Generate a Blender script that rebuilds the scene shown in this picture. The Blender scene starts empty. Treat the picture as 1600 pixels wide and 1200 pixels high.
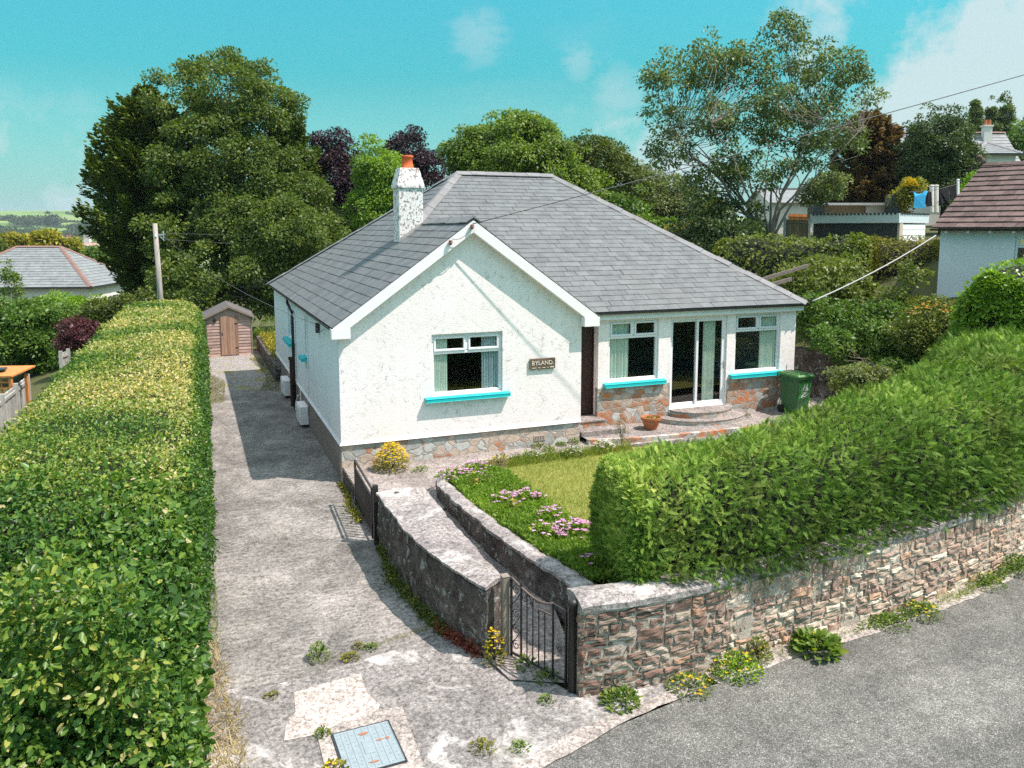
import bpy, math, numpy as np
from mathutils import Vector
R_ = math.radians
rng = np.random.default_rng(7)
S = bpy.context.scene
COL = S.collection

# ------------------------------------------------------------------ camera
CAM = np.array([0, 0, 5.2]); YAW, PIT, FPX, CYP = R_(21.93), R_(7.08), 1244.0, 511.0
cd = bpy.data.cameras.new('camera'); cam = bpy.data.objects.new('camera', cd); COL.objects.link(cam)
cam.location = CAM; cam.rotation_euler = (R_(90) - PIT, 0, -YAW)
cd.sensor_fit = 'HORIZONTAL'; cd.sensor_width = 36; cd.lens = 36 * FPX / 1600
cd.shift_y = -(600 - CYP) / 1600
cd.clip_start = .1; cd.clip_end = 12000
S.camera = cam
_F = np.array([math.sin(YAW) * math.cos(PIT), math.cos(YAW) * math.cos(PIT), -math.sin(PIT)])
_R = np.array([math.cos(YAW), -math.sin(YAW), 0]); _U = np.cross(_R, _F)
def at(u, v, D):                      # photo pixel at a given depth -> world point (metres)
    return CAM + (_F + _R * (u - 800) / FPX - _U * (v - CYP) / FPX) * D
# ------------------------------------------------------------------ world, sun, exposure
SUN = np.array([1.5, -1.1, 3.15]); SUN = SUN / np.linalg.norm(SUN)
SUN_EL = math.asin(SUN[2]); SUN_ROT = math.atan2(SUN[0], SUN[1])
W = bpy.data.worlds.new('World'); S.world = W; W.use_nodes = True
def N(nt, typ, ins=None, **props):
    n = nt.nodes.new(typ)
    for k, v in props.items(): setattr(n, k, v)
    for k, v in (ins or {}).items():
        s = n.inputs[k]
        if isinstance(v, bpy.types.NodeSocket): nt.links.new(v, s)
        else:
            if isinstance(v, (tuple, list)) and len(v) == 3 and s.type == 'RGBA': v = (*v, 1)
            s.default_value = v
    return n
def mix(nt, fac, a, b, blend='MIX'):
    n = nt.nodes.new('ShaderNodeMix'); n.data_type = 'RGBA'; n.blend_type = blend
    for i, v in ((0, fac), (6, a), (7, b)):
        s = n.inputs[i]
        if isinstance(v, bpy.types.NodeSocket): nt.links.new(v, s)
        else: s.default_value = (*v, 1) if isinstance(v, (tuple, list)) and len(v) == 3 else v
    return n.outputs[2]
def ramp(nt, fac, stops, interp='LINEAR'):
    n = nt.nodes.new('ShaderNodeValToRGB'); nt.links.new(fac, n.inputs[0]); cr = n.color_ramp; cr.interpolation = interp
    while len(cr.elements) < len(stops): cr.elements.new(.5)
    for e, (p, c) in zip(cr.elements, stops):
        e.position = p; e.color = (c, c, c, 1) if not isinstance(c, (tuple, list)) else (*c, 1)
    return n.outputs[0]
def mth(nt, op, a, b=0.0, c=0.0, clamp=False):
    n = nt.nodes.new('ShaderNodeMath'); n.operation = op; n.use_clamp = clamp
    for i, v in enumerate((a, b, c)):
        if isinstance(v, bpy.types.NodeSocket): nt.links.new(v, n.inputs[i])
        else: n.inputs[i].default_value = v
    return n.outputs[0]
def build_world():
    nt = W.node_tree; nt.nodes.clear()
    sky = N(nt, 'ShaderNodeTexSky', sky_type='NISHITA', sun_disc=False, sun_elevation=SUN_EL, sun_rotation=SUN_ROT, air_density=1.0, dust_density=1.6, ozone_density=1.0)
    tint = mix(nt, 1.0, sky.outputs[0], (.29, 1.40, 1.17), 'MULTIPLY')
    tc = N(nt, 'ShaderNodeTexCoord').outputs['Generated']
    zz = N(nt, 'ShaderNodeSeparateXYZ', {0: tc}).outputs[2]; tint = mix(nt, 1.0, tint, ramp(nt, zz, [(0, .68), (.165, .72), (.28, .92), (.4, 1.0)]), 'MULTIPLY'); tint = mix(nt, ramp(nt, zz, [(.34, 0), (.6, .85)]), tint, (7.6, 8.5, 10.0))  # last mix: bright pale veil added overhead, out of frame, as neutral fill light
    sx = N(nt, 'ShaderNodeSeparateXYZ', {0: tc})
    flat = N(nt, 'ShaderNodeCombineXYZ', {0: mth(nt, 'DIVIDE', sx.outputs[0], mth(nt, 'ADD', mth(nt, 'MAXIMUM', sx.outputs[2], 0), .12)),
                                        1: mth(nt, 'DIVIDE', sx.outputs[1], mth(nt, 'ADD', mth(nt, 'MAXIMUM', sx.outputs[2], 0), .12)), 2: sx.outputs[2]})
    cn = N(nt, 'ShaderNodeTexNoise', {'Vector': flat.outputs[0], 'Scale': .95, 'Detail': 9, 'Roughness': .58, 'Distortion': .3})
    cl = ramp(nt, cn.outputs[0], [(.56, 0), (.78, 1)])
    # puffy bank low on the right, placed by direction
    def blob(d, sharp):
        dv = N(nt, 'ShaderNodeVectorMath', {0: tc, 1: tuple(d)}, operation='DOT_PRODUCT').outputs['Value']
        return mth(nt, 'MULTIPLY', mth(nt, 'SUBTRACT', dv, 1 - sharp), 1 / sharp, clamp=True)
    def dr(u, v):
        d = at(u, v, 1) - CAM; return d / np.linalg.norm(d)
    n2 = N(nt, 'ShaderNodeTexNoise', {'Vector': tc, 'Scale': 11, 'Detail': 12, 'Roughness': .62})
    n3 = N(nt, 'ShaderNodeTexNoise', {'Vector': N(nt, 'ShaderNodeMapping', {'Vector': tc, 'Scale': (1, 1, 2.2)}).outputs[0], 'Scale': 30, 'Detail': 8, 'Roughness': .62})
    b = None
    for (u, v, sh, k) in ((1640, 165, .022, .95), (1470, 120, .006, .85), (900, 100, .0006, .3), (975, 228, .0016, .6), (1300, 40, .006, .38), (1500, 30, .006, .4), (60, 300, .008, .40), (910, 140, .0025, .25), (1060, 260, .004, .6)):
        q = mth(nt, 'MULTIPLY', blob(dr(u, v), sh), k)
        b = q if b is None else mth(nt, 'MAXIMUM', b, q)
    puff = ramp(nt, mth(nt, 'ADD', mth(nt, 'MULTIPLY', b, .42), mth(nt, 'MULTIPLY', n2.outputs[0], 1.35)), [(.78, 0), (1.06, 1)])
    puff = mth(nt, 'MULTIPLY', puff, mth(nt, 'MULTIPLY', b, 2.2, clamp=True))
    wb = mth(nt, 'MAXIMUM', blob(dr(748, 56), .0011), mth(nt, 'MAXIMUM', blob(dr(905, 98), .0004), blob(dr(965, 146), .0009)))
    wisp = ramp(nt, mth(nt, 'ADD', mth(nt, 'MULTIPLY', wb, .45), mth(nt, 'MULTIPLY', n3.outputs[0], 1.3)), [(.72, 0), (1.2, 1)])
    puff = mth(nt, 'MAXIMUM', puff, mth(nt, 'MULTIPLY', wisp, mth(nt, 'MULTIPLY', wb, .34, clamp=True)))
    up = ramp(nt, sx.outputs[2], [(.0, 1), (.18, 0)])
    horizon = mix(nt, mth(nt, 'MULTIPLY', up, .70), tint, (3.0, 4.45, 4.7))
    c1 = mix(nt, mth(nt, 'MULTIPLY', cl, .16), horizon, (3.5, 4.7, 4.9))
    c2 = mix(nt, mth(nt, 'MULTIPLY', puff, .85), c1, (4.4, 5.2, 5.35))
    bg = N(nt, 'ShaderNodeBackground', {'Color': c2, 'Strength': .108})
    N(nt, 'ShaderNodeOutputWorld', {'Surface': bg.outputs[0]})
build_world()
sl = bpy.data.lights.new('sun', 'SUN'); so = bpy.data.objects.new('sun', sl); COL.objects.link(so)
sl.energy = 5.0; sl.angle = R_(.53); sl.color = (1, .868, .828)
so.rotation_euler = Vector(SUN).to_track_quat('Z', 'Y').to_euler(); so.location = (20, -15, 40)
vs = S.view_settings; vs.view_transform = 'Standard'; vs.look = 'None'; vs.gamma = 1; vs.exposure = .52; vs.use_curve_mapping = False
S.cycles.use_denoising = False; S.cycles.sample_clamp_indirect = 2.5; S.cycles.max_bounces = 6; S.cycles.transparent_max_bounces = 12
S.cycles.diffuse_bounces = 3; S.cycles.glossy_bounces = 2; S.cycles.transmission_bounces = 3; S.cycles.volume_bounces = 0
S.cycles.caustics_reflective = False; S.cycles.caustics_refractive = False
S.cycles.use_adaptive_sampling = True; S.cycles.adaptive_threshold = .015

# ------------------------------------------------------------------ object helpers
ORG = {}
def tag(o, label=None, cat=None, group=None, kind=None):
    if label: o['label'] = label
    if cat: o['category'] = cat
    if group: o['group'] = group
    if kind: o['kind'] = kind
    return o
def thing(name, label, cat, loc, group=None):
    o = bpy.data.objects.new(name, None); COL.objects.link(o); o.location = loc; o.empty_display_size = .2
    ORG[o.name] = np.array(loc, float); return tag(o, label, cat, group)
def mk(name, V, Fc, mat, parent=None, smooth=False, rnd=None, label=None, cat=None, group=None, kind=None, two=False):
    V = np.asarray(V, float).reshape(-1, 3)
    if parent is None:
        lo, hi = V.min(0), V.max(0); org = np.array([(lo[0] + hi[0]) / 2, (lo[1] + hi[1]) / 2, lo[2]])
    else: org = ORG[parent.name]
    me = bpy.data.meshes.new(name)
    if isinstance(Fc, np.ndarray):
        m, k = Fc.shape
        me.vertices.add(len(V)); me.vertices.foreach_set('co', (V - org).astype('f').ravel())
        me.loops.add(m * k); me.loops.foreach_set('vertex_index', Fc.astype('i').ravel())
        me.polygons.add(m); me.polygons.foreach_set('loop_start', (np.arange(m) * k).astype('i'))
        me.polygons.foreach_set('loop_total', np.full(m, k, 'i')); me.update(calc_edges=True)
    else: me.from_pydata((V - org).tolist(), [], Fc)
    if rnd is not None:
        a = me.attributes.new('rnd', 'FLOAT', 'FACE'); a.data.foreach_set('value', np.asarray(rnd, 'f'))
    if smooth: me.polygons.foreach_set('use_smooth', np.ones(len(me.polygons), bool))
    me.materials.append(mat)
    o = bpy.data.objects.new(name, me); COL.objects.link(o)
    if parent is None: o.location = org
    else:
        o.parent = parent
    ORG[o.name] = org
    return tag(o, label, cat, group, kind)
class MB:                              # collects shapes that end up as one mesh
    def __init__(s): s.v = []; s.f = []; s.r = []
    def add(s, V, Fc, r=0.5):
        b = len(s.v); s.v += [tuple(map(float, p)) for p in V]; s.f += [tuple(b + i for i in q) for q in Fc]; s.r += [r] * len(Fc); return s
    def box(s, x0, y0, z0, x1, y1, z1, r=.5):
        return s.obox(((x0 + x1) / 2, (y0 + y1) / 2, (z0 + z1) / 2), (1, 0, 0), (0, 1, 0), (0, 0, 1), abs(x1 - x0) / 2, abs(y1 - y0) / 2, abs(z1 - z0) / 2, r)
    def obox(s, c, a, b, n, ha, hb, hn, r=.5):     # oriented box
        c, a, b, n = (np.array(t, float) for t in (c, a, b, n))
        V = [c + i * a * ha + j * b * hb + k * n * hn for k in (-1, 1) for j in (-1, 1) for i in (-1, 1)]
        return s.add(V, [(0, 2, 3, 1), (4, 5, 7, 6), (0, 1, 5, 4), (2, 6, 7, 3), (0, 4, 6, 2), (1, 3, 7, 5)], r)
    def bar(s, p, q, w, h=None, r=.5, up=(0, 0, 1)):  # bar between two points
        p, q = np.array(p, float), np.array(q, float); d = q - p; L = np.linalg.norm(d); d /= L; h = h or w
        up = np.array(up, float)
        if abs(d @ up) > .98: up = np.array([0, 1, 0.])
        a = np.cross(d, up); a /= np.linalg.norm(a); b = np.cross(a, d)
        return s.obox((p + q) / 2, d, a, b, L / 2, w / 2, h / 2, r)
    def tube(s, pts, rad, n=8, cap=True, r=.5):
        pts = np.array(pts, float); rad = np.full(len(pts), rad) if np.isscalar(rad) else np.array(rad)
        V = []; up = np.array([0, 0, 1.])
        for i, p in enumerate(pts):
            d = pts[min(i + 1, len(pts) - 1)] - pts[max(i - 1, 0)]; d /= (np.linalg.norm(d) + 1e-9)
            a = np.cross(d, up if abs(d[2]) < .95 else np.array([0, 1., 0])); a /= np.linalg.norm(a); b = np.cross(d, a)
            for k in range(n):
                t = 2 * math.pi * k / n; V.append(p + rad[i] * (a * math.cos(t) + b * math.sin(t)))
        Fc = [(i * n + k, i * n + (k + 1) % n, (i + 1) * n + (k + 1) % n, (i + 1) * n + k) for i in range(len(pts) - 1) for k in range(n)]
        if cap: Fc += [tuple(range(n))[::-1], tuple((len(pts) - 1) * n + k for k in range(n))]
        return s.add(V, Fc, r)
    def lathe(s, c, prof, n=20, r=.5):             # prof: (radius, z)
        V = [(c[0] + q * math.cos(2 * math.pi * k / n), c[1] + q * math.sin(2 * math.pi * k / n), c[2] + z) for q, z in prof for k in range(n)]
        Fc = [(i * n + k, i * n + (k + 1) % n, (i + 1) * n + (k + 1) % n, (i + 1) * n + k) for i in range(len(prof) - 1) for k in range(n)]
        return s.add(V, Fc, r)
    def prism(s, poly, d, r=.5):                   # 3D polygon extruded by vector d
        poly = [np.array(p, float) for p in poly]; n = len(poly); d = np.array(d, float)
        V = poly + [p + d for p in poly]
        return s.add(V, [tuple(range(n))[::-1], tuple(range(n, 2 * n))] + [(i, (i + 1) % n, n + (i + 1) % n, n + i) for i in range(n)], r)
    def go(s, name, mat, parent=None, smooth=False, **k):
        return mk(name, s.v, s.f, mat, parent, smooth, rnd=s.r, **k)
def bevel(o, w=.01, seg=2):
    m = o.modifiers.new('bevel', 'BEVEL'); m.width = w; m.segments = seg; m.limit_method = 'ANGLE'; return o

# smooth numpy noise: sum of random plane waves
_ns = {}
def sn(P, freq, seed=0):
    if seed not in _ns:
        r = np.random.default_rng(1000 + seed); d = r.normal(size=(9, 3)); d /= np.linalg.norm(d, axis=1)[:, None]
        _ns[seed] = (d * r.uniform(.6, 1.7, (9, 1)), r.uniform(0, 6.28, 9))
    d, ph = _ns[seed]
    return np.sin((P @ d.T) * freq + ph).sum(-1) / 4.0

# ------------------------------------------------------------------ materials
def newmat(name):
    m = bpy.data.materials.new(name); m.use_nodes = True; nt = m.node_tree; nt.nodes.clear()
    return m, nt
def finish(nt, color, rough=.8, bump=None, bstr=.3, bdist=.02, metallic=0.0, spec=.3, emit=None):
    ins = {'Base Color': color, 'Roughness': rough, 'Metallic': metallic, 'Specular IOR Level': spec}
    p = N(nt, 'ShaderNodeBsdfPrincipled', ins)
    if bump is not None:
        b = N(nt, 'ShaderNodeBump', {'Strength': bstr, 'Distance': bdist, 'Height': bump}); nt.links.new(b.outputs[0], p.inputs['Normal'])
    N(nt, 'ShaderNodeOutputMaterial', {'Surface': p.outputs[0]})
    return p
def coords(nt, kind='Object', scale=(1, 1, 1)):
    t = N(nt, 'ShaderNodeTexCoord').outputs[kind]
    if scale != (1, 1, 1): t = N(nt, 'ShaderNodeMapping', {'Vector': t, 'Scale': scale}).outputs[0]
    return t
def noise(nt, v, sc, det=4, ro=.55, dist=0.0): return N(nt, 'ShaderNodeTexNoise', {'Vector': v, 'Scale': sc, 'Detail': det, 'Roughness': ro, 'Distortion': dist}).outputs[0]
def attr(nt, n='rnd'): return N(nt, 'ShaderNodeAttribute', attribute_name=n).outputs['Fac']
def plain(name, c, rough=.6, var=.12, sc=6, metallic=0.0, spec=.3, bstr=.15, scale=(1, 1, 1)):
    m, nt = newmat(name); v = coords(nt, scale=scale)
    n = noise(nt, v, sc, 6, .6); n2 = noise(nt, v, sc * 9, 3)
    f = ramp(nt, mth(nt, 'ADD', mth(nt, 'MULTIPLY', n, .7), mth(nt, 'MULTIPLY', n2, .3)), [(.3, 1 - var), (.7, 1 + var * .6)])
    finish(nt, mix(nt, 1.0, c, f, 'MULTIPLY'), rough, n2, bstr, .01, metallic, spec); return m
def wood(name, c, rough=.75, scale=(2, 2, 22)):
    m, nt = newmat(name); v = coords(nt, scale=scale)
    n = noise(nt, v, 3, 6, .65); a = attr(nt)
    f = ramp(nt, n, [(.25, .55), (.55, 1.0), (.8, 1.35)])
    col = mix(nt, 1.0, mix(nt, 1.0, c, f, 'MULTIPLY'), ramp(nt, a, [(0, .75), (1, 1.2)]), 'MULTIPLY')
    finish(nt, col, rough, n, .35, .01); return m
def foliage(name, stops, tl=.35, gloss=.12, rough=.4, patch=0.0, patchcol=(.1, .1, .03), psc=.6, tmul=1.0):
    m, nt = newmat(name); a = attr(nt)
    col = ramp(nt, a, stops)
    if patch > 0:
        pn = ramp(nt, noise(nt, coords(nt), psc, 3), [(.5, 0), (.68, 1)])
        col = mix(nt, mth(nt, 'MULTIPLY', pn, patch), col, patchcol)
    d = N(nt, 'ShaderNodeBsdfDiffuse', {'Color': col})
    t = N(nt, 'ShaderNodeBsdfTranslucent', {'Color': mix(nt, 1.0, col, (1.15 * tmul, 1.35 * tmul, .45 * tmul), 'MULTIPLY')})
    g = N(nt, 'ShaderNodeBsdfGlossy', {'Color': (.9, .95, .95, 1), 'Roughness': rough})
    s1 = N(nt, 'ShaderNodeMixShader', {0: tl, 1: d.outputs[0], 2: t.outputs[0]})
    fr = mth(nt, 'ADD', mth(nt, 'POWER', N(nt, 'ShaderNodeLayerWeight', {'Blend': .5}).outputs['Facing'], 4.0), .06)
    s2 = N(nt, 'ShaderNodeMixShader', {0: mth(nt, 'MULTIPLY', fr, gloss * 2.2, clamp=True), 1: s1.outputs[0], 2: g.outputs[0]})
    N(nt, 'ShaderNodeOutputMaterial', {'Surface': s2.outputs[0]}); return m
def stops_green(base, k=1.0, warm=0.0):
    r, g, b = base; r, g, b = r * 1.85, g * 1.65, b * 1.3
    return [(0, (r * .55, g * .6, b * .6)), (.35, (r * .85, g * .9, b * .9)), (.7, (r * 1.2, g * 1.15, b)), (.93, (r * 1.7, g * 1.45, b * 1.1)), (1, (r * (2.4 + warm), g * 1.7, b * 1.2))]
M = {}
def mats():
    # rough-cast white render
    m, nt = newmat('white_render'); v = coords(nt)
    n1 = noise(nt, v, 7, 9, .66, .5); n2 = noise(nt, v, 30, 6, .65, .3); dirt = noise(nt, v, 1.3, 5, .6)
    h = mth(nt, 'ADD', mth(nt, 'MULTIPLY', n1, .6), mth(nt, 'MULTIPLY', n2, .55))
    fleck = ramp(nt, mth(nt, 'ADD', h, mth(nt, 'MULTIPLY', dirt, -.30)), [(.30, .60), (.345, .93), (.42, 1)])
    st = ramp(nt, noise(nt, v, .8, 5, .65), [(.4, (.93, .87, .835)), (.66, (.88, .815, .775))])
    st = mix(nt, 1.0, st, ramp(nt, noise(nt, coords(nt, scale=(7, 7, .55)), 1.0, 6, .65), [(.36, .97), (.55, 1)]), 'MULTIPLY'); st = mix(nt, mth(nt, 'MULTIPLY', ramp(nt, noise(nt, v, 2.4, 8, .75), [(.60, 0), (.74, 1)]), .22), st, (.50, .46, .42))
    finish(nt, mix(nt, 1.0, st, fleck, 'MULTIPLY'), .9, h, .42, .03, spec=.15); M['render'] = m
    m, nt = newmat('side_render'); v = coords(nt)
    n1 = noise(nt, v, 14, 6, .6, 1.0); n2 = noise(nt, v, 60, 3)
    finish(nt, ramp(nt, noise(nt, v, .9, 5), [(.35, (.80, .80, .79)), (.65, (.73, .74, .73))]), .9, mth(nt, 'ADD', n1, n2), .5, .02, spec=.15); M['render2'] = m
    # crazy-paved stone plinth
    def crazy(name, pale, orange, sc, scale):
        m, nt = newmat(name); v = coords(nt, scale=scale)
        vd = N(nt, 'ShaderNodeVectorMath', {0: v, 1: N(nt, 'ShaderNodeVectorMath', {0: N(nt, 'ShaderNodeTexNoise', {'Vector': v, 'Scale': 2.4, 'Detail': 3}).outputs[1], 1: (.32, .32, .32)}, operation='MULTIPLY').outputs[0]}, operation='ADD').outputs[0]
        vo = N(nt, 'ShaderNodeTexVoronoi', {'Vector': vd, 'Scale': sc, 'Randomness': 1.0}, feature='F1')
        ve = N(nt, 'ShaderNodeTexVoronoi', {'Vector': vd, 'Scale': sc, 'Randomness': 1.0}, feature='DISTANCE_TO_EDGE')
        cs = N(nt, 'ShaderNodeSeparateColor', {0: vo.outputs['Color']})
        base = ramp(nt, cs.outputs[0], [(0, (.36, .37, .34)), (.3, (.50, .51, .47)), (.55, (.60, .58, .53)), (.56, (.52, .42, .33)), (1, (.53, .52, .48))], 'CONSTANT')
        org = ramp(nt, cs.outputs[2], [(0, (.50, .17, .05)), (.5, (.40, .16, .07)), (.8, (.34, .20, .12))], 'CONSTANT')
        isr = mth(nt, 'LESS_THAN', cs.outputs[1], orange)
        n = noise(nt, v, 7, 6, .65)
        c = mix(nt, isr, base, mix(nt, ramp(nt, noise(nt, v, 5, 3), [(.35, 0), (.65, .6)]), org, (.42, .36, .29)))
        c = mix(nt, 1.0, c, ramp(nt, n, [(.3, .72), (.7, 1.22)]), 'MULTIPLY')
        edge = ramp(nt, ve.outputs['Distance'], [(.035, 0), (.07, 1)])
        c = mix(nt, edge, (.36, .33, .29), c)
        finish(nt, c, .75, mth(nt, 'ADD', edge, mth(nt, 'MULTIPLY', n, .5)), .6, .02); M[name] = m
    crazy('crazy_pale', 1, .22, 4.2, (1, .35, 1.35)); crazy('crazy_rust', 1, .48, 4.4, (1, .35, 1.2))
    # slates
    def slate(name, c, k=1.0):
        m, nt = newmat(name); v = coords(nt); a = attr(nt)
        n = noise(nt, v, 3.0, 8, .65); n2 = noise(nt, coords(nt, scale=(1, 1, 1)), 45, 4, .7)
        col = mix(nt, 1.0, c, ramp(nt, a, [(0, .90), (.3, .97), (.8, 1.02), (.95, 1.09), (1, 1.18)]), 'MULTIPLY')
        col = mix(nt, 1.0, col, ramp(nt, n, [(.3, .72), (.5, 1), (.75, 1.25)]), 'MULTIPLY')
        col = mix(nt, ramp(nt, n2, [(.66, 0), (.76, .5)]), col, (.36, .36, .33))
        col = mix(nt, ramp(nt, noise(nt, v, .55, 5, .7), [(.52, 0), (.7, .35)]), col, (.17, .16, .15))
        finish(nt, col, .62, n2, .2, .006, spec=.35); M[name] = m
    slate('slate', (.138, .149, .146)); slate('slate_far', (.21, .228, .222)); slate('ridge_grey', (.20, .20, .195))
    m, nt = newmat('brown_tile'); v = coords(nt); a = attr(nt); n = noise(nt, v, 5, 7, .7)
    col = mix(nt, 1.0, (.115, .078, .068), ramp(nt, a, [(0, .7), (1, 1.35)]), 'MULTIPLY'); col = mix(nt, 1.0, col, ramp(nt, n, [(.3, .65), (.7, 1.4)]), 'MULTIPLY')
    finish(nt, mix(nt, ramp(nt, noise(nt, v, 30, 3), [(.63, 0), (.7, .6)]), col, (.3, .27, .22)), .85, n, .3, .01); M['brown_tile'] = m
    # chimney paint with flaking
    m, nt = newmat('flaking_paint'); v = coords(nt)
    fl = ramp(nt, noise(nt, coords(nt, scale=(1, 1, .75)), 15, 7, .68), [(.525, 0), (.55, 1)])
    fl = mth(nt, 'MULTIPLY', fl, ramp(nt, noise(nt, v, 1.7, 2), [(.30, 0), (.40, 1)]))
    c = mix(nt, fl, (.80, .78, .74), mix(nt, noise(nt, v, 20), (.22, .16, .14), (.42, .34, .30)))
    finish(nt, c, .85, mth(nt, 'SUBTRACT', noise(nt, v, 25), fl), .4, .01); M['flake'] = m
    # concrete drive
    def concrete(name, light, dark, white=.0, ripple=.5, moss=.3, cr=.4):
        m, nt = newmat(name); v = coords(nt)
        big = noise(nt, v, .55, 6, .65, .4); med = noise(nt, v, 3.2, 7, .68, .6); fin = noise(nt, v, 42, 5, .7); grit = noise(nt, v, 130, 2)
        rip = N(nt, 'ShaderNodeTexWave', {'Vector': coords(nt, scale=(.25, 1, 1)), 'Scale': 2.2, 'Distortion': 16, 'Detail': 5, 'Detail Scale': 1.6}, bands_direction='Y').outputs['Fac']
        col = mix(nt, ramp(nt, big, [(.32, 1), (.62, 0)]), light, dark)
        col = mix(nt, 1.0, col, ramp(nt, med, [(.25, .60), (.5, 1), (.72, 1.28)]), 'MULTIPLY')
        col = mix(nt, 1.0, col, ramp(nt, fin, [(.32, .50), (.5, 1), (.68, 1.35)]), 'MULTIPLY'); spk = noise(nt, v, 17, 8, .75, .5); col = mix(nt, 1.0, col, ramp(nt, spk, [(.38, .44), (.5, 1), (.60, 1.42)]), 'MULTIPLY')
        col = mix(nt, mth(nt, 'MULTIPLY', ramp(nt, rip, [(.35, 0), (.9, 1)]), mth(nt, 'MULTIPLY', ramp(nt, noise(nt, v, 1.1, 4), [(.42, 0), (.6, 1)]), .12 * ripple)), col, (.58, .55, .50))
        col = mix(nt, ramp(nt, noise(nt, v, 2.1, 8, .72), [(.60, 0), (.68, .5)]), col, (.10, .10, .095))
        if white: col = mix(nt, ramp(nt, noise(nt, v, 1.7, 9, .7, .8), [(.55, 0), (.64, white)]), col, (.68, .66, .61))
        vdw = N(nt, 'ShaderNodeVectorMath', {0: v, 1: N(nt, 'ShaderNodeVectorMath', {0: N(nt, 'ShaderNodeTexNoise', {'Vector': v, 'Scale': 1.6, 'Detail': 6}).outputs[1], 1: (.9, .9, 0)}, operation='MULTIPLY').outputs[0]}, operation='ADD').outputs[0]
        ck = N(nt, 'ShaderNodeTexVoronoi', {'Vector': vdw, 'Scale': .42}, feature='DISTANCE_TO_EDGE').outputs['Distance']
        col = mix(nt, ramp(nt, ck, [(.002, cr), (.007, 0)]), col, (.10, .09, .07))
        col = mix(nt, mth(nt, 'MULTIPLY', ramp(nt, noise(nt, v, .9, 6, .7), [(.6, 0), (.72, 1)]), moss), col, (.13, .13, .04))
        h = mth(nt, 'ADD', mth(nt, 'ADD', mth(nt, 'MULTIPLY', fin, .5), mth(nt, 'MULTIPLY', rip, .22 * ripple)), mth(nt, 'ADD', mth(nt, 'MULTIPLY', med, 1.2), mth(nt, 'MULTIPLY', grit, .25)))
        finish(nt, col, .9, h, .75, .022, spec=.2); M[name] = m
    concrete('drive', (.275, .26, .232), (.115, .109, .097), .16, 1.2)
    concrete('forecourt', (.29, .272, .25), (.165, .155, .143), .6, .25)
    concrete('pathc', (.32, .28, .25), (.21, .185, .168), .2, .0, .4, .15)
    concrete('coping', (.33, .30, .275), (.19, .175, .165), .5, .0, .25, .2)
    concrete('patch', (.52, .455, .40), (.44, .39, .34), .0, .0, .0, .0)
    concrete('kerb', (.44, .39, .34), (.29, .26, .23), .4, .0, .4, .3)
    # rough lichened wall
    m, nt = newmat('lichen_wall'); v = coords(nt)
    n = noise(nt, v, 3.0, 9, .7, .6); f = noise(nt, v, 26, 5, .7)
    c = ramp(nt, n, [(.28, (.035, .03, .027)), (.45, (.10, .085, .075)), (.6, (.18, .155, .135)), (.75, (.30, .27, .24))])
    c = mix(nt, 1.0, c, ramp(nt, f, [(.3, .6), (.7, 1.4)]), 'MULTIPLY')
    li = ramp(nt, noise(nt, v, 6.5, 6, .66, .6), [(.575, 0), (.60, 1)])
    c = mix(nt, mth(nt, 'MULTIPLY', li, .75), c, (.42, .46, .42))
    finish(nt, c, .95, mth(nt, 'ADD', n, mth(nt, 'MULTIPLY', f, .6)), 1.0, .07, spec=.1); M['lichen'] = m
    # rubble stones
    m, nt = newmat('rubble'); v = coords(nt); a = attr(nt)
    c = ramp(nt, a, [(0, (.27, .185, .145)), (.14, (.20, .145, .115)), (.28, (.33, .25, .19)), (.42, (.33, .26, .20)), (.56, (.42, .36, .285)), (.66, (.29, .215, .17)), (.78, (.37, .24, .165)), (.84, (.48, .42, .34)), (.94, (.31, .22, .17))], 'CONSTANT')
    n = noise(nt, v, 9, 8, .7, .3); f = noise(nt, v, 60, 4, .7)
    c = mix(nt, 1.0, c, ramp(nt, n, [(.28, .55), (.5, 1.0), (.72, 1.5)]), 'MULTIPLY')
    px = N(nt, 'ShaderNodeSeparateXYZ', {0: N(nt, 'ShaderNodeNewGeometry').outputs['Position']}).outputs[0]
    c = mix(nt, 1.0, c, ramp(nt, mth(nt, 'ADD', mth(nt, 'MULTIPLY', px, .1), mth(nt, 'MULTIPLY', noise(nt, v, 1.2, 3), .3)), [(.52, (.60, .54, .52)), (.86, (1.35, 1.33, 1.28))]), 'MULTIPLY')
    c = mix(nt, ramp(nt, noise(nt, v, 6, 5, .6, .5), [(.62, 0), (.66, .6)]), c, (.54, .49, .42))
    c = mix(nt, ramp(nt, f, [(.62, 0), (.7, .4)]), c, (.5, .46, .40))
    finish(nt, c, .9, mth(nt, 'ADD', n, mth(nt, 'MULTIPLY', f, .5)), .8, .02, spec=.2); M['rubble'] = m
    m, nt = newmat('mortar'); v = coords(nt); f = noise(nt, v, 45, 6, .7); n = noise(nt, v, 4, 6)
    finish(nt, mix(nt, 1.0, ramp(nt, n, [(.3, (.40, .34, .28)), (.6, (.54, .475, .395))]), ramp(nt, f, [(.3, .7), (.7, 1.2)]), 'MULTIPLY'), .95, f, .7, .02, spec=.1); M['mortar'] = m
    # asphalt
    m, nt = newmat('asphalt'); v = coords(nt)
    vo = N(nt, 'ShaderNodeTexVoronoi', {'Vector': v, 'Scale': 95}, feature='F1'); cs = N(nt, 'ShaderNodeSeparateColor', {0: vo.outputs['Color']})
    chip = ramp(nt, cs.outputs[0], [(0, (.075, .075, .065)), (.35, (.142, .142, .126)), (.7, (.198, .198, .176)), (.93, (.285, .283, .255)), (1, (.47, .465, .42))])
    n = noise(nt, v, .7, 7, .68); w = noise(nt, v, 6, 6, .7)
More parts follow.
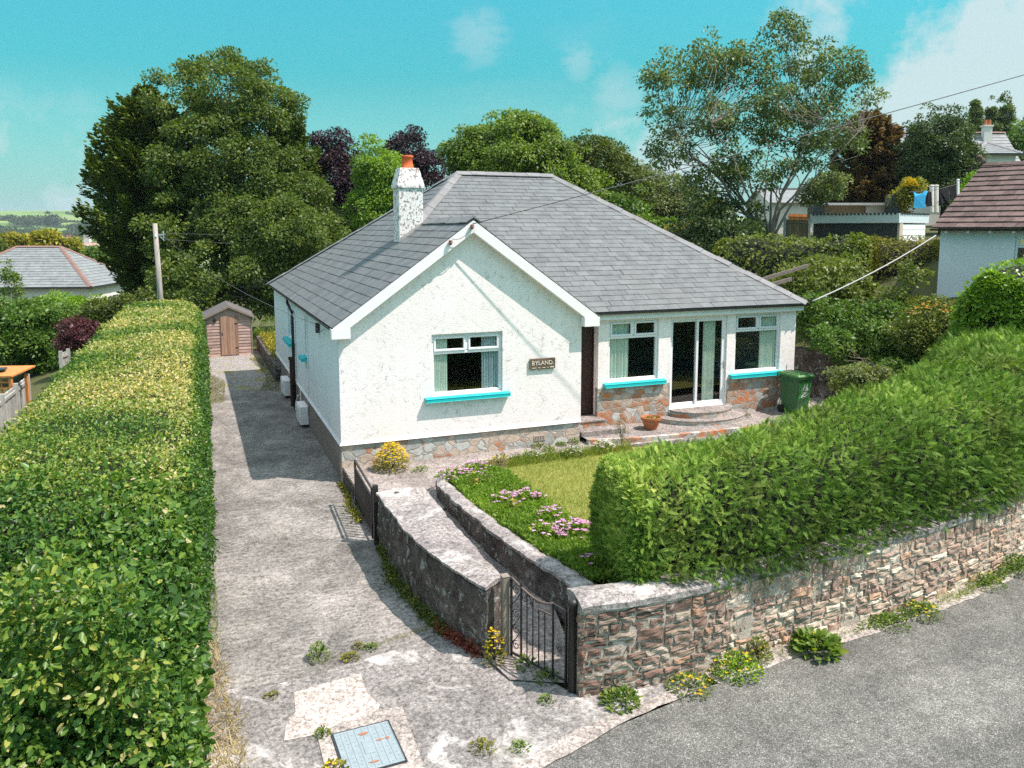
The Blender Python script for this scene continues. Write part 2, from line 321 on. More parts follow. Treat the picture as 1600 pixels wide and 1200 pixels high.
    c = mix(nt, 1.0, chip, ramp(nt, n, [(.28, (.58, .58, .58)), (.5, (.95, .94, .93)), (.7, (1.3, 1.28, 1.25))]), 'MULTIPLY')
    c = mix(nt, 1.0, c, ramp(nt, w, [(.3, .75), (.7, 1.22)]), 'MULTIPLY')
    c = mix(nt, ramp(nt, noise(nt, v, 2.6, 8, .75), [(.58, 0), (.75, .35)]), c, (.36, .34, .30))
    tr = noise(nt, N(nt, 'ShaderNodeMapping', {'Vector': v, 'Rotation': (0, 0, R_(-14)), 'Scale': (.14, 1.5, 1)}).outputs[0], 1.0, 5, .6); c = mix(nt, 1.0, c, ramp(nt, tr, [(.32, .80), (.5, 1), (.68, 1.16)]), 'MULTIPLY')
    finish(nt, c, .85, mth(nt, 'SUBTRACT', mth(nt, 'MULTIPLY', w, .6), vo.outputs['Distance']), .8, .012, spec=.3); M['asphalt'] = m
    m, nt = newmat('gravel'); v = coords(nt); vo = N(nt, 'ShaderNodeTexVoronoi', {'Vector': v, 'Scale': 34}, feature='F1'); cs = N(nt, 'ShaderNodeSeparateColor', {0: vo.outputs['Color']})
    c = ramp(nt, cs.outputs[0], [(0, (.16, .15, .145)), (.5, (.32, .30, .28)), (1, (.5, .47, .43))])
    c = mix(nt, ramp(nt, noise(nt, v, 1.1, 5), [(.52, 0), (.62, .75)]), c, (.30, .27, .06))
    finish(nt, c, .95, vo.outputs['Distance'], .9, .03); M['gravel'] = m
    # soil / grass ground and distant fields
    m, nt = newmat('ground'); v = coords(nt)
    c = mix(nt, noise(nt, v, .9, 7), (.05, .075, .02), (.13, .12, .06))
    vf = N(nt, 'ShaderNodeTexVoronoi', {'Vector': v, 'Scale': .0065}, feature='F1'); cs = N(nt, 'ShaderNodeSeparateColor', {0: vf.outputs['Color']})
    fld = ramp(nt, cs.outputs[1], [(0, (.10, .17, .05)), (.3, (.15, .25, .065)), (.55, (.20, .29, .08)), (.8, (.23, .28, .10)), (1, (.12, .21, .055))])
    fld = mix(nt, 1.0, fld, ramp(nt, noise(nt, v, .01, 6), [(.3, .82), (.7, 1.15)]), 'MULTIPLY')
    px = N(nt, 'ShaderNodeSeparateXYZ', {0: N(nt, 'ShaderNodeNewGeometry').outputs['Position']}).outputs[1]
    c = mix(nt, ramp(nt, mth(nt, 'MULTIPLY', px, .001), [(.12, 0), (.3, 1)]), c, fld)
    finish(nt, c, .95, noise(nt, v, 30, 4), .6, .03, spec=.1); M['ground'] = m
    m, nt = newmat('lawn'); v = coords(nt)
    finish(nt, mix(nt, noise(nt, v, 2.2, 6), (.17, .21, .035), (.33, .31, .10)), .95, noise(nt, v, 60), .5, .02, spec=.1); M['lawn'] = m
    M['soil'] = plain('soil', (.11, .08, .055), .95, .4, 12, bstr=.6)
    M['white'] = plain('white_paint', (.88, .85, .83), .45, .06, 3)
    M['upvc'] = plain('white_upvc', (.82, .83, .83), .3, .03, 3, spec=.5, bstr=.0)
    M['turq'] = plain('turquoise_paint', (.012, .49, .50), .45, .12, 5, spec=.4)
    M['black'] = plain('black_paint', (.018, .018, .02), .4, .2, 8, spec=.45)
    M['gutter'] = plain('dark_gutter', (.035, .04, .042), .4, .25, 8, spec=.4)
    M['brownp'] = plain('brown_paint', (.055, .028, .026), .4, .2, 8)
    M['plinthside'] = plain('bare_render', (.24, .205, .18), .95, .35, 5, bstr=.5, scale=(1, 1, .5))
    M['green_bin'] = plain('green_plastic', (.035, .13, .045), .42, .12, 4, spec=.45)
    M['green_bin2'] = plain('green_lid', (.075, .20, .06), .45, .2, 5, spec=.45)
    M['sticker'] = plain('green_sticker', (.05, .27, .06), .45, .05, 5)
    M['whitemark'] = plain('white_mark', (.75, .77, .75), .5, .05, 20)
    M['terra'] = plain('terracotta', (.46, .165, .07), .8, .25, 9)
    M['pot'] = plain('chimney_pot_clay', (.62, .13, .04), .75, .15, 7)
    M['signwood'] = plain('sign_board', (.17, .115, .075), .7, .3, 14)
    M['letter'] = plain('sign_letter', (.75, .70, .6), .6, .05, 20)
    M['steel'] = plain('galvanised', (.33, .40, .41), .6, .15, 18, metallic=.35, bstr=.4)
    M['rust'] = plain('rust', (.36, .16, .09), .9, .3, 20)
    M['iron'] = plain('wrought_iron', (.02, .019, .018), .45, .3, 20, spec=.5)
    M['ironworn'] = plain('worn_iron', (.14, .105, .085), .6, .3, 20, spec=.4)
    M['bark'] = plain('bark', (.16, .135, .11), .95, .4, 6, bstr=.7, scale=(2, 2, .5))
    M['barkpale'] = plain('pale_bark', (.22, .185, .15), .9, .35, 4, bstr=.5, scale=(2, 2, .4))
    M['barkdark'] = plain('dark_bark', (.06, .048, .04), .95, .4, 6, bstr=.6)
    M['shedwood'] = wood('shed_wood', (.46, .32, .27), scale=(1.5, 1.5, 9))
    M['sheddoor'] = wood('shed_door_wood', (.36, .22, .15), scale=(11, 11, .8))
    M['oldwood'] = wood('weathered_wood', (.27, .225, .175), scale=(9, 9, .9))
    M['polewood'] = wood('pole_wood', (.38, .345, .30), scale=(9, 9, .5))
    M['orangewood'] = wood('orange_wood', (.62, .24, .07), scale=(6, 6, 2))
    M['fencegrey'] = wood('fence_grey', (.42, .42, .38), scale=(9, 9, 1))
    M['fencebrown'] = wood('fence_brown', (.27, .17, .095), scale=(9, 9, 1))
    M['felt'] = plain('roof_felt', (.42, .40, .37), .9, .2, 5); M['felt_dark'] = plain('dark_felt', (.13, .12, .115), .9, .3, 5)
    M['darkwall'] = plain('dark_wall', (.055, .055, .055), .8, .35, 4)
    M['corr'] = plain('pale_cladding', (.60, .66, .67), .5, .05, 4)
    M['cream'] = plain('cream_render', (.72, .67, .60), .9, .06, 3)
    M['beige'] = plain('beige_wall', (.50, .42, .34), .9, .12, 3)
    M['redtile'] = plain('red_tile', (.25, .15, .125), .85, .25, 5)
    M['pinktile'] = plain('far_roof', (.42, .27, .22), .9, .15, 2)
    M['cloth_blue'] = plain('blue_cloth', (.05, .36, .62), .9, .08, 4)
    M['cloth_black'] = plain('black_cloth', (.012, .012, .015), .9, .2, 4)
    M['cable'] = plain('cable', (.12, .12, .12), .6, .1, 10)
    M['cablepale'] = plain('pale_cable', (.42, .42, .40), .6, .1, 10)
    M['ceramic'] = plain('brown_ceramic', (.20, .09, .07), .3, .1, 10, spec=.6)
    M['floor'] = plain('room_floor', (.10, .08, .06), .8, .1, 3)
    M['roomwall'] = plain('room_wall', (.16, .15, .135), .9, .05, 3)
    M['curt_green'] = plain('green_curtain', (.74, .80, .70), .9, .08, 3)
    M['curt_blue'] = plain('blue_curtain', (.56, .64, .66), .9, .15, 3)
    # glass
    m, nt = newmat('window_glass')
    tr = N(nt, 'ShaderNodeBsdfTransparent', {'Color': (.86, .92, .90, 1)}); gl = N(nt, 'ShaderNodeBsdfGlossy', {'Color': (1, 1, 1, 1), 'Roughness': .02})
    fr = mth(nt, 'ADD', mth(nt, 'MULTIPLY', mth(nt, 'POWER', N(nt, 'ShaderNodeLayerWeight', {'Blend': .5}).outputs['Facing'], 4.0), .8), .09)
    sh = N(nt, 'ShaderNodeMixShader', {0: fr, 1: tr.outputs[0], 2: gl.outputs[0]})
    N(nt, 'ShaderNodeOutputMaterial', {'Surface': sh.outputs[0]}); M['glass'] = m
    # foliage
    G = stops_green
    M['f_syc'] = foliage('sycamore_leaf', G((.064, .10, .025)), gloss=.10)
    M['f_con'] = foliage('cypress_leaf', G((.052, .082, .020), warm=.3), tl=.15, gloss=.03)
    M['f_copper'] = foliage('copper_leaf', [(0, (.022, .010, .016)), (.6, (.045, .022, .032)), (1, (.11, .06, .075))], tl=.2, gloss=.14)
    M['f_lime'] = foliage('lime_leaf', G((.105, .185, .030)), tl=.45)
    M['f_mid'] = foliage('mid_leaf', G((.085, .14, .024), warm=.3), tl=.4)
    M['f_dark'] = foliage('dark_leaf', G((.055, .080, .020), warm=.8), tl=.3)
    M['f_grey'] = foliage('grey_green_leaf', G((.095, .125, .060)), tl=.35)
    M['f_euc'] = foliage('gum_leaf', [(0, (.055, .085, .025)), (.4, (.11, .155, .04)), (.8, (.18, .235, .06)), (.94, (.26, .22, .08)), (1, (.32, .20, .10))], tl=.3, gloss=.12)
    M['f_brown'] = foliage('brown_conifer_leaf', [(0, (.09, .06, .03)), (.5, (.17, .105, .05)), (1, (.27, .17, .08))], tl=.2, gloss=.03, patch=.75, patchcol=(.055, .075, .02), psc=.35)
    M['f_oak'] = foliage('holm_leaf', G((.048, .078, .030)), tl=.25, gloss=.14)
    M['f_pop'] = foliage('poplar_leaf', G((.07, .105, .04)), tl=.35)
    M['f_gold'] = foliage('golden_leaf', G((.15, .155, .025)), tl=.35)
    M['f_bush'] = foliage('bush_leaf', G((.060, .115, .024)), tl=.35, gloss=.12)
    M['f_bright'] = foliage('bright_leaf', G((.105, .20, .022)), tl=.4, gloss=.12)
    M['f_hedge'] = foliage('hedge_leaf', [(0, (.018, .050, .010)), (.25, (.048, .120, .020)), (.45, (.11, .21, .032)), (.60, (.21, .29, .045)), (.74, (.36, .37, .07)), (.86, (.46, .42, .19)), (.95, (.56, .47, .30)), (1, (.60, .50, .16))], tl=.32, gloss=.12, rough=.35)
    M['f_box'] = foliage('glossy_hedge_leaf', G((.105, .19, .025)), tl=.35, gloss=.16, rough=.3)
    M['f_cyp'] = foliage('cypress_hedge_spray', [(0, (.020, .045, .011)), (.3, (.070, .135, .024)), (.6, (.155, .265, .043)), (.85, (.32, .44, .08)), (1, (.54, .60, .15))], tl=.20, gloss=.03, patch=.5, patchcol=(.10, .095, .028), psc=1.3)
    M['f_mixh'] = foliage('mixed_hedge_leaf', G((.085, .115, .028), warm=1.2), tl=.35, gloss=.12)
    M['f_mound'] = foliage('heath_leaf', G((.115, .125, .035)), tl=.2, gloss=.03)
    M['f_bed'] = foliage('bed_leaf', G((.105, .18, .035)), tl=.4, gloss=.05)
    M['f_acer'] = foliage('acer_leaf', [(0, (.05, .018, .022)), (1, (.16, .05, .06))], tl=.3)
    M['f_weed'] = foliage('weed_leaf', G((.075, .13, .028)), tl=.4)
    M['f_moss'] = foliage('moss_leaf', [(0, (.10, .10, .02)), (1, (.30, .29, .05))], tl=.2, gloss=.0)
    M['f_grass'] = foliage('grass_blade', [(0, (.10, .17, .02)), (.5, (.21, .27, .04)), (.85, (.34, .34, .09)), (1, (.48, .42, .18))], tl=.35, gloss=.04)
    M['f_straw'] = foliage('dry_grass_blade', [(0, (.32, .24, .12)), (1, (.58, .46, .27))], tl=.3, gloss=.03)
    M['f_pink'] = foliage('pink_petal', [(0, (.50, .20, .42)), (.7, (.66, .36, .58)), (1, (.80, .60, .72))], tl=.3, gloss=.0)
    M['f_yellow'] = foliage('yellow_petal', [(0, (.62, .40, .02)), (1, (.78, .58, .04))], tl=.3, gloss=.0)
    M['f_purple'] = foliage('purple_petal', [(0, (.16, .09, .30)), (1, (.30, .20, .5))], tl=.3, gloss=.0)
    M['f_whitep'] = foliage('white_petal', [(0, (.6, .6, .58)), (1, (.75, .75, .72))], tl=.3, gloss=.0)
    M['f_red'] = foliage('red_leaf', [(0, (.16, .04, .03)), (1, (.34, .10, .07))], tl=.3, gloss=.05)
    M['f_orange'] = foliage('orange_petal', [(0, (.70, .30, .06)), (1, (.80, .46, .12))], tl=.3, gloss=.0)
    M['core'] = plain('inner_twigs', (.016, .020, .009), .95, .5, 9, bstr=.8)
    M['f_far'] = foliage('far_wood_leaf', [(0, (.04, .065, .03)), (1, (.085, .12, .05))], tl=.1, gloss=.0)
mats()

# ------------------------------------------------------------------ leaves
LEAF = (np.array([[0, 0, 0], [.28, .27, .07], [.72, .22, .05], [1, 0, -.06], [.72, -.22, .05], [.28, -.27, .07]], float), np.array([[0, 3, 2, 1], [0, 5, 4, 3]]))
KITE = (np.array([[0, 0, 0], [.45, .30, .05], [1, 0, -.05], [.45, -.30, .05]], float), np.array([[0, 3, 2, 1]]))
NEEDLE = (np.array([[0, 0, 0], [.4, .12, .03], [1, 0, 0], [.4, -.12, .03]], float), np.array([[0, 3, 2, 1]]))
BLADE = (np.array([[0, -.03, 0], [.55, -.022, .0], [1, 0, -.1], [.55, .022, 0], [0, .03, 0]], float), np.array([[0, 1, 3, 4], [1, 2, 2, 3]]))
BLADE = (np.array([[0, -.035, 0], [.6, -.022, .0], [1, 0, -.12], [.6, .022, 0], [0, .035, 0]], float), np.array([[0, 1, 3, 4]]))
BLADE = (np.array([[0, -.04, 0], [1, -.006, -.1], [1, .006, -.1], [0, .04, 0]], float), np.array([[0, 1, 2, 3]]))
def _frond():
    V = []; Fc = []
    def tri(a, b, w):
        a = np.array(a, float); b = np.array(b, float); d = b - a; n = np.array([-d[1], d[0], 0]); n /= np.linalg.norm(n)
        i = len(V); V.extend([a - n * w, a + (b - a) * .5 - n * w * 1.15, b, a + (b - a) * .5 + n * w * 1.15]); Fc.append([i, i + 1, i + 2, i + 3])
    tri((0, 0, 0), (1, 0, -.10), .026)
    for q, t in enumerate((.08, .26, .44, .62, .8)):
        L = .50 * (1.15 - t); z = -.10 * t * t
        for s in (-1, 1): tri((t, 0, z), (t + L * .95, s * L * .36, z - .06 + .05 * ((q + (s > 0)) % 2)), .024)
    return np.array(V), np.array(Fc)
FROND = _frond()
def unit(a): return a / (np.linalg.norm(a, axis=-1, keepdims=True) + 1e-9)
def frames(X, Z):
    X = unit(X); Y = unit(np.cross(Z, X)); Z = np.cross(X, Y); return X, Y, Z
def scat(tpl, P, X, Z, sc, wid=None):
    tv, tf = tpl; X, Y, Z = frames(X, Z); n = len(P); sc = np.broadcast_to(np.asarray(sc, float), (n,))
    w = sc if wid is None else sc * wid
    V = P[:, None, :] + (tv[None, :, 0, None] * X[:, None, :] * sc[:, None, None] + tv[None, :, 1, None] * Y[:, None, :] * w[:, None, None] + tv[None, :, 2, None] * Z[:, None, :] * sc[:, None, None])
    Fc = tf[None] + (np.arange(n) * len(tv))[:, None, None]
    return V.reshape(-1, 3), Fc.reshape(-1, tf.shape[1])
def leafmesh(name, tpl, P, X, Z, sc, r, mat, parent=None, **k):
    V, Fc = scat(tpl, P, X, Z, sc)
    return mk(name, V, Fc, mat, parent, rnd=np.repeat(np.clip(r, 0, 1), len(tpl[1])), **k)
def rdir(n, g=rng): return unit(g.normal(size=(n, 3)))

# crown of clumps: lobes are (centre, radii); leaves gather in clumps near the lobe surfaces
def crown_pts(lobes, ncl, per, crad, g, up=.35, fill=.55, under=.35):
    vol = np.array([l[1][0] * l[1][1] * l[1][2] for l in lobes]) ** (2 / 3); k = g.choice(len(lobes), ncl, p=vol / vol.sum())
    C0 = np.array([l[0] for l in lobes])[k]; RR = np.array([l[1] for l in lobes])[k]
    d = rdir(ncl, g); d[:, 2] = np.where(d[:, 2] < -.2, d[:, 2] * under, d[:, 2]); d = unit(d)
    rad = fill + (1 - fill) * g.random(ncl) ** .5
    # uneven outline
    rad *= 1 + .20 * sn(d * 1.0 + C0 * .3, 3.4, 11) + .12 * g.normal(size=ncl) * (d[:, 2] > -.1)
    cc = C0 + d * RR * rad[:, None]; out = unit(d / RR)
    cr = crad * g.uniform(.55, 1.35, ncl)
    o_ = g.random(ncl) < .16; k_ = np.where(o_ & (d[:, 2] > -.05), g.uniform(1.08, 1.28, ncl), 1.0); cc = C0 + (cc - C0) * k_[:, None]; cr = np.where(k_ > 1, cr * .55, cr)
    cnt = np.maximum(3, (per * (cr / crad) ** 2)).astype(int)
    idx = np.repeat(np.arange(ncl), cnt); n = len(idx)
    q = rdir(n, g); q = unit(q + out[idx] * .45 + np.array([0, 0, up]))
    rr = g.random(n) ** .45
    P = cc[idx] + q * (cr[idx] * rr)[:, None] * np.array([1, 1, .72])
    nrm = unit(q + np.array([0, 0, .55]) + g.normal(size=(n, 3)) * .55)
    cv = g.random(ncl)[idx]
    return P, nrm, q, cv, cc, out, cr
def woody(base, top, cc, g, r0, nl, mat, parent, lean=None, name='trunk', sides=7, stems=1, fork=.35):
    mb = MB(); base = np.array(base, float); top = np.array(top, float)
    def curve(a, b, sag, n=5, wob=.05):
        t = np.linspace(0, 1, n)[:, None]; L = np.linalg.norm(b - a)
        p = a + (b - a) * t; p[:, 2] += (np.sin(t[:, 0] * math.pi) * sag * L); p[1:-1] += g.normal(size=(n - 2, 3)) * wob * L * .5; return p
    ax = []
    if stems == 1:
        tp = curve(base, top, 0, 7, .025); mb.tube(tp, np.linspace(r0, r0 * .25, 7), 9); ax = [(tp, r0)]
    else:
        for i in range(stems):
            a = 2 * math.pi * i / stems + g.uniform(-.3, .3); w = lean or 2.0
            e = top + np.array([math.cos(a) * w, math.sin(a) * w, g.uniform(-1.5, .3)]); rs = r0 * g.uniform(.35, .75)
            b0 = base + np.array([math.cos(a), math.sin(a), 0]) * r0 * .9
            t = np.linspace(0, 1, 8)[:, None]; p = b0 + (e - b0) * np.hstack([t ** 1.25, t ** 1.25, t ** .9]); p[1:-1] += g.normal(size=(6, 3)) * .07
            mb.tube(p, np.linspace(rs, rs * .2, 8), 7); ax.append((p, rs))
    sel = g.choice(len(cc), min(nl, len(cc)), replace=False)
    for j in sel:
        c = cc[j]; best = None
        for tp, r in ax:
            hh = tp[:, 2]; zt = np.clip(c[2] - fork * np.linalg.norm((c - tp[-1])[:2]) - .1, hh[0] + (hh[-1] - hh[0]) * .18, hh[-1])
            k = np.interp(zt, hh, np.arange(len(tp))); a = np.array([np.interp(k, np.arange(len(tp)), tp[:, q]) for q in range(3)]); rk = r * (1 - .75 * k / (len(tp) - 1))
            dd = np.linalg.norm(a - c)
            if best is None or dd < best[0]: best = (dd, a, rk)
        _, a, rk = best
        p = curve(a, c, -.06, 5, .09); mb.tube(p, np.linspace(rk * .5, .012, 5), 5, cap=False)
    return mb.go(name, mat, parent, smooth=True)
def pxlobes(D, L, asp=1.0):
    out = []
    for l in L:
        u, v, du, dv = l[:4]; dd = D + (l[4] if len(l) > 4 else 0); k = dd / FPX
        out.append((at(u, v, dd), (du * k, (du * k * asp + du * k) / 2, dv * k)))
    return out
def tree(name, label, cat, D, bu, bz, L, ncl, per, crad, ls, mat, bark='bark', seed=1, r0=.3, nl=30, tpl=KITE, group=None, stems=1, lean=None, up=.35, fill=.55, droop=.15, topk=.75, trunk=True, under=.35, asp=1.0, part='crown', fork=.35):
    g = np.random.default_rng(seed); lobes = pxlobes(D, L, asp)
    b = at(bu, 400, D); b = np.array([b[0], b[1], bz])
    t = thing(name, label, cat, b, group)
    P, nrm, q, cv, cc, out, cr = crown_pts(lobes, ncl, per, crad, g, up, fill, under)
    n = len(P)
    X = unit(q * .8 + rdir(n, g) * .7 + np.array([0, 0, -droop]))
    r = .5 * g.random(n) + .38 * cv + .12 * (sn(P, .7, seed % 5) * .5 + .5)
    leafmesh(part, tpl, P, X, nrm, ls * g.uniform(.65, 1.3, n), r, mat, t)
    if trunk:
        tz = max(l[0][2] for l in lobes); cx = np.mean([l[0] for l in lobes], 0)
        top = np.array([cx[0] * .7 + b[0] * .3, cx[1] * .7 + b[1] * .3, b[2] + (tz - b[2]) * topk])
        woody(b, top, cc, g, r0, nl, M[bark], t, lean=lean, stems=stems, fork=fork)
    return t
def bush(name, label, cat, D, L, ncl, per, crad, ls, mat, seed=1, bz=None, **k):
    bu = L[0][0]; lo = min(at(l[0], l[1] + l[3], D)[2] for l in L)
    return tree(name, label, cat, D, bu, lo - .1 if bz is None else bz, L, ncl, per, crad, ls, mat, seed=seed, r0=.06, nl=14, part='foliage', topk=.5, under=.8, **k)
# conifer built of branches that sweep outwards
def conifer(name, label, D, bu, bz, tv, wid, mat, seed, nb=260, tips=.9, ls=.16, cat='tree', dens=1.0, asc=.35, bark='barkdark', prof=None, back=.6, group=None):
    g = np.random.default_rng(seed); b = at(bu, 400, D); b[2] = bz; H = at(bu, tv, D)[2] - bz; Wm = wid * D / FPX
    t = thing(name, label, cat, b, group)
    prof = prof or (lambda h: np.interp(h, [0, .15, .45, .75, .92, 1], [.75, .95, 1.0, .72, .32, .06]))
    Ps, Xs, Ns, rs = [], [], [], []; limb = MB()
    ends = []
    for i in range(nb):
        h = g.random() ** .85; a = g.uniform(0, 2 * math.pi); L = Wm * prof(h) * g.uniform(.62, 1.12)
        o = np.array([math.cos(a), math.sin(a), 0]); z0 = bz + H * max(h - .06, .02)
        m = int(70 * dens * max(L / Wm, .3)); tt = g.random(m) ** .6
        rise = asc * g.uniform(.3, 1.6)
        cpt = b * [1, 1, 0] + np.array([0, 0, z0]) + o * (L * tt)[:, None] + np.array([0, 0, 1.]) * (L * rise * tt ** 1.5)[:, None]
        wdt = .34 * (1.15 - tt)[:, None] * min(L, 2.4)
        side = np.array([-o[1], o[0], 0])
        P = cpt + side * g.normal(size=(m, 1)) * wdt * .5 + np.array([0, 0, 1.]) * (g.normal(size=(m, 1)) * .13 - .1 * (1 - tt[:, None]))
        X = unit(o + side * g.normal(size=(m, 1)) * .5 + np.array([0, 0, 1.]) * (rise + g.normal(size=(m, 1)) * .35))
        Ps.append(P); Xs.append(X); Ns.append(unit(rdir(m, g) * .7 + np.array([0, 0, 1.]) + o * .3)); rs.append(.55 * g.random(m) + .3 * g.random() + .15 * tt)
        if i < 60:
            k = np.linspace(0, .8, 4)[:, None]; limb.tube(b * [1, 1, 0] + np.array([0, 0, z0]) + o * (L * k) + np.array([0, 0, 1.]) * (L * rise * k ** 1.5), np.linspace(.07, .015, 4), 5, cap=False)
    P = np.concatenate(Ps); n = len(P)
    leafmesh('crown', NEEDLE if False else KITE, P, np.concatenate(Xs), np.concatenate(Ns), ls * g.uniform(.7, 1.5, n), np.concatenate(rs), mat, t)
    limb.tube([b, b + [0, 0, H * .5], b + [0, 0, H * .93]], [.32, .2, .04], 9); limb.go('trunk', M[bark], t, smooth=True)
    return t
# a small herb: leaves from a centre, flowers on top
def plant(name, label, cat, c, r, h, n, ls, mat, fl=None, nf=0, fs=.03, seed=1, group=None, tpl=LEAF, upr=.6):
    g = np.random.default_rng(seed); c = np.array(c, float); t = thing(name, label, cat, c, group)
    a = g.uniform(0, 6.283, n); q = g.random(n) ** .6; P = c + np.stack([np.cos(a) * q * r, np.sin(a) * q * r, h * (g.random(n) ** .8) * (1 - .75 * q ** 2)], 1)
    X = unit(np.stack([np.cos(a) * (q + .25), np.sin(a) * (q + .25), np.full(n, upr)], 1) + g.normal(size=(n, 3)) * .45)
    leafmesh('foliage', tpl, P, X, unit(rdir(n, g) * .5 + np.array([0, 0, 1.])), ls * g.uniform(.6, 1.3, n), g.random(n), mat, t)
    mb = MB()
    for i in range(6):
        a = g.uniform(0, 6.283); mb.tube([c, c + [math.cos(a) * r * .5, math.sin(a) * r * .5, h * .75]], [.006, .003], 4)
    mb.go('stem', M['bark'] if False else M['core'], t)
    if fl:
        nf = int(nf * (1.7 if fl == 'f_pink' else 1)); P = []
        for i in range(nf):
            a = g.uniform(0, 6.283); q = g.random() ** .5 * .95; P.append(c + [math.cos(a) * q * r, math.sin(a) * q * r, h * (1.08 - .6 * q * q) * g.uniform(.85, 1.1)])
        P = np.array(P); k = 5; idx = np.repeat(np.arange(nf), k); ang = np.tile(np.arange(k) * 2 * math.pi / k, nf) + g.uniform(0, 1, nf * k)
        X = np.stack([np.cos(ang), np.sin(ang), np.full(nf * k, .25)], 1)
        Zf = np.tile([0, 0, 1.], (nf * k, 1)) + g.normal(size=(nf * k, 3)) * .15
        for a_, b_ in ([(i * k, i * k + k) for i in range(nf)] if nf <= 24 else [(0, nf * k)]):
            leafmesh('flower' if nf <= 24 else 'blossom', KITE, P[idx][a_:b_], X[a_:b_], Zf[a_:b_], fs, g.random(b_ - a_), M[fl], t)
    return t

# ================================================================== SETTING
def sm(x, a, b): t = np.clip((x - a) / (b - a), 0, 1); return t * t * (3 - 2 * t)
def terr(x, y):
    x = np.asarray(x, float); y = np.asarray(y, float)
    d = np.hypot(x, y)
    right = 4.6 * sm(x + .10 * (y - 20), 16.3, 25.5) * sm(y, 11, 16) + 1.6 * sm(x, 30, 70) * sm(y, 11, 20)
    backr = 2.2 * sm(y, 31, 44) * sm(x, 5, 16) * (1 - sm(x, 16, 24)) 
    az = np.arctan2(x, y)
    leftness = 1 - sm(az, .12, .35)
    fall = -3.2 * sm(d, 40, 75) - 26 * sm(d, 75, 420)
    fall2 = -3 * sm(d, 80, 400)
    hills = 26 + 50 * sm(d, 700, 2600) + 7 * np.sin(x * .0023 + 1.1) * sm(d, 500, 1500) + 4 * np.sin(x * .006 + y * .0015)* sm(d, 800, 1800)
    hills = hills * sm(d, 520, 2300)
    z = right + backr + fall * leftness + fall2 * (1 - leftness) + hills * (.55 * (1 - leftness) + leftness)
    left = -1.3 * sm(-x, 3.4, 9) * sm(y, 6, 14) 
    return z + left - .05
def build_ground():
    def axis(lo, hi):
        a = [0.0]; st = .9
        while a[-1] < hi:
            a.append(a[-1] + st); st = .9 if a[-1] < 45 else st * 1.09
        b = [0.0]; st = .9
        while b[-1] > lo:
            b.append(b[-1] - st); st = .9 if b[-1] > -20 else st * 1.12
        return np.array(b[:0:-1] + a)
    xs = axis(-5000, 5000); ys = axis(-400, 6500)
    X, Y = np.meshgrid(xs, ys); Z = terr(X, Y)
    nx = len(xs); V = np.stack([X, Y, Z], -1).reshape(-1, 3)
    i, j = np.meshgrid(np.arange(nx - 1), np.arange(len(ys) - 1)); k = (j * nx + i).ravel()
    Fq = np.stack([k, k + 1, k + nx + 1, k + nx], 1)
    mk('ground', V, Fq, M['ground'], smooth=True, kind='structure')
build_ground()
def rough(poly, amp=.035, seg=.16, lim=40):
    out = []
    for i in range(len(poly)):
        a, b = np.array(poly[i], float), np.array(poly[(i + 1) % len(poly)], float); L = np.linalg.norm(b - a); n = max(1, int(L / seg)) if L < lim else 1; d = (b - a) / max(L, 1e-6)
        for k in range(n):
            p = a + (b - a) * k / n
            if k: q = np.array([p[0], p[1], 0.3]); p = p + np.array([-d[1], d[0]]) * amp * float(sn(q, 6, 95) + .7 * sn(q, 21, 96)) * .6
            out.append(tuple(p))
    return out
def sheet(name, poly, z, mat, kind='structure', **k):
    if name in ('road', 'forecourt', 'driveway', 'kerb_strip', 'concrete_patch', 'verge_strip', 'manhole_surround', 'lawn'): poly = rough(poly, .015 if name in ('concrete_patch', 'manhole_surround', 'road', 'driveway') else .035)
    if np.isscalar(z): z = [z] * len(poly)
    import mathutils
    V = [(p[0], p[1], zz) for p, zz in zip(poly, z)]
    tri = mathutils.geometry.tessellate_polygon([[Vector(p) for p in V]])
    return mk(name, V, [tuple(t) for t in tri], mat, kind=kind, **k)
# rubble wall foot line, used by several surfaces
WF = [(3.80, 7.42), (4.5, 7.34), (5.4, 7.34), (6.5, 7.48), (7.5, 7.54), (8.7, 7.62), (10.15, 7.82), (12.2, 8.28), (15, 9.3), (19, 11.4), (23, 14.0)]
def off(P, d):
    P = np.array(P, float); T = np.gradient(P, axis=0); T /= np.linalg.norm(T, axis=1)[:, None]; return P + np.stack([-T[:, 1], T[:, 0]], 1) * d
sheet('road', [(-40, -30), (60, -30), (60, 12)] + [tuple(p) for p in off(WF, -.26)[:1:-1]] + [(3.9, 6.82), (2.84, 6.52), (2.0, 6.28), (.6, 5.9), (-3, 5.0), (-40, -4)], .0, M['asphalt'])
sheet('verge_strip', [tuple(p) for p in off(WF, -.30)[2:]] + [tuple(p) for p in off(WF, .1)[:1:-1]], .006, M['kerb'])
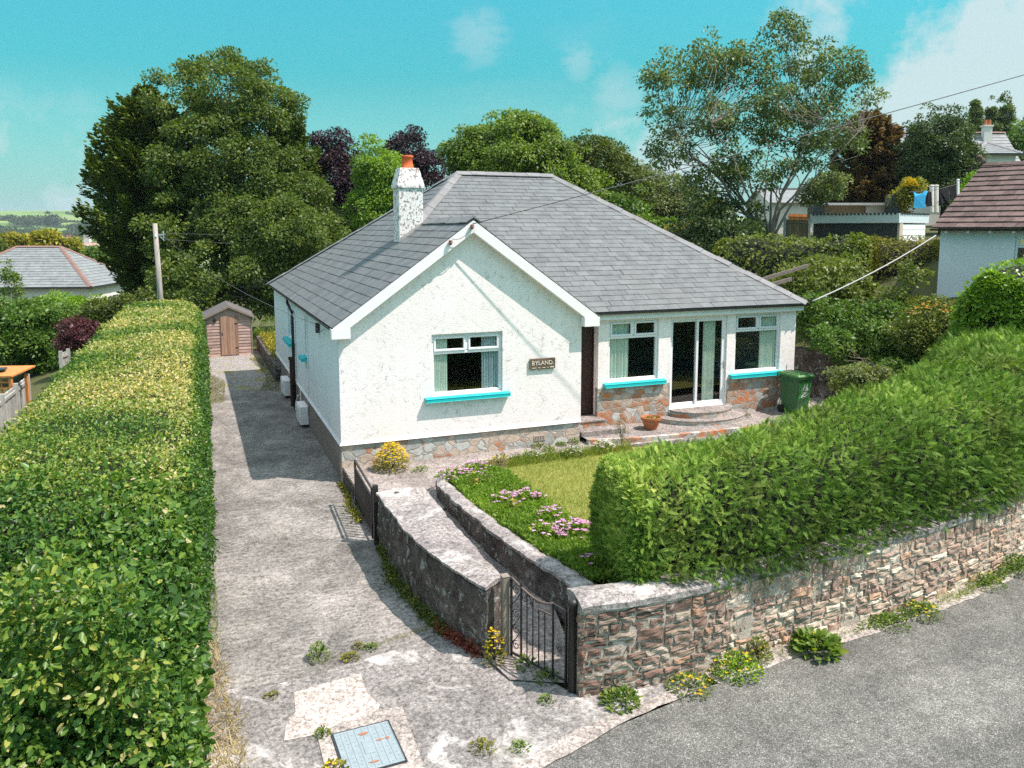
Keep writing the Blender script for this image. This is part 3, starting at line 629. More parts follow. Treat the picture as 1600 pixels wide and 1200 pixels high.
# forecourt + driveway concrete
sheet('forecourt', [(-3.0, 5.0), (.6, 5.9), (2.0, 6.28), (2.84, 6.52), (3.9, 6.84), (5.2, 7.06), (5.4, 7.4), (3.8, 7.45), (3.25, 8.7), (2.9, 9.4), (2.0, 9.15), (.9, 8.95), (-.4, 9.1), (-3.0, 9.0)], .008, M['forecourt'])
sheet('driveway', [(-1.2, 9.05), (-.4, 9.1), (.9, 8.95), (2.0, 9.15), (2.9, 9.4), (2.74, 12.5), (2.72, 26.3), (1.6, 26.7), (.2, 27.0), (-.9, 27.0)], .004, M['drive'])
sheet('gravel_patch', [(-.9, 26.7), (1.6, 26.4), (2.9, 26.0), (2.9, 35.5), (-.9, 35.5)], -.002, M['gravel'])
sheet('kerb_strip', [(2.2, 6.28), (2.95, 6.5), (3.9, 6.80), (5.0, 7.02), (4.9, 7.16), (3.85, 6.98), (2.8, 6.68), (2.1, 6.42)], .013, M['kerb'])
sheet('concrete_patch', [(.86, 8.70), (1.24, 8.76), (1.63, 8.80), (1.62, 8.38), (1.70, 8.10), (1.62, 7.92), (1.15, 7.83), (.66, 7.86), (.70, 8.10), (.83, 8.32)], .014, M['patch'])
sheet('manhole_surround', [(.98, 6.6), (1.86, 6.6), (1.92, 7.98), (1.66, 8.02), (.98, 7.86)], .018, M['kerb'])
# garden path between the two low walls and the apron along the house
sheet('garden_path', [(3.2, 8.0), (3.95, 7.6), (4.35, 9.3), (4.12, 11.2), (4.0, 13.0), (2.9, 13.0), (2.8, 11.0), (2.95, 9.2)], [.03, .03, .12, .2, .3, .3, .2, .1], M['pathc'])
sheet('garden_apron', [(2.72, 12.9), (4.0, 12.98), (4.12, 13.75), (4.6, 14.55), (6.0, 14.85), (8.2, 14.75), (10.2, 14.5), (17, 13.6), (17, 16.8), (8.0, 16.8), (8.0, 16.05), (2.72, 16.05)], .31, M['pathc'])
mb = MB(); mb.prism([(2.70, 12.9, -.05), (4.0, 12.9, -.05), (4.0, 12.9, .3), (2.70, 12.9, .3)], (0, 3.12, 0)); mb.go('apron_base', M['lichen'], kind='structure')
sheet('terrace', [(8.2, 16.8), (8.2, 15.7), (9.3, 15.45), (10.3, 15.35), (16.4, 15.2), (16.4, 17.4), (14.9, 17.4), (14.9, 16.8)], .42, M['pathc'])
mb = MB(); mb.prism([(8.2, 15.7, .2), (9.3, 15.45, .2), (10.3, 15.35, .2), (16.4, 15.2, .2)], (0, 0, .215)); mb.v = mb.v
mb2 = MB()
for a, b in zip([(8.2, 15.7), (9.3, 15.45), (10.3, 15.35)], [(9.3, 15.45), (10.3, 15.35), (16.4, 15.2)]): mb2.prism([(a[0], a[1], .25), (b[0], b[1], .25), (b[0], b[1], .424), (a[0], a[1], .424)], (0, .12, 0))
mb2.go('terrace_edge', M['crazy_rust'], kind='structure')
sheet('lawn', [(5.45, 13.9), (5.44, 9.0), (17, 9.6), (17, 13.6), (10.2, 14.4), (8.2, 14.6), (6.6, 14.6), (5.6, 14.3)], .50, M['lawn'])
sheet('flower_bed', [(4.12, 13.6), (4.05, 12.9), (4.16, 11.2), (4.4, 9.3), (4.6, 8.5), (19, 11.6), (17, 12.5), (5.46, 9.0), (5.47, 13.9), (5.6, 14.3), (6.6, 14.62), (8.2, 14.62), (10.2, 14.42), (10.2, 14.5), (8.2, 14.75), (6.0, 14.85), (4.7, 14.6)], .485, M['soil'])
mb = MB()
for i in range(11):
    x0 = 5.0 + i * .46; mb.obox((x0 + .22, 14.82 - .012 * i, .40), (1, -.02, 0), (.02, 1, 0), (0, 0, 1), .222, .05, .13, rng.random())
mb.go('path_edging', M['kerb'], label='pale concrete edging strip between lawn bed and house path', cat='edging')

# ================================================================== THE BUNGALOW
HX, HY, HR, HB = 2.68, 16.0, 14.87, 29.2
EZ = 3.235
SL, SF, SR = .724, .5575, .793
house = thing('bungalow', 'white rendered bungalow with hipped grey slate roof, front gable and turquoise sills', 'house', (HX, HY, 0))
def V3(o, u, n, a, b, c): return tuple(np.array(o, float) + np.array(u, float) * a + np.array((0, 0, 1.)) * b + np.array(n, float) * c)
def wallsheet(o, u, n, a0, a1, z0, z1, holes=(), depth=.14, top=None, mat=None, name='wall', parent=None, back=True):
    """grid wall with rectangular holes and their reveals; top(a) optional gable line"""
    As = sorted({a0, a1, *[h[0] for h in holes], *[h[1] for h in holes]}); Zs = sorted({z0, z1, *[h[2] for h in holes], *[h[3] for h in holes]})
    mb = MB()
    for i in range(len(As) - 1):
        for j in range(len(Zs) - 1):
            a, b, c, d = As[i], As[i + 1], Zs[j], Zs[j + 1]; cm, dm = (a + b) / 2, (c + d) / 2
            if any(h[0] < cm < h[1] and h[2] < dm < h[3] for h in holes): continue
            mb.add([V3(o, u, n, a, c, 0), V3(o, u, n, b, c, 0), V3(o, u, n, b, d, 0), V3(o, u, n, a, d, 0)], [(0, 1, 2, 3)])
    for h in holes:
        a, b, c, d = h
        for p, q in (((a, c), (b, c)), ((b, c), (b, d)), ((b, d), (a, d)), ((a, d), (a, c))):
            mb.add([V3(o, u, n, *p, 0), V3(o, u, n, *q, 0), V3(o, u, n, *q, -depth), V3(o, u, n, *p, -depth)], [(0, 1, 2, 3)])
    if top: mb.add([V3(o, u, n, *p, 0) for p in top], [tuple(range(len(top)))])
    return mb.go(name, mat, parent)
FU, FN = (1, 0, 0), (0, -1, 0)          # front-facing walls: a = world x
LU, LN = (0, -1, 0), (-1, 0, 0)         # left-facing walls: a = -world y
WIN_G = (4.62, 6.22, 1.66, 2.98); WIN_L = (9.23, 10.63, 1.50, 3.01); DOOR_P = (10.97, 12.67, .68, 2.99); WIN_R = (12.92, 14.38, 1.47, 3.01)
YS = 16.70
apex = (5.5, EZ + SL * (5.5 - 2.53) - .10)
wallsheet((0, HY, 0), FU, FN, HX, 8.14, .86, 3.2, [WIN_G], top=[(HX, 3.2), (8.14, 3.2), (apex[0], apex[1] + .02)], mat=M['render'], parent=house)
mb = MB(); mb.add([(HX, HY, .86), (8.14, HY, .86), (8.14, HY - .035, .79), (HX - .035, HY - .035, .79), (HX, HY + .04, .785), (8.14, HY + .04, .785)], [(0, 1, 2, 3), (3, 2, 5, 4)]); mb.go('bell_cast', M['white'], house)
WS = [(-21.15, -20.72, 1.92, 2.95), (-25.0, -23.5, 1.92, 2.92)]
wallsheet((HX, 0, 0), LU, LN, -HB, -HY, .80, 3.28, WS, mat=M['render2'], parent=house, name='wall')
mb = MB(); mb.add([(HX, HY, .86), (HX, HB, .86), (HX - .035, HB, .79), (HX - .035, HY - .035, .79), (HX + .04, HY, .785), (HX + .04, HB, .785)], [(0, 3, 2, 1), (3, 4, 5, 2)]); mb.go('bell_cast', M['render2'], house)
wallsheet((8.14, 0, 0), (0, 1, 0), (1, 0, 0), HY, 17.0, .80, 3.3, mat=M['render'], parent=house)
wallsheet((0, YS, 0), FU, FN, 8.95, HR, .40, 3.22, [WIN_L, DOOR_P, WIN_R], mat=M['render'], parent=house, depth=.12)
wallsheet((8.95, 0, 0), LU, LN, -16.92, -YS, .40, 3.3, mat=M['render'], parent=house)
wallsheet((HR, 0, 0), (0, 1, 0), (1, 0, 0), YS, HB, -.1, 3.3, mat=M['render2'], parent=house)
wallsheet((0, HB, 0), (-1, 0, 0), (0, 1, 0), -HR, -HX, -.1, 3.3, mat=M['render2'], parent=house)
DR = (8.20, 8.93, .70, 2.95)
wallsheet((0, 16.92, 0), FU, FN, 8.14, 8.95, .40, 3.3, [DR], mat=M['brownp'], parent=house, depth=.04, name='door_surround')
# plinths
mb = MB(); mb.box(HX + .012, HY + .012, -.1, 8.128, HY + .2, .79)
mb.go('stone_plinth', M['crazy_pale'], house)
mb = MB(); mb.box(HX + .015, HY + .2, -.1, HX + .2, HB - .01, .79); mb.go('side_plinth', M['plinthside'], house)
mb = MB(); mb.box(8.93, YS - .03, .3, 10.965, YS + .1, 1.37); mb.go('stone_plinth', M['crazy_rust'], house)
mb = MB(); mb.box(12.70, YS - .03, .3, HR + .02, YS + .1, 1.33); mb.go('stone_plinth', M['crazy_rust'], house)
mb = MB(); mb.box(8.10, HY + .2, -.1, 8.125, 16.9, .79); mb.go('stone_plinth', M['crazy_rust'], house)
v = MB(); v.box(6.98, HY - .004, .45, 7.26, HY + .03, .57); vo_ = v.go('air_vent', M['beige'], house)
v = MB(); [v.box(7.0 + k * .042, HY - .009, .465, 7.012 + k * .042, HY + .0, .555) for k in range(6)]; v.go('grille', M['black'], vo_)
v = MB(); v.box(13.9, YS - .045, .5, 14.15, YS - .02, .60); v.go('air_vent', M['terra'], house)
# rooms (dark interior)
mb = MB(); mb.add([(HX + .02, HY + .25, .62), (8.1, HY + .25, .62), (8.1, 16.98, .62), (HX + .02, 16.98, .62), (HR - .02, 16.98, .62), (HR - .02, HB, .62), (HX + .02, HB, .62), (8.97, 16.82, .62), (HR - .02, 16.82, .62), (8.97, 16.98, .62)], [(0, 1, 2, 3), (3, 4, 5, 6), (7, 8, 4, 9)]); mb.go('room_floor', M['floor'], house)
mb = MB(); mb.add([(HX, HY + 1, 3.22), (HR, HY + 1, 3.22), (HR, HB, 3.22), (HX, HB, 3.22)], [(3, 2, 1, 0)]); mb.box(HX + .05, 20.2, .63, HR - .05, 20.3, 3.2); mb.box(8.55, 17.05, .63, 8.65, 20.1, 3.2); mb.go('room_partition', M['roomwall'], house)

# windows -------------------------------------------------
def frame_rect(mb, o, u, n, a0, a1, z0, z1, w, d0, d1):
    """frame ring w wide, between depth d0 (front) and d1 (behind) along -n"""
    def bx(aa, ab, za, zb):
        c = V3(o, u, n, (aa + ab) / 2, (za + zb) / 2, -(d0 + d1) / 2); mb.obox(c, u, (0, 0, 1), n, abs(ab - aa) / 2, abs(zb - za) / 2, abs(d1 - d0) / 2)
    bx(a0, a1, z1 - w, z1); bx(a0, a1, z0, z0 + w); bx(a0, a0 + w, z0 + w, z1 - w); bx(a1 - w, a1, z0 + w, z1 - w)
def glassp(o, u, n, a0, a1, z0, z1, d, parent):
    mb = MB(); mb.add([V3(o, u, n, a0, z0, -d), V3(o, u, n, a1, z0, -d), V3(o, u, n, a1, z1, -d), V3(o, u, n, a0, z1, -d)], [(0, 1, 2, 3)]); return mb.go('glass', M['glass'], parent)
def window(o, u, n, W_, split=.31, mull=.5, dep=.07):
    a0, a1, z0, z1 = W_; mb = MB()
    zt = z1 - (z1 - z0) * split; am = a0 + (a1 - a0) * mull
    frame_rect(mb, o, u, n, a0 + .003, a1 - .003, z0 + .003, z1 - .003, .06, dep, dep + .07)
    mb.obox(V3(o, u, n, (a0 + a1) / 2, zt, -(dep + .035)), u, (0, 0, 1), n, (a1 - a0) / 2 - .062, .03, .033)
    mb.obox(V3(o, u, n, am, (zt + z1) / 2, -(dep + .035)), u, (0, 0, 1), n, .03, (z1 - zt) / 2 - .045, .033)
    f = mb.go('window', M['upvc'], house); bevel(f, .006, 1)
    for aa, ab in ((a0 + .064, am - .032), (am + .032, a1 - .064)):
        s = MB(); frame_rect(s, o, u, n, aa, ab, zt + .032, z1 - .064, .045, dep - .018, dep + .03); c = s.go('sash', M['upvc'], f); bevel(c, .006, 1)
    glassp(o, u, n, a0 + .055, a1 - .055, z0 + .055, z1 - .055, dep + .045, f)
    return f
def sill(o, u, n, a0, a1, z, pr=.13, t=.085):
    mb = MB(); c = lambda a, zz, d: V3(o, u, n, a, zz, d)
    mb.add([c(a0, z, -.07), c(a1, z, -.07), c(a1, z - .03, pr), c(a0, z - .03, pr), c(a0, z - t, -.07), c(a1, z - t, -.07), c(a1, z - t - .02, pr), c(a0, z - t - .02, pr)],
           [(0, 1, 2, 3)[::-1], (4, 5, 6, 7), (3, 2, 6, 7), (0, 3, 7, 4), (2, 1, 5, 6), (1, 0, 4, 5)]); return bevel(mb.go('window_sill', M['turq'], house), .008)
window((0, HY, 0), FU, FN, WIN_G, .31, .50); sill((0, HY, 0), FU, FN, 4.46, 6.36, 1.655)
window((0, YS, 0), FU, FN, WIN_L, .29, .5, .05); sill((0, YS, 0), FU, FN, 9.10, 10.80, 1.495, .14, .09)
window((0, YS, 0), FU, FN, WIN_R, .29, .52, .05); sill((0, YS, 0), FU, FN, 12.76, 14.46, 1.465, .14, .09)
for w in WS:
    window((HX, 0, 0), LU, LN, w, .3, .5, .05); sill((HX, 0, 0), LU, LN, w[0] - .10, w[1] + .08, w[2], .17, .10)
# patio door: two tall panes
a0, a1, z0, z1 = DOOR_P; o_ = (0, YS, 0); am = (a0 + a1) / 2 - .02
mb = MB(); frame_rect(mb, o_, FU, FN, a0 + .003, a1 - .003, z0 + .003, z1 - .003, .055, .04, .12); pd = mb.go('patio_door', M['upvc'], house); bevel(pd, .006, 1)
for aa, ab, dd in ((a0 + .058, am + .035, .085), (am - .035, a1 - .058, .045)):
    s = MB(); frame_rect(s, o_, FU, FN, aa, ab, z0 + .058, z1 - .058, .07, dd, dd + .035); q = s.go('door_leaf', M['upvc'], pd); bevel(q, .006, 1)
    glassp(o_, FU, FN, aa + .065, ab - .065, z0 + .12, z1 - .12, dd + .018, pd)
s = MB(); s.obox((a1 - .105, YS - .03, 1.72), FU, (0, 1, 0), (0, 0, 1), .02, .02, .10); s.obox((a1 - .15, YS - .035, 1.76), FU, (0, 1, 0), (0, 0, 1), .05, .012, .012); bevel(s.go('door_handle', M['steel'], pd), .004)
# brown entrance door with panels
s = MB(); s.box(8.205, 16.965, .705, 8.925, 17.0, 2.945); ed = s.go('entrance_door', M['brownp'], house)
for k, (za, zb) in enumerate(((.80, 1.15), (1.25, 1.60), (1.70, 2.05), (2.15, 2.5), (2.58, 2.86))):
    s = MB(); s.box(8.29, 16.952, za, 8.54, 16.964, zb); s.box(8.60, 16.952, za, 8.85, 16.964, zb); bevel(s.go('door_panel', M['brownp'], ed), .008)
# curtains (hang inside)
def curtain(o, u, n, a0, a1, z0, z1, d, mat, label, folds=7, amp=.025, seed=1):
    g = np.random.default_rng(seed); m = folds * 8; V = []
    for i in range(m + 1):
        a = a0 + (a1 - a0) * i / m; w = amp * math.sin(i / m * folds * 2 * math.pi) + g.normal() * amp * .12
        for z in (z0, (z0 + z1) / 2, z1): V.append(V3(o, u, n, a + g.normal() * .001, z, -d + w))
    mk('curtain', V, [(i * 3 + k, i * 3 + 3 + k, i * 3 + 4 + k, i * 3 + 1 + k) for i in range(m) for k in (0, 1)], mat, smooth=True, label=label, cat='curtain', group='window curtains')
curtain((0, HY, 0), FU, FN, 4.66, 5.00, 1.70, 2.95, .14, M['curt_green'], 'pale green curtain at the left side of the gable window', 9, .012)
curtain((0, HY, 0), FU, FN, 5.78, 6.19, 1.70, 2.95, .15, M['curt_blue'], 'blue grey curtain at the right side of the gable window', 7, .03)
curtain((0, YS, 0), FU, FN, 9.27, 9.85, 1.52, 2.97, .14, M['curt_green'], 'pale green curtain in the window between brown door and patio door', 6, .03)
curtain((0, YS, 0), FU, FN, 12.05, 12.42, .72, 2.93, .17, M['curt_green'], 'tall pale green curtain behind the patio door glass', 6, .025)
curtain((0, YS, 0), FU, FN, 13.80, 14.34, 1.50, 2.97, .14, M['curt_green'], 'pale green curtain in the window above the wheelie bin', 7, .03)

# ---------------- roof
def clip(poly, a, b, c):               # keep a*x+b*y<=c
    out = []
    for i in range(len(poly)):
        p, q = poly[i], poly[(i + 1) % len(poly)]; dp, dq = a * p[0] + b * p[1] - c, a * q[0] + b * q[1] - c
        if dp <= 0: out.append(p)
        if dp * dq < 0: t = dp / (dp - dq); out.append((p[0] + (q[0] - p[0]) * t, p[1] + (q[1] - p[1]) * t))
    return out
def inhalf(cell, poly):                # convex poly, counter-clockwise
    for i in range(len(poly)):
        p, q = poly[i], poly[(i + 1) % len(poly)]; ex, ey = q[0] - p[0], q[1] - p[1]
        cell = clip(cell, ey, -ex, ey * p[0] - ex * p[1])
        if len(cell) < 3: return []
    return cell
def slates(name, polys, o, s, t, mat, parent, sw=.36, sh=.27, th=.008, seed=1, flat=False, rough=.35):
    """polys: list of convex polygons in (s,t); o origin; s along eave; t up the slope"""
    g = np.random.default_rng(seed); o, s, t = (np.array(q, float) for q in (o, s, t)); n = np.cross(s, t); n = n if n[2] > 0 else -n
    mb = MB(); xs = [p[0] for P in polys for p in P]; ts = [p[1] for P in polys for p in P]
    for P in polys:
        ar = sum(P[i][0] * P[(i + 1) % len(P)][1] - P[(i + 1) % len(P)][0] * P[i][1] for i in range(len(P)))
        if ar < 0: P.reverse()
    rows = int((max(ts) - min(ts)) / sh) + 2; cols = int((max(xs) - min(xs)) / sw) + 3
    for j in range(rows):
        t0 = min(ts) + j * sh
        for i in range(cols):
            x0 = min(xs) + (i - 1 + .5 * (j % 2)) * sw + g.normal() * .004; dz = g.normal() * .0015; r = g.random(); sk = g.normal() * .003
            cell = [(x0 + .003, t0 - .01 + sk), (x0 + sw - .003, t0 - .01 - sk), (x0 + sw - .003, t0 + sh), (x0 + .003, t0 + sh)]
            for P in polys:
                c = inhalf(list(cell), P)
                if len(c) < 3: continue
                def h(tt): return .004 + dz + th * 1.3 * (1 - (tt - t0) / sh)
                top = [o + s * a + t * b + n * h(b) for a, b in c]; bot = [o + s * a + t * b - n * .006 for a, b in c]; k = len(c)
                mb.add(top + bot, [tuple(range(k))] + [(q, (q + 1) % k, k + (q + 1) % k, k + q) for q in range(k)], r)
    return mb.go(name, mat, parent)
def slope_plane(eave_o, s, up_h, k):   # returns t unit vector; k slope; length factor
    t = np.array([up_h[0], up_h[1], k], float); L = np.linalg.norm(t); return t / L, L
RX0, RX1, RY, RZ = 7.48, 10.53, 22.92, 6.82
FY = 16.49; GY = 15.80; BX = 15.05; BY = 29.4; LX = 2.53
hipy = FY + .6 * (RY - FY)
# left slope: s along +y, t up (+x)
t, L = slope_plane(None, None, (1, 0), SL); f = L
slates('slate_roof', [[(hipy, 0), (BY, 0), (BY - 6.48, (RX0 - LX) * f), (hipy, 2.97 * f)], [(GY, 0), (hipy, 0), (hipy, 2.97 * f), (GY, 2.97 * f)]], (LX, 0, EZ), (0, 1, 0), t, M['slate'], house, .36, .25, seed=2)
# front slope
t, L = slope_plane(None, None, (0, 1), SF); f = L
slates('slate_roof', [[(8.47, 0), (BX, 0), (RX1, (RY - FY) * f), (RX0, (RY - FY) * f), (5.5, (hipy - FY) * f)]], (0, FY, EZ), (1, 0, 0), t, M['slate'], house, .33, .228, seed=3)
# right slope, back slope, gable right slope
t, L = slope_plane(None, None, (-1, 0), SR); f = L
slates('slate_roof', [[(FY, 0), (RY, (BX - RX1) * f), (BY, 0)]], (BX, 0, EZ), (0, 1, 0), t, M['slate'], house, .37, .272, seed=4)
t, L = slope_plane(None, None, (0, -1), 3.585 / 6.48); f = L
slates('slate_roof', [[(LX, 0), (RX0, 6.48 * f), (RX1, 6.48 * f), (BX, 0)]], (0, BY, EZ), (1, 0, 0), t, M['slate'], house, .7, .54, seed=5)
t, L = slope_plane(None, None, (-1, 0), SL); f = L
slates('slate_roof', [[(GY, 0), (FY, 0), (hipy, 2.97 * f), (GY, 2.97 * f)]], (8.47, 0, EZ), (0, 1, 0), t, M['slate'], house, .42, .28, seed=6)
# sarking deck just under the slates
A_ = 5.5; AZ = EZ + SL * 2.97
mb = MB(); dz = -.02
pts = [(LX, GY, EZ), (A_, GY, AZ), (A_, hipy, AZ), (RX0, RY, RZ), (LX, BY, EZ), (RX1, RY, RZ), (BX, BY, EZ), (BX, FY, EZ), (8.47, FY, EZ), (8.47, GY, EZ)]
mb.add([(p[0], p[1], p[2] + dz) for p in pts], [(0, 1, 2, 3, 4), (4, 3, 5, 6), (6, 5, 7), (7, 5, 3, 2, 8), (8, 2, 1, 9)]); mb.go('roof_deck', M['barkdark'], house)
# ridge and hip cappings
def capping(p, q, w=.17, seg=.46, seed=1, name='ridge_tile', mat='ridge_grey', lift=.03, drop=.085, parent=None, side=None):
    g = np.random.default_rng(seed); p, q = np.array(p, float), np.array(q, float); L = np.linalg.norm(q - p); d = (q - p) / L; n = max(1, round(L / seg)); a = np.cross(d, (0, 0, 1)); a /= np.linalg.norm(a); up = np.cross(a, d); mb = MB()
    for i in range(n):
        s0, s1 = p + d * (L * i / n + .004), p + d * (L * (i + 1) / n - .004); e = g.normal() * .004 + .006 * (i % 2)
        prof = [(-w, -drop), (-w, -drop + .02), (-.025, lift + .005), (.025, lift + .005), (w, -drop + .02), (w, -drop), (0, lift - .03)]
        V = [s + a * x + up * (z + e) for s in (s0, s1) for x, z in prof]; k = 7
        mb.add(V, [tuple(range(k))[::-1], tuple(range(k, 2 * k))] + [(j, (j + 1) % k, k + (j + 1) % k, k + j) for j in range(k)], g.random())
    return mb.go(name, M[mat], parent or house)
capping((RX0 - .05, RY, RZ + .03), (RX1 + .05, RY, RZ + .03), .20, seed=1, drop=.09)
capping((RX1, RY, RZ + .02), (BX, FY, EZ + .02), .17, seed=2, drop=.065)
capping((RX0, RY, RZ + .02), (A_ + .02, hipy, AZ + .02), .17, seed=3, drop=.065)
capping((RX0, RY, RZ + .02), (LX, BY, EZ + .02), .15, seed=4, drop=.065)
capping((RX1, RY, RZ + .02), (BX, BY, EZ + .02), .15, seed=5, drop=.065)
capping((A_, GY - .02, AZ + .03), (A_, 19.2, AZ + .015), .17, seed=6, drop=.11)
# hip iron at right corner
mb = MB(); mb.tube([(BX - .02, FY + .02, EZ + .05), (BX + .09, FY - .08, EZ + .10), (BX + .12, FY - .11, EZ + .18), (BX + .07, FY - .07, EZ + .22), (BX + .04, FY - .04, EZ + .18)], .012, 6); mb.go('hip_iron', M['iron'], house, smooth=True)
# barge boards with boxed ends
wb = .22
def barge(xa, za, xb, zb):
    mb = MB(); mb.prism([(xa, GY, za), (xb, GY, zb), (xb, GY, zb - wb * 1.15), (xa, GY, za - wb * 1.15)], (0, .035, 0)); mb.prism([(xa, GY + .036, za - wb * 1.10), (xb, GY + .036, zb - wb * 1.10), (xb, GY + .036, zb - wb * 1.15), (xa, GY + .036, za - wb * 1.15)], (0, .162, 0)); return bevel(mb.go('bargeboard', M['white'], house), .006)
barge(LX + .02, EZ - .0, A_, AZ - .02); barge(8.45, EZ - .0, A_ + .001, AZ - .02)
for xa, xb in ((LX - .02, LX + .36), (8.47 - .36, 8.47 + .02)):
    mb = MB(); mb.box(xa, GY - .012, EZ - .23, xb, GY + .19, EZ - .02); bevel(mb.go('boxed_eave_end', M['white'], house), .008)
# fascias, soffits, gutters
def halfpipe(p, q, r=.06, n=8):
    p, q = np.array(p, float), np.array(q, float); d = (q - p) / np.linalg.norm(q - p); a = np.cross(d, (0, 0, 1)); V = []
    for s in (p, q):
        for rr in (r, r * .86):
            for k in range(n + 1):
                th = math.pi * k / n; V.append(s + a * rr * math.cos(th) - np.array([0, 0, 1.]) * rr * math.sin(th))
    m = n + 1; Fc = []
    for k in range(n): Fc += [(k, k + 1, 2 * m + k + 1, 2 * m + k), (m + k, 3 * m + k, 3 * m + k + 1, m + k + 1)]
    Fc += [(0, 2 * m, 3 * m, m), (n, m + n, 3 * m + n, 2 * m + n)]
    Fc += [tuple(range(m)) , tuple(range(2 * m, 3 * m))]
    mb = MB(); mb.add(V, Fc); return mb
halfpipe((8.50, FY + .02, EZ - .01), (BX + .05, FY + .02, EZ - .01)).go('gutter', M['gutter'], house, smooth=False)
halfpipe((LX + .02, GY + .2, EZ - .01), (LX + .02, BY, EZ - .01)).go('gutter', M['gutter'], house)
halfpipe((BX - .02, FY, EZ - .01), (BX - .02, BY, EZ - .01)).go('gutter', M['gutter'], house)
mb = MB(); mb.box(8.50, FY + .085, EZ - .20, BX - .05, FY + .11, EZ - .01); mb.box(8.5, FY + .11, EZ - .19, BX - .05, YS + .02, EZ - .17); mb.go('fascia', M['white'], house)
mb = MB(); mb.box(LX + .075, GY + .2, EZ - .14, LX + .10, BY, EZ - .02); mb.box(LX + .10, GY + .2, EZ - .12, HX + .02, BY, EZ - .10); mb.go('fascia', M['gutter'], house)
mb = MB(); mb.box(BX - .11, FY + .1, EZ - .19, BX - .08, BY, EZ - .01); mb.box(BX - .11, FY + .11, EZ - .19, HR - .02, BY, EZ - .17); mb.go('fascia', M['white'], house)
# downpipe, waste pipes, meter boxes on the side wall
mb = MB(); mb.tube([(LX + .02, 23.9, EZ - .06), (LX + .02, 23.9, EZ - .16), (HX - .07, 23.75, EZ - .36), (HX - .07, 23.3, EZ - .42), (HX - .075, 23.2, EZ - .55), (HX - .075, 23.2, .02)], .04, 8); mb.go('downpipe', M['black'], house, smooth=True)
mb = MB(); mb.tube([(HX - .09, 23.7, -.05), (HX - .09, 23.7, 1.42)], .055, 8); mb.tube([(HX - .09, 23.7, 1.38), (HX - .09, 23.7, 1.47)], .08, 8); mb.go('soil_pipe', M['brownp'], house)
for pts_, r_ in (([(HX - .06, 22.6, .55), (HX - .08, 22.9, .3), (HX - .09, 22.9, .06)], .022), ([(HX - .03, 22.2, .8), (HX - .03, 22.2, .34)], .02), ([(HX - .02, 20.95, .34), (HX - .02, 20.6, 1.2), (HX - .02, 20.6, 3.05)], .013)):
    mb = MB(); mb.tube(pts_, r_, 6); mb.go('waste_pipe', M['white'], house)
for k, (y0, y1) in enumerate(((20.95, 21.75), (24.85, 25.75))):
    mb = MB(); mb.box(HX - .21, y0, -.02 + .1, HX + .01, y1, .56); bx = mb.go('meter_box', M['white'], house, label=('weathered meter box nearest the drive end', 'meter box beyond the downpipe')[k]); bevel(bx, .012)
    mb = MB(); mb.box(HX - .222, y0 + .05, .12, HX - .212, y1 - .05, .5); mb.go('meter_door', M['upvc'], bx)
mb = MB(); mb.obox((HX - .05, 18.55, 2.92), (1, 0, 0), (0, 1, 0), (0, 0, 1), .03, .09, .11); mb.tube([(HX - .05, 18.45, 3.0), (HX - .12, 18.3, 2.98), (HX - .1, 17.9, 2.9), (HX - .04, 17.6, 3.0)], .008, 5); mb.go('cable_bracket', M['black'], house)
# insulators on the bargeboard
for x, z in ((A_ - .05, AZ - .16), (A_ - .52, AZ - .48)):
    mb = MB(); mb.lathe((x, GY - .05, z - .05), [(0, 0), (.02, 0), (.028, .03), (.045, .035), (.045, .055), (.03, .06), (.042, .075), (.042, .09), (.015, .105), (0, .105)], 12); mb.tube([(x, GY, z - .04), (x, GY - .05, z - .05)], .01, 5); mb.go('insulator', M['ceramic'], house, smooth=True)
# chimney
cx0, cx1, cy0, cy1 = 4.76, 5.37, 19.2, 19.78
mb = MB(); mb.box(cx0, cy0, 4.7, cx1, cy1, 6.19); ch = mb.go('chimney', M['flake'], house); bevel(ch, .015)
mb = MB(); e = .035; s_ = .07
V = [(cx0 - e, cy0 - e, 6.17), (cx1 + e, cy0 - e, 6.17), (cx1 + e, cy1 + e, 6.17), (cx0 - e, cy1 + e, 6.17), (cx0 - e, cy0 - e, 6.24), (cx1 + e, cy0 - e, 6.24), (cx1 + e, cy1 + e, 6.24), (cx0 - e, cy1 + e, 6.24), (cx0 + s_, cy0 + s_, 6.66), (cx1 - s_, cy0 + s_, 6.66), (cx1 - s_, cy1 - s_, 6.66), (cx0 + s_, cy1 - s_, 6.66)]
mb.add(V, [(3, 2, 1, 0), (0, 1, 5, 4), (1, 2, 6, 5), (2, 3, 7, 6), (3, 0, 4, 7), (4, 5, 9, 8), (5, 6, 10, 9), (6, 7, 11, 10), (7, 4, 8, 11), (8, 9, 10, 11)]); bevel(mb.go('chimney_cap', M['flake'], ch), .012)
mb = MB(); mb.lathe(((cx0 + cx1) / 2 + .0, (cy0 + cy1) / 2, 6.64), [(.165, 0), (.155, .05), (.135, .06), (.128, .27), (.145, .28), (.148, .33), (.10, .335), (.095, .05), (.0, .04)], 20); mb.go('chimney_pot', M['pot'], ch, smooth=True)
mb = MB(); mb.prism([(cx0 - .02, cy0 - .03, EZ + SL * (cx0 - LX) - .0), (cx1 + .02, cy0 - .03, EZ + SL * (cx1 - LX)), (cx1 + .02, cy0 - .03, EZ + SL * (cx1 - LX) + .09), (cx0 - .02, cy0 - .03, EZ + SL * (cx0 - LX) + .09)], (0, .03, 0)); mb.go('flashing', M['felt'], ch)
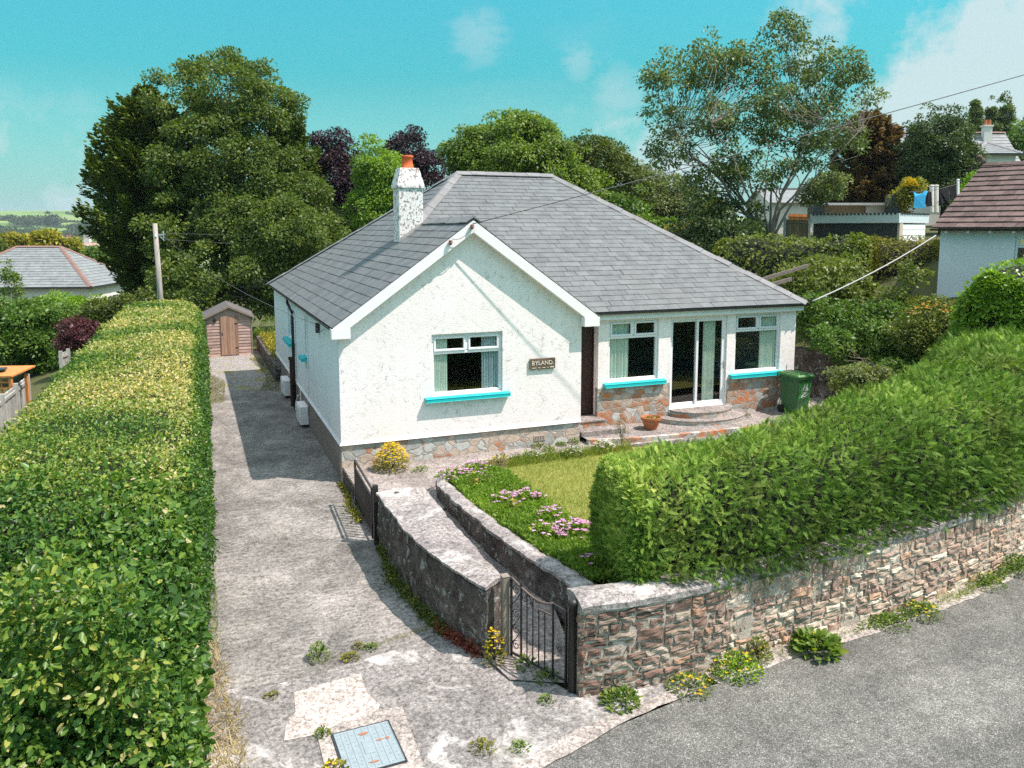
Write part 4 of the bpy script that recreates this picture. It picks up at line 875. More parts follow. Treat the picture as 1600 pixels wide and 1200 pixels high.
# name board
mb = MB(); mb.box(6.85, HY - .05, 2.09, 7.47, HY - .012, 2.33); nb_ = mb.go('name_board', M['signwood'], house); bevel(nb_, .008)
def text(name, body, size, loc, rot, mat, parent, ext=.004, sx=1.0):
    c = bpy.data.curves.new(name, 'FONT'); c.body = body; c.size = size; c.extrude = ext; c.align_x = 'CENTER'; c.align_y = 'CENTER'; c.resolution_u = 3
    to = bpy.data.objects.new(name, c); COL.objects.link(to); to.rotation_euler = rot; to.location = loc; to.scale = (sx, 1, 1); bpy.context.view_layer.update()
    me = bpy.data.meshes.new_from_object(to); mw = to.matrix_world.copy(); me.transform(mw)
    V = [tuple(q.co) for q in me.vertices]; Fc = [tuple(p.vertices) for p in me.polygons]; bpy.data.objects.remove(to); bpy.data.curves.remove(c); bpy.data.meshes.remove(me)
    return mk(name, V, Fc, mat, parent)
text('lettering', 'BYLAND.', .135, (7.16, HY - .056, 2.225), (R_(90), 0, 0), M['letter'], nb_, .004, .98)
for x, w, z in ((6.90, .1, .01), (7.05, .05, .01), (7.15, .07, .01), (7.27, .03, .01), (7.34, .09, .02)): mb = MB(); mb.box(x, HY - .056, 2.115, x + w, HY - .05, 2.115 + z); mb.go('carved_line', M['letter'], nb_)

# ---------------- steps
def halfdisc(c, r, z0, z1, n=20): return [(c[0] + r * math.cos(math.pi + math.pi * k / n), c[1] + r * math.sin(math.pi + math.pi * k / n) * .72, z0) for k in range(n + 1)]
st = thing('doorstep', 'rounded two tier stone step below the white patio door', 'step', (11.85, YS - .03, .42))
mb = MB(); mb.prism(halfdisc((11.85, YS - .035), 1.25, .40, .5), (0, 0, .13)); mb.go('lower_tread', M['crazy_pale'], st)
mb = MB(); mb.prism(halfdisc((11.85, YS - .035), .88, .534, .65), (0, 0, .13)); mb.go('upper_tread', M['crazy_pale'], st)
mb = MB(); mb.prism(halfdisc((11.85, YS - .035), .90, .665, .65), (0, 0, .02)); mb.prism(halfdisc((11.85, YS - .035), 1.27, .531, .5), (0, 0, .002)); mb.go('concrete_top', M['pathc'], st)
st = thing('doorstep', 'square stone steps in front of the brown entrance door', 'step', (8.55, 16.3, .42))
mb = MB(); mb.box(8.16, 16.35, .424, 8.97, 16.915, .66); mb.go('upper_tread', M['crazy_rust'], st); mb = MB(); mb.box(8.14, 16.33, .661, 8.99, 16.914, .685); mb.go('concrete_top', M['pathc'], st)
mb = MB(); mb.box(8.16, 15.98, .424, 9.3, 16.345, .53); mb.go('lower_tread', M['pathc'], st)

# ================================================================== WALLS, GATES
def interp_path(P, n):
    P = np.array(P, float); s = np.r_[0, np.cumsum(np.linalg.norm(np.diff(P, axis=0), axis=1))]; q = np.linspace(0, s[-1], n)
    return np.stack([np.interp(q, s, P[:, k]) for k in range(P.shape[1])], 1), s[-1]
def spline(P, n):                      # Catmull-Rom through points
    P = np.array(P, float); Q = np.vstack([2 * P[0] - P[1], P, 2 * P[-1] - P[-2]]); out = []
    for t in np.linspace(0, len(P) - 1 - 1e-6, n):
        i = int(t); u = t - i; a, b, c, d = Q[i], Q[i + 1], Q[i + 2], Q[i + 3]
        out.append(.5 * (2 * b + (c - a) * u + (2 * a - 5 * b + 4 * c - d) * u * u + (3 * b - a - 3 * c + d) * u ** 3))
    return np.array(out)
def roughwall(name, outer, inner, zb, zt, mat, parent, n=90, m=14, amp=.02, top=6, seed=0, round_=.03):
    """wall between two plan lines with rough faces; zb, zt arrays or numbers"""
    O = spline(outer, n); I = spline(inner, n); zb = np.broadcast_to(np.asarray(zb, float), (n,)); zt = np.broadcast_to(np.asarray(zt, float), (n,))
    rows = []
    for k in range(m + 1):
        z = zb + (zt - zb) * k / m; rows.append(np.c_[O, z])
    for k in range(1, top):
        rows.append(np.c_[O + (I - O) * k / top, zt + round_ * math.sin(math.pi * k / top)])
    for k in range(m, -1, -1):
        z = zb + (zt - zb) * k / m; rows.append(np.c_[I, z])
    G = np.array(rows); R0 = len(rows); d = np.gradient(O, axis=0); d /= np.linalg.norm(d, axis=1)[:, None]; nn = np.stack([d[:, 1], -d[:, 0]], 1)
    P = G.reshape(-1, 3); a = amp * (sn(P, 9, 21 + seed) + .6 * sn(P, 26, 22 + seed)); b = amp * .9 * (sn(P + 3, 7, 23 + seed) + .7 * sn(P, 22, 24 + seed))
    P[:, :2] += (np.tile(nn, (R0, 1)) * a[:, None]); P[:, 2] += b * (P[:, 2] > np.tile(zb, R0) + .15)
    i, j = np.meshgrid(np.arange(n - 1), np.arange(R0 - 1)); k = (j * n + i).ravel(); Fq = [tuple(q) for q in np.stack([k, k + 1, k + n + 1, k + n], 1)]
    Fq += [tuple(j * n for j in range(R0))[::-1], tuple(j * n + n - 1 for j in range(R0))]
    return mk(name, P, Fq, mat, parent, smooth=False)
dw = thing('drive_wall', 'low curved lichen-stained render wall between driveway and garden path', 'wall', (2.8, 10.5, 0))
roughwall('wall_body', [(3.12, 8.56), (2.93, 9.15), (2.74, 10.1), (2.66, 11.2), (2.655, 12.45)], [(3.38, 8.74), (3.36, 9.4), (3.36, 10.3), (3.38, 11.3), (3.42, 12.45)], -.05, .88, M['lichen'], dw, 110, 14, .028)
roughwall('coping', [(3.10, 8.54), (2.91, 9.14), (2.72, 10.1), (2.64, 11.2), (2.635, 12.46)], [(3.40, 8.74), (3.38, 9.4), (3.38, 10.3), (3.40, 11.3), (3.44, 12.46)], .89, .925, M['coping'], dw, 110, 2, .016, 7, 3, .025)
pw = thing('planter_wall', 'dark low retaining wall holding up the flower bed beside the path', 'wall', (4.1, 11, 0))
pl_o = [(4.50, 7.95), (4.38, 8.9), (4.18, 10.2), (4.04, 11.6), (3.96, 12.8), (3.99, 13.55), (4.15, 13.95)]; pl_i = [(4.76, 8.0), (4.62, 9.0), (4.40, 10.25), (4.25, 11.6), (4.16, 12.8), (4.17, 13.45), (4.28, 13.78)]
roughwall('wall_body', pl_o, pl_i, 0, .56, M['lichen'], pw, 120, 9, .028, 5, 5)
roughwall('coping', [(a - .02, b) for a, b in pl_o], [(a + .02, b) for a, b in pl_i], .565, .61, M['coping'], pw, 120, 2, .022, 6, 7, .03)
# rubble wall with individual stones in one mesh
rw = thing('rubble_wall', 'roadside rubble stone wall with rounded concrete coping under the conifer hedge', 'wall', (8, 7.5, 0))
F_ = spline(WF, 240); B_ = off(F_, .42); WH = 1.0
rW = roughwall('mortar_core', F_, B_, -.05, WH, M['mortar'], rw, 240, 10, .010, 4, 9)
endc = [tuple(F_[0]), (3.86, 7.86)]
def stones(path, H, g, mb, z0=-.03):
    P, L = interp_path(path, 400); s = np.linspace(0, L, 400)
    def pt(a, z, dd):
        i = np.clip(a / L * 399, 0, 398.999); k = int(i); f = i - k; p = P[k] * (1 - f) + P[k + 1] * f; t = P[min(k + 1, 399)] - P[k]; t /= np.linalg.norm(t)
        return (p[0] + t[1] * dd, p[1] - t[0] * dd, z)
    z = z0
    while z < H - .05:
        h = g.uniform(.065, .155); h = min(h, H - z); a = g.uniform(-.1, 0)
        while a < L:
            w = g.uniform(.10, .36) * (1.1 if h > .12 else .95); hs = h
            parts = [(z, h)] if h < .12 or g.random() < .45 else [(z, h * g.uniform(.4, .6))]
            if len(parts) == 1 and parts[0][1] < h: parts.append((z + parts[0][1], h - parts[0][1]))
            for zz, hh in parts:
                g1 = .008; pr = g.uniform(.006, .034); nx, nz = 7, 6; V = []; ph = g.uniform(0, 50); sk = g.normal() * .008; wob = g.normal(size=4) * .006
                x0, x1 = max(a + g1, .0), min(a + w - g1, L)
                if x1 - x0 < .04: continue
                for jz in range(nz):
                    for ix in range(nx):
                        fx = (0, .009 / (x1 - x0), .22, .5, .78, 1 - .009 / (x1 - x0), 1)[ix]; fz = (0, .009 / hh, .33, .66, 1 - .009 / hh, 1)[jz]; e = min(min(fx, 1 - fx) * (x1 - x0), min(fz, 1 - fz) * hh)
                        prd = -.03 if e < 1e-6 else pr * min(1, .55 + e / .04) + .008 * math.sin(ph + fx * 7 + fz * 4) + g.normal() * .004
                        cr = .012 if (ix in (0, nx - 1)) and (jz in (0, nz - 1)) else 0
                        V.append(pt(x0 + (x1 - x0) * fx + wob[0] * math.sin(fz * 5 + ph) + (cr if ix == 0 else -cr), zz + g1 * .7 + (hh - g1 * 1.4) * fz + sk * (fx - .5) + wob[1] * math.sin(fx * 6 + ph) + (cr if jz == 0 else -cr), prd))
                mb.add(V, [(j * nx + i, j * nx + i + 1, (j + 1) * nx + i + 1, (j + 1) * nx + i) for j in range(nz - 1) for i in range(nx - 1)], g.random())
            a += w
        z += h
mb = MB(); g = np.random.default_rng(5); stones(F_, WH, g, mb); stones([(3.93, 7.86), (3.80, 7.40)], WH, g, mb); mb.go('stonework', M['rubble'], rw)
roughwall('coping', off(F_, -.025), off(F_, .46), WH + .005, WH + .075, M['coping'], rw, 240, 3, .013, 7, 11, .05)

# garden gate: weathered wooden post, wrought iron gate, black iron post
gp = thing('gate_post', 'square weathered wooden gate post at the end of the curved wall', 'gate post', (3.33, 8.52, 0))
mb = MB(); mb.box(3.29, 8.46, -.02, 3.38, 8.56, 1.04); mb.v[4:8] = mb.v[4:8]; bevel(mb.go('post', M['oldwood'], gp), .012); 
mb = MB(); mb.box(3.285, 8.455, 1.041, 3.385, 8.565, 1.06); bevel(mb.go('post_top', M['oldwood'], gp), .01)
bp = thing('gate_post', 'round black iron gate post beside the rubble wall end', 'gate post', (3.80, 7.52, 0))
mb = MB(); mb.lathe((3.775, 7.56, 0), [(.05, 0), (.05, 1.03), (.062, 1.035), (.062, 1.075), (.03, 1.10), (0, 1.105)], 14); mb.go('post', M['iron'], bp, smooth=True)
ga, gb = np.array([3.39, 8.44]), np.array([3.735, 7.64]); gdir = (gb - ga) / np.linalg.norm(gb - ga); GL = np.linalg.norm(gb - ga)
def GP(s, z): return (*(ga + gdir * s), z)
gt = thing('garden_gate', 'black wrought iron garden gate with curved top rail and scrolls', 'gate', (3.56, 8.04, .03))
mb = MB(); b_ = .011
for s, zt in ((.0, 1.05), (.165, 1.04), (GL - .20, .955), (GL, .93)): mb.bar(GP(s, .06), GP(s, zt), .026 if s in (0, GL) else .02)
mb.bar(GP(0, .10), GP(GL, .10), .022); mb.bar(GP(GL - .20, .955), GP(GL, .925), .026, .012)
mb.go('gate_frame', M['iron'], gt)
mb = MB(); tt = np.linspace(0, 1, 14); mb.tube([GP(.0 + (GL - .20) * q, 1.05 - .19 * math.sin(q * math.pi * .5) ** 1.0 + .095 * q ** 4) for q in tt], .014, 6); mb.go('top_rail', M['ironworn'], gt, smooth=True)
topz = lambda s: 1.05 - .19 * math.sin(min(s / (GL - .20), 1) * math.pi * .5) + .095 * min(s / (GL - .2), 1) ** 4
for s in (.26, .355, .45, .545): 
    mb = MB(); mb.bar(GP(s, .10), GP(s, topz(s) if s < .4 else .80 + .0 * s), .012); mb.go('gate_bar', M['iron'], gt)
mb = MB(); mb.bar(GP(.44, .80), GP(GL - .20, .80), .012, .02); mb.go('latch_rail', M['ironworn'], gt)
def scroll(c, r, a0, turns, s=1, flip=1):
    k = 16; return [GP(c[0] + flip * r * (1 - .75 * i / k) * math.cos(a0 + s * turns * 6.283 * i / k), c[1] + r * (1 - .75 * i / k) * math.sin(a0 + s * turns * 6.283 * i / k)) for i in range(k + 1)]
mb = MB()
for pth in [scroll((.082, z), .06, 1.5, 1.3) for z in (.92, .62, .42, .22)] + [[GP(.02, z - .08), GP(.09, z), GP(.145, z + .09)] for z in (.80, .52, .32)] + [scroll((s, z), r, 2.5, 1.2) for s, z, r in ((.235, .86, .05), (.34, .83, .03), (GL - .10, .45, .045), (.42, .9, .03))] + [[GP(.165, 1.0), GP(.22, .94), GP(.30, .90), GP(.36, .80)]]:
    mb = MB(); mb.tube(pth, .006, 5); mb.go('scroll', M['iron'], gt, smooth=True)
# side gate near the house corner (plain vertical bars)
sg = thing('side_gate', 'narrow dark metal bar gate near the house corner on the drive', 'gate', (2.66, 13.5, 0))
def QP(s, z): return (2.66 - .03 * s, 14.42 - s, z)
mb = MB(); mb.bar(QP(0, .06), QP(0, .93), .035); mb.bar(QP(1.72, .06), QP(1.72, .93), .035); mb.bar(QP(0, .92), QP(1.72, .92), .03, .035); mb.bar(QP(0, .78), QP(1.72, .78), .02, .03); mb.bar(QP(0, .12), QP(1.72, .12), .02, .035); mb.go('gate_frame', M['iron'], sg)
for k in range(12):
    s = .14 + k * .131; mb = MB(); mb.bar(QP(s, .12), QP(s, .78), .022); mb.go('gate_bar', M['iron'], sg)
mb = MB(); mb.box(2.60, 12.53, -.02, 2.68, 12.61, 1.02); bevel(mb.go('gate_post', M['iron'], label='dark iron post between side gate and curved wall', cat='gate post'), .005)
# short wall foot between house corner and gate
mb = MB(); 
# manhole cover
mc = thing('manhole_cover', 'square galvanised drain cover with rusty keyholes set in the drive', 'drain cover', (1.42, 7.47, .018))
ax = np.array([1.0, .03, 0]); ay = np.array([-.03, 1.0, 0]); c0 = np.array([1.43, 7.41, .026])
mb = MB(); mb.obox(c0, ax, ay, (0, 0, 1), .285, .34, .012); bevel(mb.go('cover_plate', M['steel'], mc), .004)
mb = MB()
for i in range(8):
    x = -.25 + i * .0715
    mb.obox(c0 + ax * (x + .03) + [0, 0, .0135], ax, ay, (0, 0, 1), .003, .32, .0025)
    for j in range(11):
        if (i in (3, 4)) and 2 < j < 8: continue
        if rng.random() < .8: mb.obox(c0 + ax * x + ay * (-.30 + j * .06) + [0, 0, .0135], ax, ay, (0, 0, 1), .008, .006, .0025)
mb.obox(c0 + ay * .0 + [0, 0, .0135], ax, ay, (0, 0, 1), .05, .11, .003); mb.go('tread_pattern', M['steel'], mc)
mb = MB()
for x, y, a, b in ((.0, .22, .05, .02), (.13, .06, .035, .012), (.21, .06, .02, .022), (.0, -.25, .05, .012)):
    mb = MB(); mb.prism([c0 + ax * (x + a * math.cos(q) * (1 + .3 * math.sin(q * 3 + x))) + ay * (y + b * math.sin(q)) + [0, 0, .012] for q in np.linspace(0, 5.6, 9)], (0, 0, .006)); mb.go('keyhole', M['rust'], mc)
mb = MB(); frame = [(-.298, 0, .006, .355), (.298, 0, .006, .355)]
for x, y, a, b in frame: mb.obox(c0 + ax * x + ay * y - [0, 0, .002], ax, ay, (0, 0, 1), a, b, .010)
for y in (-.352, .352): mb.obox(c0 + ay * y - [0, 0, .002], ax, ay, (0, 0, 1), .291, .006, .010)
mb.go('cover_frame', M['gutter'], mc)

# ---------------- wheelie bin
def wheelie(x, y, z, rot):
    t = thing('wheelie_bin', 'green wheelie bin with white marks standing at the house corner', 'wheelie bin', (x, y, z)); ca, sa = math.cos(rot), math.sin(rot)
    U_, W_ = np.array([ca, sa, 0]), np.array([-sa, ca, 0])           # U_ width (right), W_ towards back
    def T(a, b, c): return tuple(np.array([x, y, z]) + U_ * a + W_ * b + np.array([0, 0, c]))
    def ring(w0, w1, d0, d1, zz, k=4, r=.05):
        P = []
        for cxx, cyy, s in ((w1 - r, d0 + r, -90), (w1 - r, d1 - r, 0), (w0 + r, d1 - r, 90), (w0 + r, d0 + r, 180)):
            for i in range(k + 1): q = R_(s + 90 * i / k); P.append(T(cxx + r * math.cos(q), cyy + r * math.sin(q), zz))
        return P
    def loft(rings):
        mb = MB(); n = len(rings[0]); V = [p for r in rings for p in r]; mb.add(V, [(j * n + i, j * n + (i + 1) % n, (j + 1) * n + (i + 1) % n, (j + 1) * n + i) for j in range(len(rings) - 1) for i in range(n)] + [tuple(range(n))[::-1], tuple((len(rings) - 1) * n + i for i in range(n))]); return mb
    loft([ring(-.22, .22, -.25, .24, .03), ring(-.24, .24, -.29, .28, .5), ring(-.265, .265, -.33, .31, .93), ring(-.29, .29, -.36, .33, .935), ring(-.29, .29, -.36, .33, .985)]).go('body', M['green_bin'], t)
    lid = loft([ring(-.295, .295, -.375, .34, .99, r=.04), ring(-.295, .295, -.375, .34, 1.02, r=.04), ring(-.27, .27, -.34, .32, 1.055, r=.05)]).go('lid', M['green_bin2'], t)
    mb = MB(); mb.obox(T(0, -.02, 1.062), U_, W_, (0, 0, 1), .20, .25, .008); mb.obox(T(0, .385, 1.03), U_, W_, (0, 0, 1), .26, .018, .02); mb.go('lid_panel', M['green_bin2'], lid)
    for s in (-1, 1):
        mb = MB(); w = [T(s * .245, .22, .10), T(s * .295, .22, .10)]; mb.tube(w, .10, 16); mb.go('wheel', M['black'], t)
    mb = MB(); mb.obox(T(-.292, -.05, .90), W_, (0, 0, 1), U_, .006, .01, .004); [mb.obox(T(-.262, -.15 + k * .17, .86), W_, (0, 0, 1), U_, .012, .014, .006) for k in (0, 1)]; mb.go('side_slot', M['black'], t)
    # sticker panel and white marks on the front face (leaning with the body)
    def Fp(a, c, e=.0): return T(a, -.29 - (c - .5) * .093 - e, c)
    pn = MB(); pn.add([Fp(-.19, .42, .004), Fp(.19, .42, .004), Fp(.20, .80, .006), Fp(.13, .845, .006), Fp(-.13, .845, .006), Fp(-.20, .80, .006)], [(0, 1, 2, 3, 4, 5)]); pnl = pn.go('sticker', M['sticker'], t)
    mk_ = MB()
    def poly(P): mk_.add([Fp(a, c, .012) for a, c in P], [tuple(range(len(P)))])
    poly([(-.10, .66), (-.035, .66), (.0, .79), (-.03, .81), (-.06, .74)]); poly([(.02, .66), (.12, .655), (.075, .75), (.07, .82), (.045, .82), (.04, .76), (.015, .74)]); poly([(-.03, .70), (.03, .70), (.02, .73), (-.02, .735)])
    poly([(-.15, .635), (.16, .638), (.16, .65), (-.15, .645)])
    for P in ([(-.09, .585), (.12, .59), (.12, .60), (-.09, .597)], [(-.11, .50), (-.05, .57), (-.02, .56), (-.07, .49)], [(-.02, .555), (.05, .575), (.06, .55), (.0, .53)], [(.06, .50), (.12, .57), (.14, .55), (.09, .49)], [(-.12, .47), (-.03, .52), (.0, .50), (-.09, .45)], [(.0, .49), (.08, .52), (.09, .49), (.02, .46)]): poly(P)
    mk_.go('white_mark', M['whitemark'], pnl)
    return t
wheelie(14.42, 16.10, .43, R_(4))
# terracotta pot
t = thing('plant_pot', 'round terracotta pot with sparse green plant beside the steps', 'plant pot', (10.05, 16.05, .43)); c = (10.05, 16.05, .42)
mb = MB(); mb.lathe(c, [(0, .0), (.13, .0), (.20, .16), (.215, .24), (.24, .245), (.245, .30), (.225, .302), (.20, .25), (0, .24)], 26); mb.go('pot', M['terra'], t, smooth=False)
g = np.random.default_rng(3); n = 90; a = g.uniform(0, 6.28, n); q = g.random(n) ** .5 * .19
leafmesh('foliage', KITE, np.stack([c[0] + np.cos(a) * q, c[1] + np.sin(a) * q, np.full(n, c[2] + .25)], 1), unit(g.normal(size=(n, 3)) * .6 + [0, 0, .7]), rdir(n, g), .05 * g.uniform(.6, 1.4, n), g.random(n), M['f_weed'], t)

# ================================================================== HEDGES
def hedge(name, label, spine, hw, zb, zt, core, mat, nleaf, ls, tpl, seed, amp=.10, sq=3.2, rfun=None, depth=.10, xout=.6, cat='hedge', dens=None, frond=False, lean=None, part='foliage', core_in=.12, tfac=None, cull=True, group=None):
    """clipped hedge along a spine: rounded section, lumpy surface, leaves over a twiggy core"""
    g = np.random.default_rng(seed); sp = np.array(spine, float); N_ = 400; S_ = spline(sp, N_)[:, :2]
    K = np.linspace(0, len(sp) - 1, N_); HW = np.interp(K, np.arange(len(sp)), np.broadcast_to(hw, (len(sp),))); ZB = np.interp(K, np.arange(len(sp)), np.broadcast_to(zb, (len(sp),))); ZT = np.interp(K, np.arange(len(sp)), np.broadcast_to(zt, (len(sp),)))
    dS = np.gradient(S_, axis=0); dS /= np.linalg.norm(dS, axis=1)[:, None]; NN = np.stack([-dS[:, 1], dS[:, 0]], 1); s = np.r_[0, np.cumsum(np.linalg.norm(np.diff(S_, axis=0), axis=1))]; L = s[-1]
    def surf(a, th, sh=0.0):           # a in 0..1 along, th angle 0..pi from +NN side over top to -NN side
        i = np.clip(a * (N_ - 1), 0, N_ - 1.001); k = i.astype(int); f = (i - k)[..., None]
        p = S_[k] * (1 - f) + S_[k + 1] * f; nn = NN[k]; w = HW[k]; b = ZB[k]; t = ZT[k]
        e = np.minimum(a, 1 - a) * L; end = np.clip(e / (w * .8 + 1e-6), 0, 1); taper = (1 - (1 - end) ** 2.6) ** (1 / 2.6)
        c, s_ = np.cos(th), np.sin(th); rr = (np.abs(c) ** sq + np.abs(s_) ** sq) ** (-1 / sq); cc = c * rr; ss = np.abs(s_) * rr
        W_ = (w - sh) * (taper * .96 + .04); H_ = (t - b - sh) * (.86 + .14 * taper)
        P = np.concatenate([p + nn * (cc * W_)[..., None], (b + ss * H_)[..., None]], -1)
        return P
    def disp(P, a, th):
        return P
    na, nt_ = 260, 36; A, TH = np.meshgrid(np.linspace(core_in * 1.1 / L, 1 - core_in * 1.1 / L, na), np.linspace(0, math.pi, nt_), indexing='ij')
    P = surf(A, TH, core_in * .8); lump = amp * (sn(P, 1.6, seed % 7) + .6 * sn(P, 4.2, seed % 7 + 1)) * .6
    ctr = surf(A, np.full_like(TH, math.pi / 2)); ctr = np.concatenate([ctr[..., :2], (ctr[..., 2:] * .5)], -1); od = unit(P - ctr); P = P + od * lump[..., None]
    t = thing(name, label, cat, (S_[0][0], S_[0][1], float(ZB[0])), group)
    i, j = np.meshgrid(np.arange(na - 1), np.arange(nt_ - 1), indexing='ij'); k = (i * nt_ + j).ravel()
    Fl = [tuple(q) for q in np.stack([k, k + nt_, k + nt_ + 1, k + 1], 1)] + [tuple(range(nt_)), tuple(range((na - 1) * nt_, na * nt_))[::-1]]
    mk('inner_twigs', P.reshape(-1, 3), Fl, core, t, smooth=True)
    # leaves
    n = int(nleaf * 5.5); a = g.random(n); k_ = int(n * .035); a[:k_] = HW[0] * .8 / L * g.random(k_) ** 2.6; a[k_:2 * k_] = 1 - HW[-1] * .8 / L * g.random(k_) ** 2.6; g.shuffle(a); th = g.uniform(0, math.pi, n)
    # area-even sampling in theta through rejection on section speed
    e = 1e-3; Pa = surf(a, th); Pb = surf(a, np.clip(th + e, 0, math.pi)); Pc = surf(np.clip(a + e, 0, 1), th)
    ta = (Pc - Pa) / e; tt = (Pb - Pa) / e; nr = np.cross(tt, ta); ar = np.linalg.norm(nr, axis=1)
    if dens is not None: ar = ar * dens(Pa)
    keep = g.random(n) < np.maximum(ar / np.quantile(ar, .997), np.where(np.minimum(a, 1 - a) * L < .35, .9, 0)); a, th, Pa, nr = a[keep], th[keep], Pa[keep], unit(nr[keep])
    ctr = surf(a, np.full_like(th, math.pi / 2)); ctr[:, 2] *= .5; nr = np.where(((Pa - ctr) * nr).sum(1)[:, None] < 0, -nr, nr)
    endm = (np.minimum(a, 1 - a) * L < .25); nr = unit(np.where(endm[:, None], nr * .4 + unit(Pa - ctr), nr))
    if len(a) > nleaf: a, th, Pa, nr = a[:nleaf], th[:nleaf], Pa[:nleaf], nr[:nleaf]
    n = len(a); lump = amp * (sn(Pa, 1.6, seed % 7) + .6 * sn(Pa, 4.2, seed % 7 + 1)) * .6
    clump = sn(Pa, 10, 31) * .45 + sn(Pa, 4.5, 32) * .12
    P = Pa + nr * (lump + clump * min(depth, .13) - depth * g.random(n) ** 1.4 + depth * .45)[:, None]
    if frond:
        fl = np.stack([.9 + .5 * sn(P, 1.7, 35), -.3 + .6 * sn(P, 2.3, 36), .1 + .7 * sn(P, 2.0, 38)], 1)
        X = unit(nr * xout + fl * .28 + rdir(n, g) * .8 + np.array([0, 0, .15])); Z = unit(rdir(n, g) * .8 + nr * .7 + np.array([0, 0, .5]))
    else: X = unit(rdir(n, g) + np.array([0, 0, -.25]) + nr * .25); Z = unit(nr + rdir(n, g) * 1.0 + np.array([0, 0, .2]))
    size = ls(P, g) if callable(ls) else ls * g.uniform(.65, 1.3, n)
    r = rfun(P, nr, g) if rfun else (.55 * g.random(n) + .25 * (sn(P, 2.3, 33) * .5 + .5) + .2 * (clump + .5))
    leafmesh(part, tpl, P, X, Z, size, r, mat, t); return t

# right-hand roadside conifer hedge
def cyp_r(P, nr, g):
    n = len(P); return np.clip(.36 * g.random(n) + .22 * (sn(P, 1.5, 41) * .5 + .5) + .30 * np.clip(nr[:, 2], 0, 1) ** .7 + .12 * (sn(P, 8, 42) * .5 + .5) + .22 * np.clip(1 - (P[:, 0] - 4.2) / 2.2, 0, 1), 0, 1)  # bright top and darker sides put into the colour: sprays facing up are lighter
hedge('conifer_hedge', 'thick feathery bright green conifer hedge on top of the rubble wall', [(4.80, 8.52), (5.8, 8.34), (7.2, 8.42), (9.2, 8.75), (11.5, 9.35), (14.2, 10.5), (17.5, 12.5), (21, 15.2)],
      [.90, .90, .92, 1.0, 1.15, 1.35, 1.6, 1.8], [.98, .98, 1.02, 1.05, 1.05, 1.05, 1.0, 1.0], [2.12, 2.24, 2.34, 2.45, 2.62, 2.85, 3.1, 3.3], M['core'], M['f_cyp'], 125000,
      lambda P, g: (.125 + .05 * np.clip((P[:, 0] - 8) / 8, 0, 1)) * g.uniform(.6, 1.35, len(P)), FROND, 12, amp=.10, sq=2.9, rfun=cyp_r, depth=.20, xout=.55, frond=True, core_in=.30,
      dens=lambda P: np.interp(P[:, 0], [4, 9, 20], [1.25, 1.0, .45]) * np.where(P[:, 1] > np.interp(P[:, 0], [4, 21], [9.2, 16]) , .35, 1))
# left-hand boundary hedge
def lh_size(P, g):
    n = len(P); nearf = np.clip((12 - P[:, 1]) / 4, 0, 1); base = .050 + .022 * nearf + .035 * np.clip((P[:, 1] - 14) / 18, 0, 1)
    return base * g.uniform(.6, 1.3, n) * np.where((g.random(n) < .22) & (nearf > .2) & (sn(P, 2.2, 54) > 0), 1.75, 1)
def lh_r(P, nr, g):
    n = len(P); top = np.clip((nr[:, 2] - .45) * 2.5, 0, 1) * np.clip((P[:, 1] - 9.4) / 2.0, 0, 1); pt = sn(P, 1.35, 51) * .5 + .5; p2 = sn(P, 3.6, 52) * .5 + .5
    dry = top * np.clip(pt * 1.35 + .15, 0, 1.2); base = .44 * g.random(n) + .18 * p2 + .10 * (np.clip(nr[:, 2], 0, 1)) * (sn(P, 2.0, 57) > .2)
    r = base * (1 - .5 * dry) + dry * (.30 + .60 * g.random(n) ** .9)
    yl = (g.random(n) < .02 + .22 * (sn(P, 5, 53) > 1.0)); return np.where(yl, g.uniform(.68, .98, n), r)
hedge('boundary_hedge', 'long broad clipped hedge left of the driveway with browned top', [(-1.90, 3.9), (-1.90, 6.2), (-1.84, 8.2), (-1.72, 9.8), (-1.62, 11), (-1.46, 14), (-1.36, 20), (-1.24, 27), (-1.1, 34.5)],
      [1.58, 1.58, 1.60, 1.55, 1.52, 1.48, 1.45, 1.45, 1.4], [-.1, -.1, -.05, -.05, -.05, -.05, -.05, -.05, -.05], [.55, 1.0, 1.55, 2.02, 2.14, 2.16, 2.2, 2.26, 2.3], M['core'], M['f_hedge'], 205000, lh_size, LEAF, 23, amp=.06, sq=6.5,
      rfun=lh_r, depth=.23, core_in=.34, dens=lambda P: np.interp(P[:, 1], [4, 9, 13, 20, 34], [1.25, 1.2, .9, .55, .33]) * np.where((P[:, 0] < -2.6) & (P[:, 2] < 1.6), .3, 1))
# overgrown bramble / hazel clumps spilling from the near end of the hedge
bush('bramble_bush', 'sprawling bramble with yellowing leaves over the near end of the hedge', 'bramble', 6.4, [(100, 940, 90, 70), (50, 1040, 90, 110), (180, 1010, 50, 90), (160, 1110, 60, 70, .1)], 130, 46, .20, .07, M['f_hedge'], 61, bz=0, tpl=LEAF, trunk=False, fill=.7)
# glossy clipped hedge at the right
hedge('glossy_hedge', 'clipped glossy broad-leaved hedge in front of the white outbuilding', [(15.9, 11.9), (17.6, 12.5), (20.0, 13.3), (23, 14.3)], [.95, 1.05, 1.15, 1.25], [1.0] * 4, [4.15, 4.35, 4.6, 4.8], M['core'], M['f_box'], 30000, .095, KITE, 34, amp=.14, sq=2.8, depth=.16)

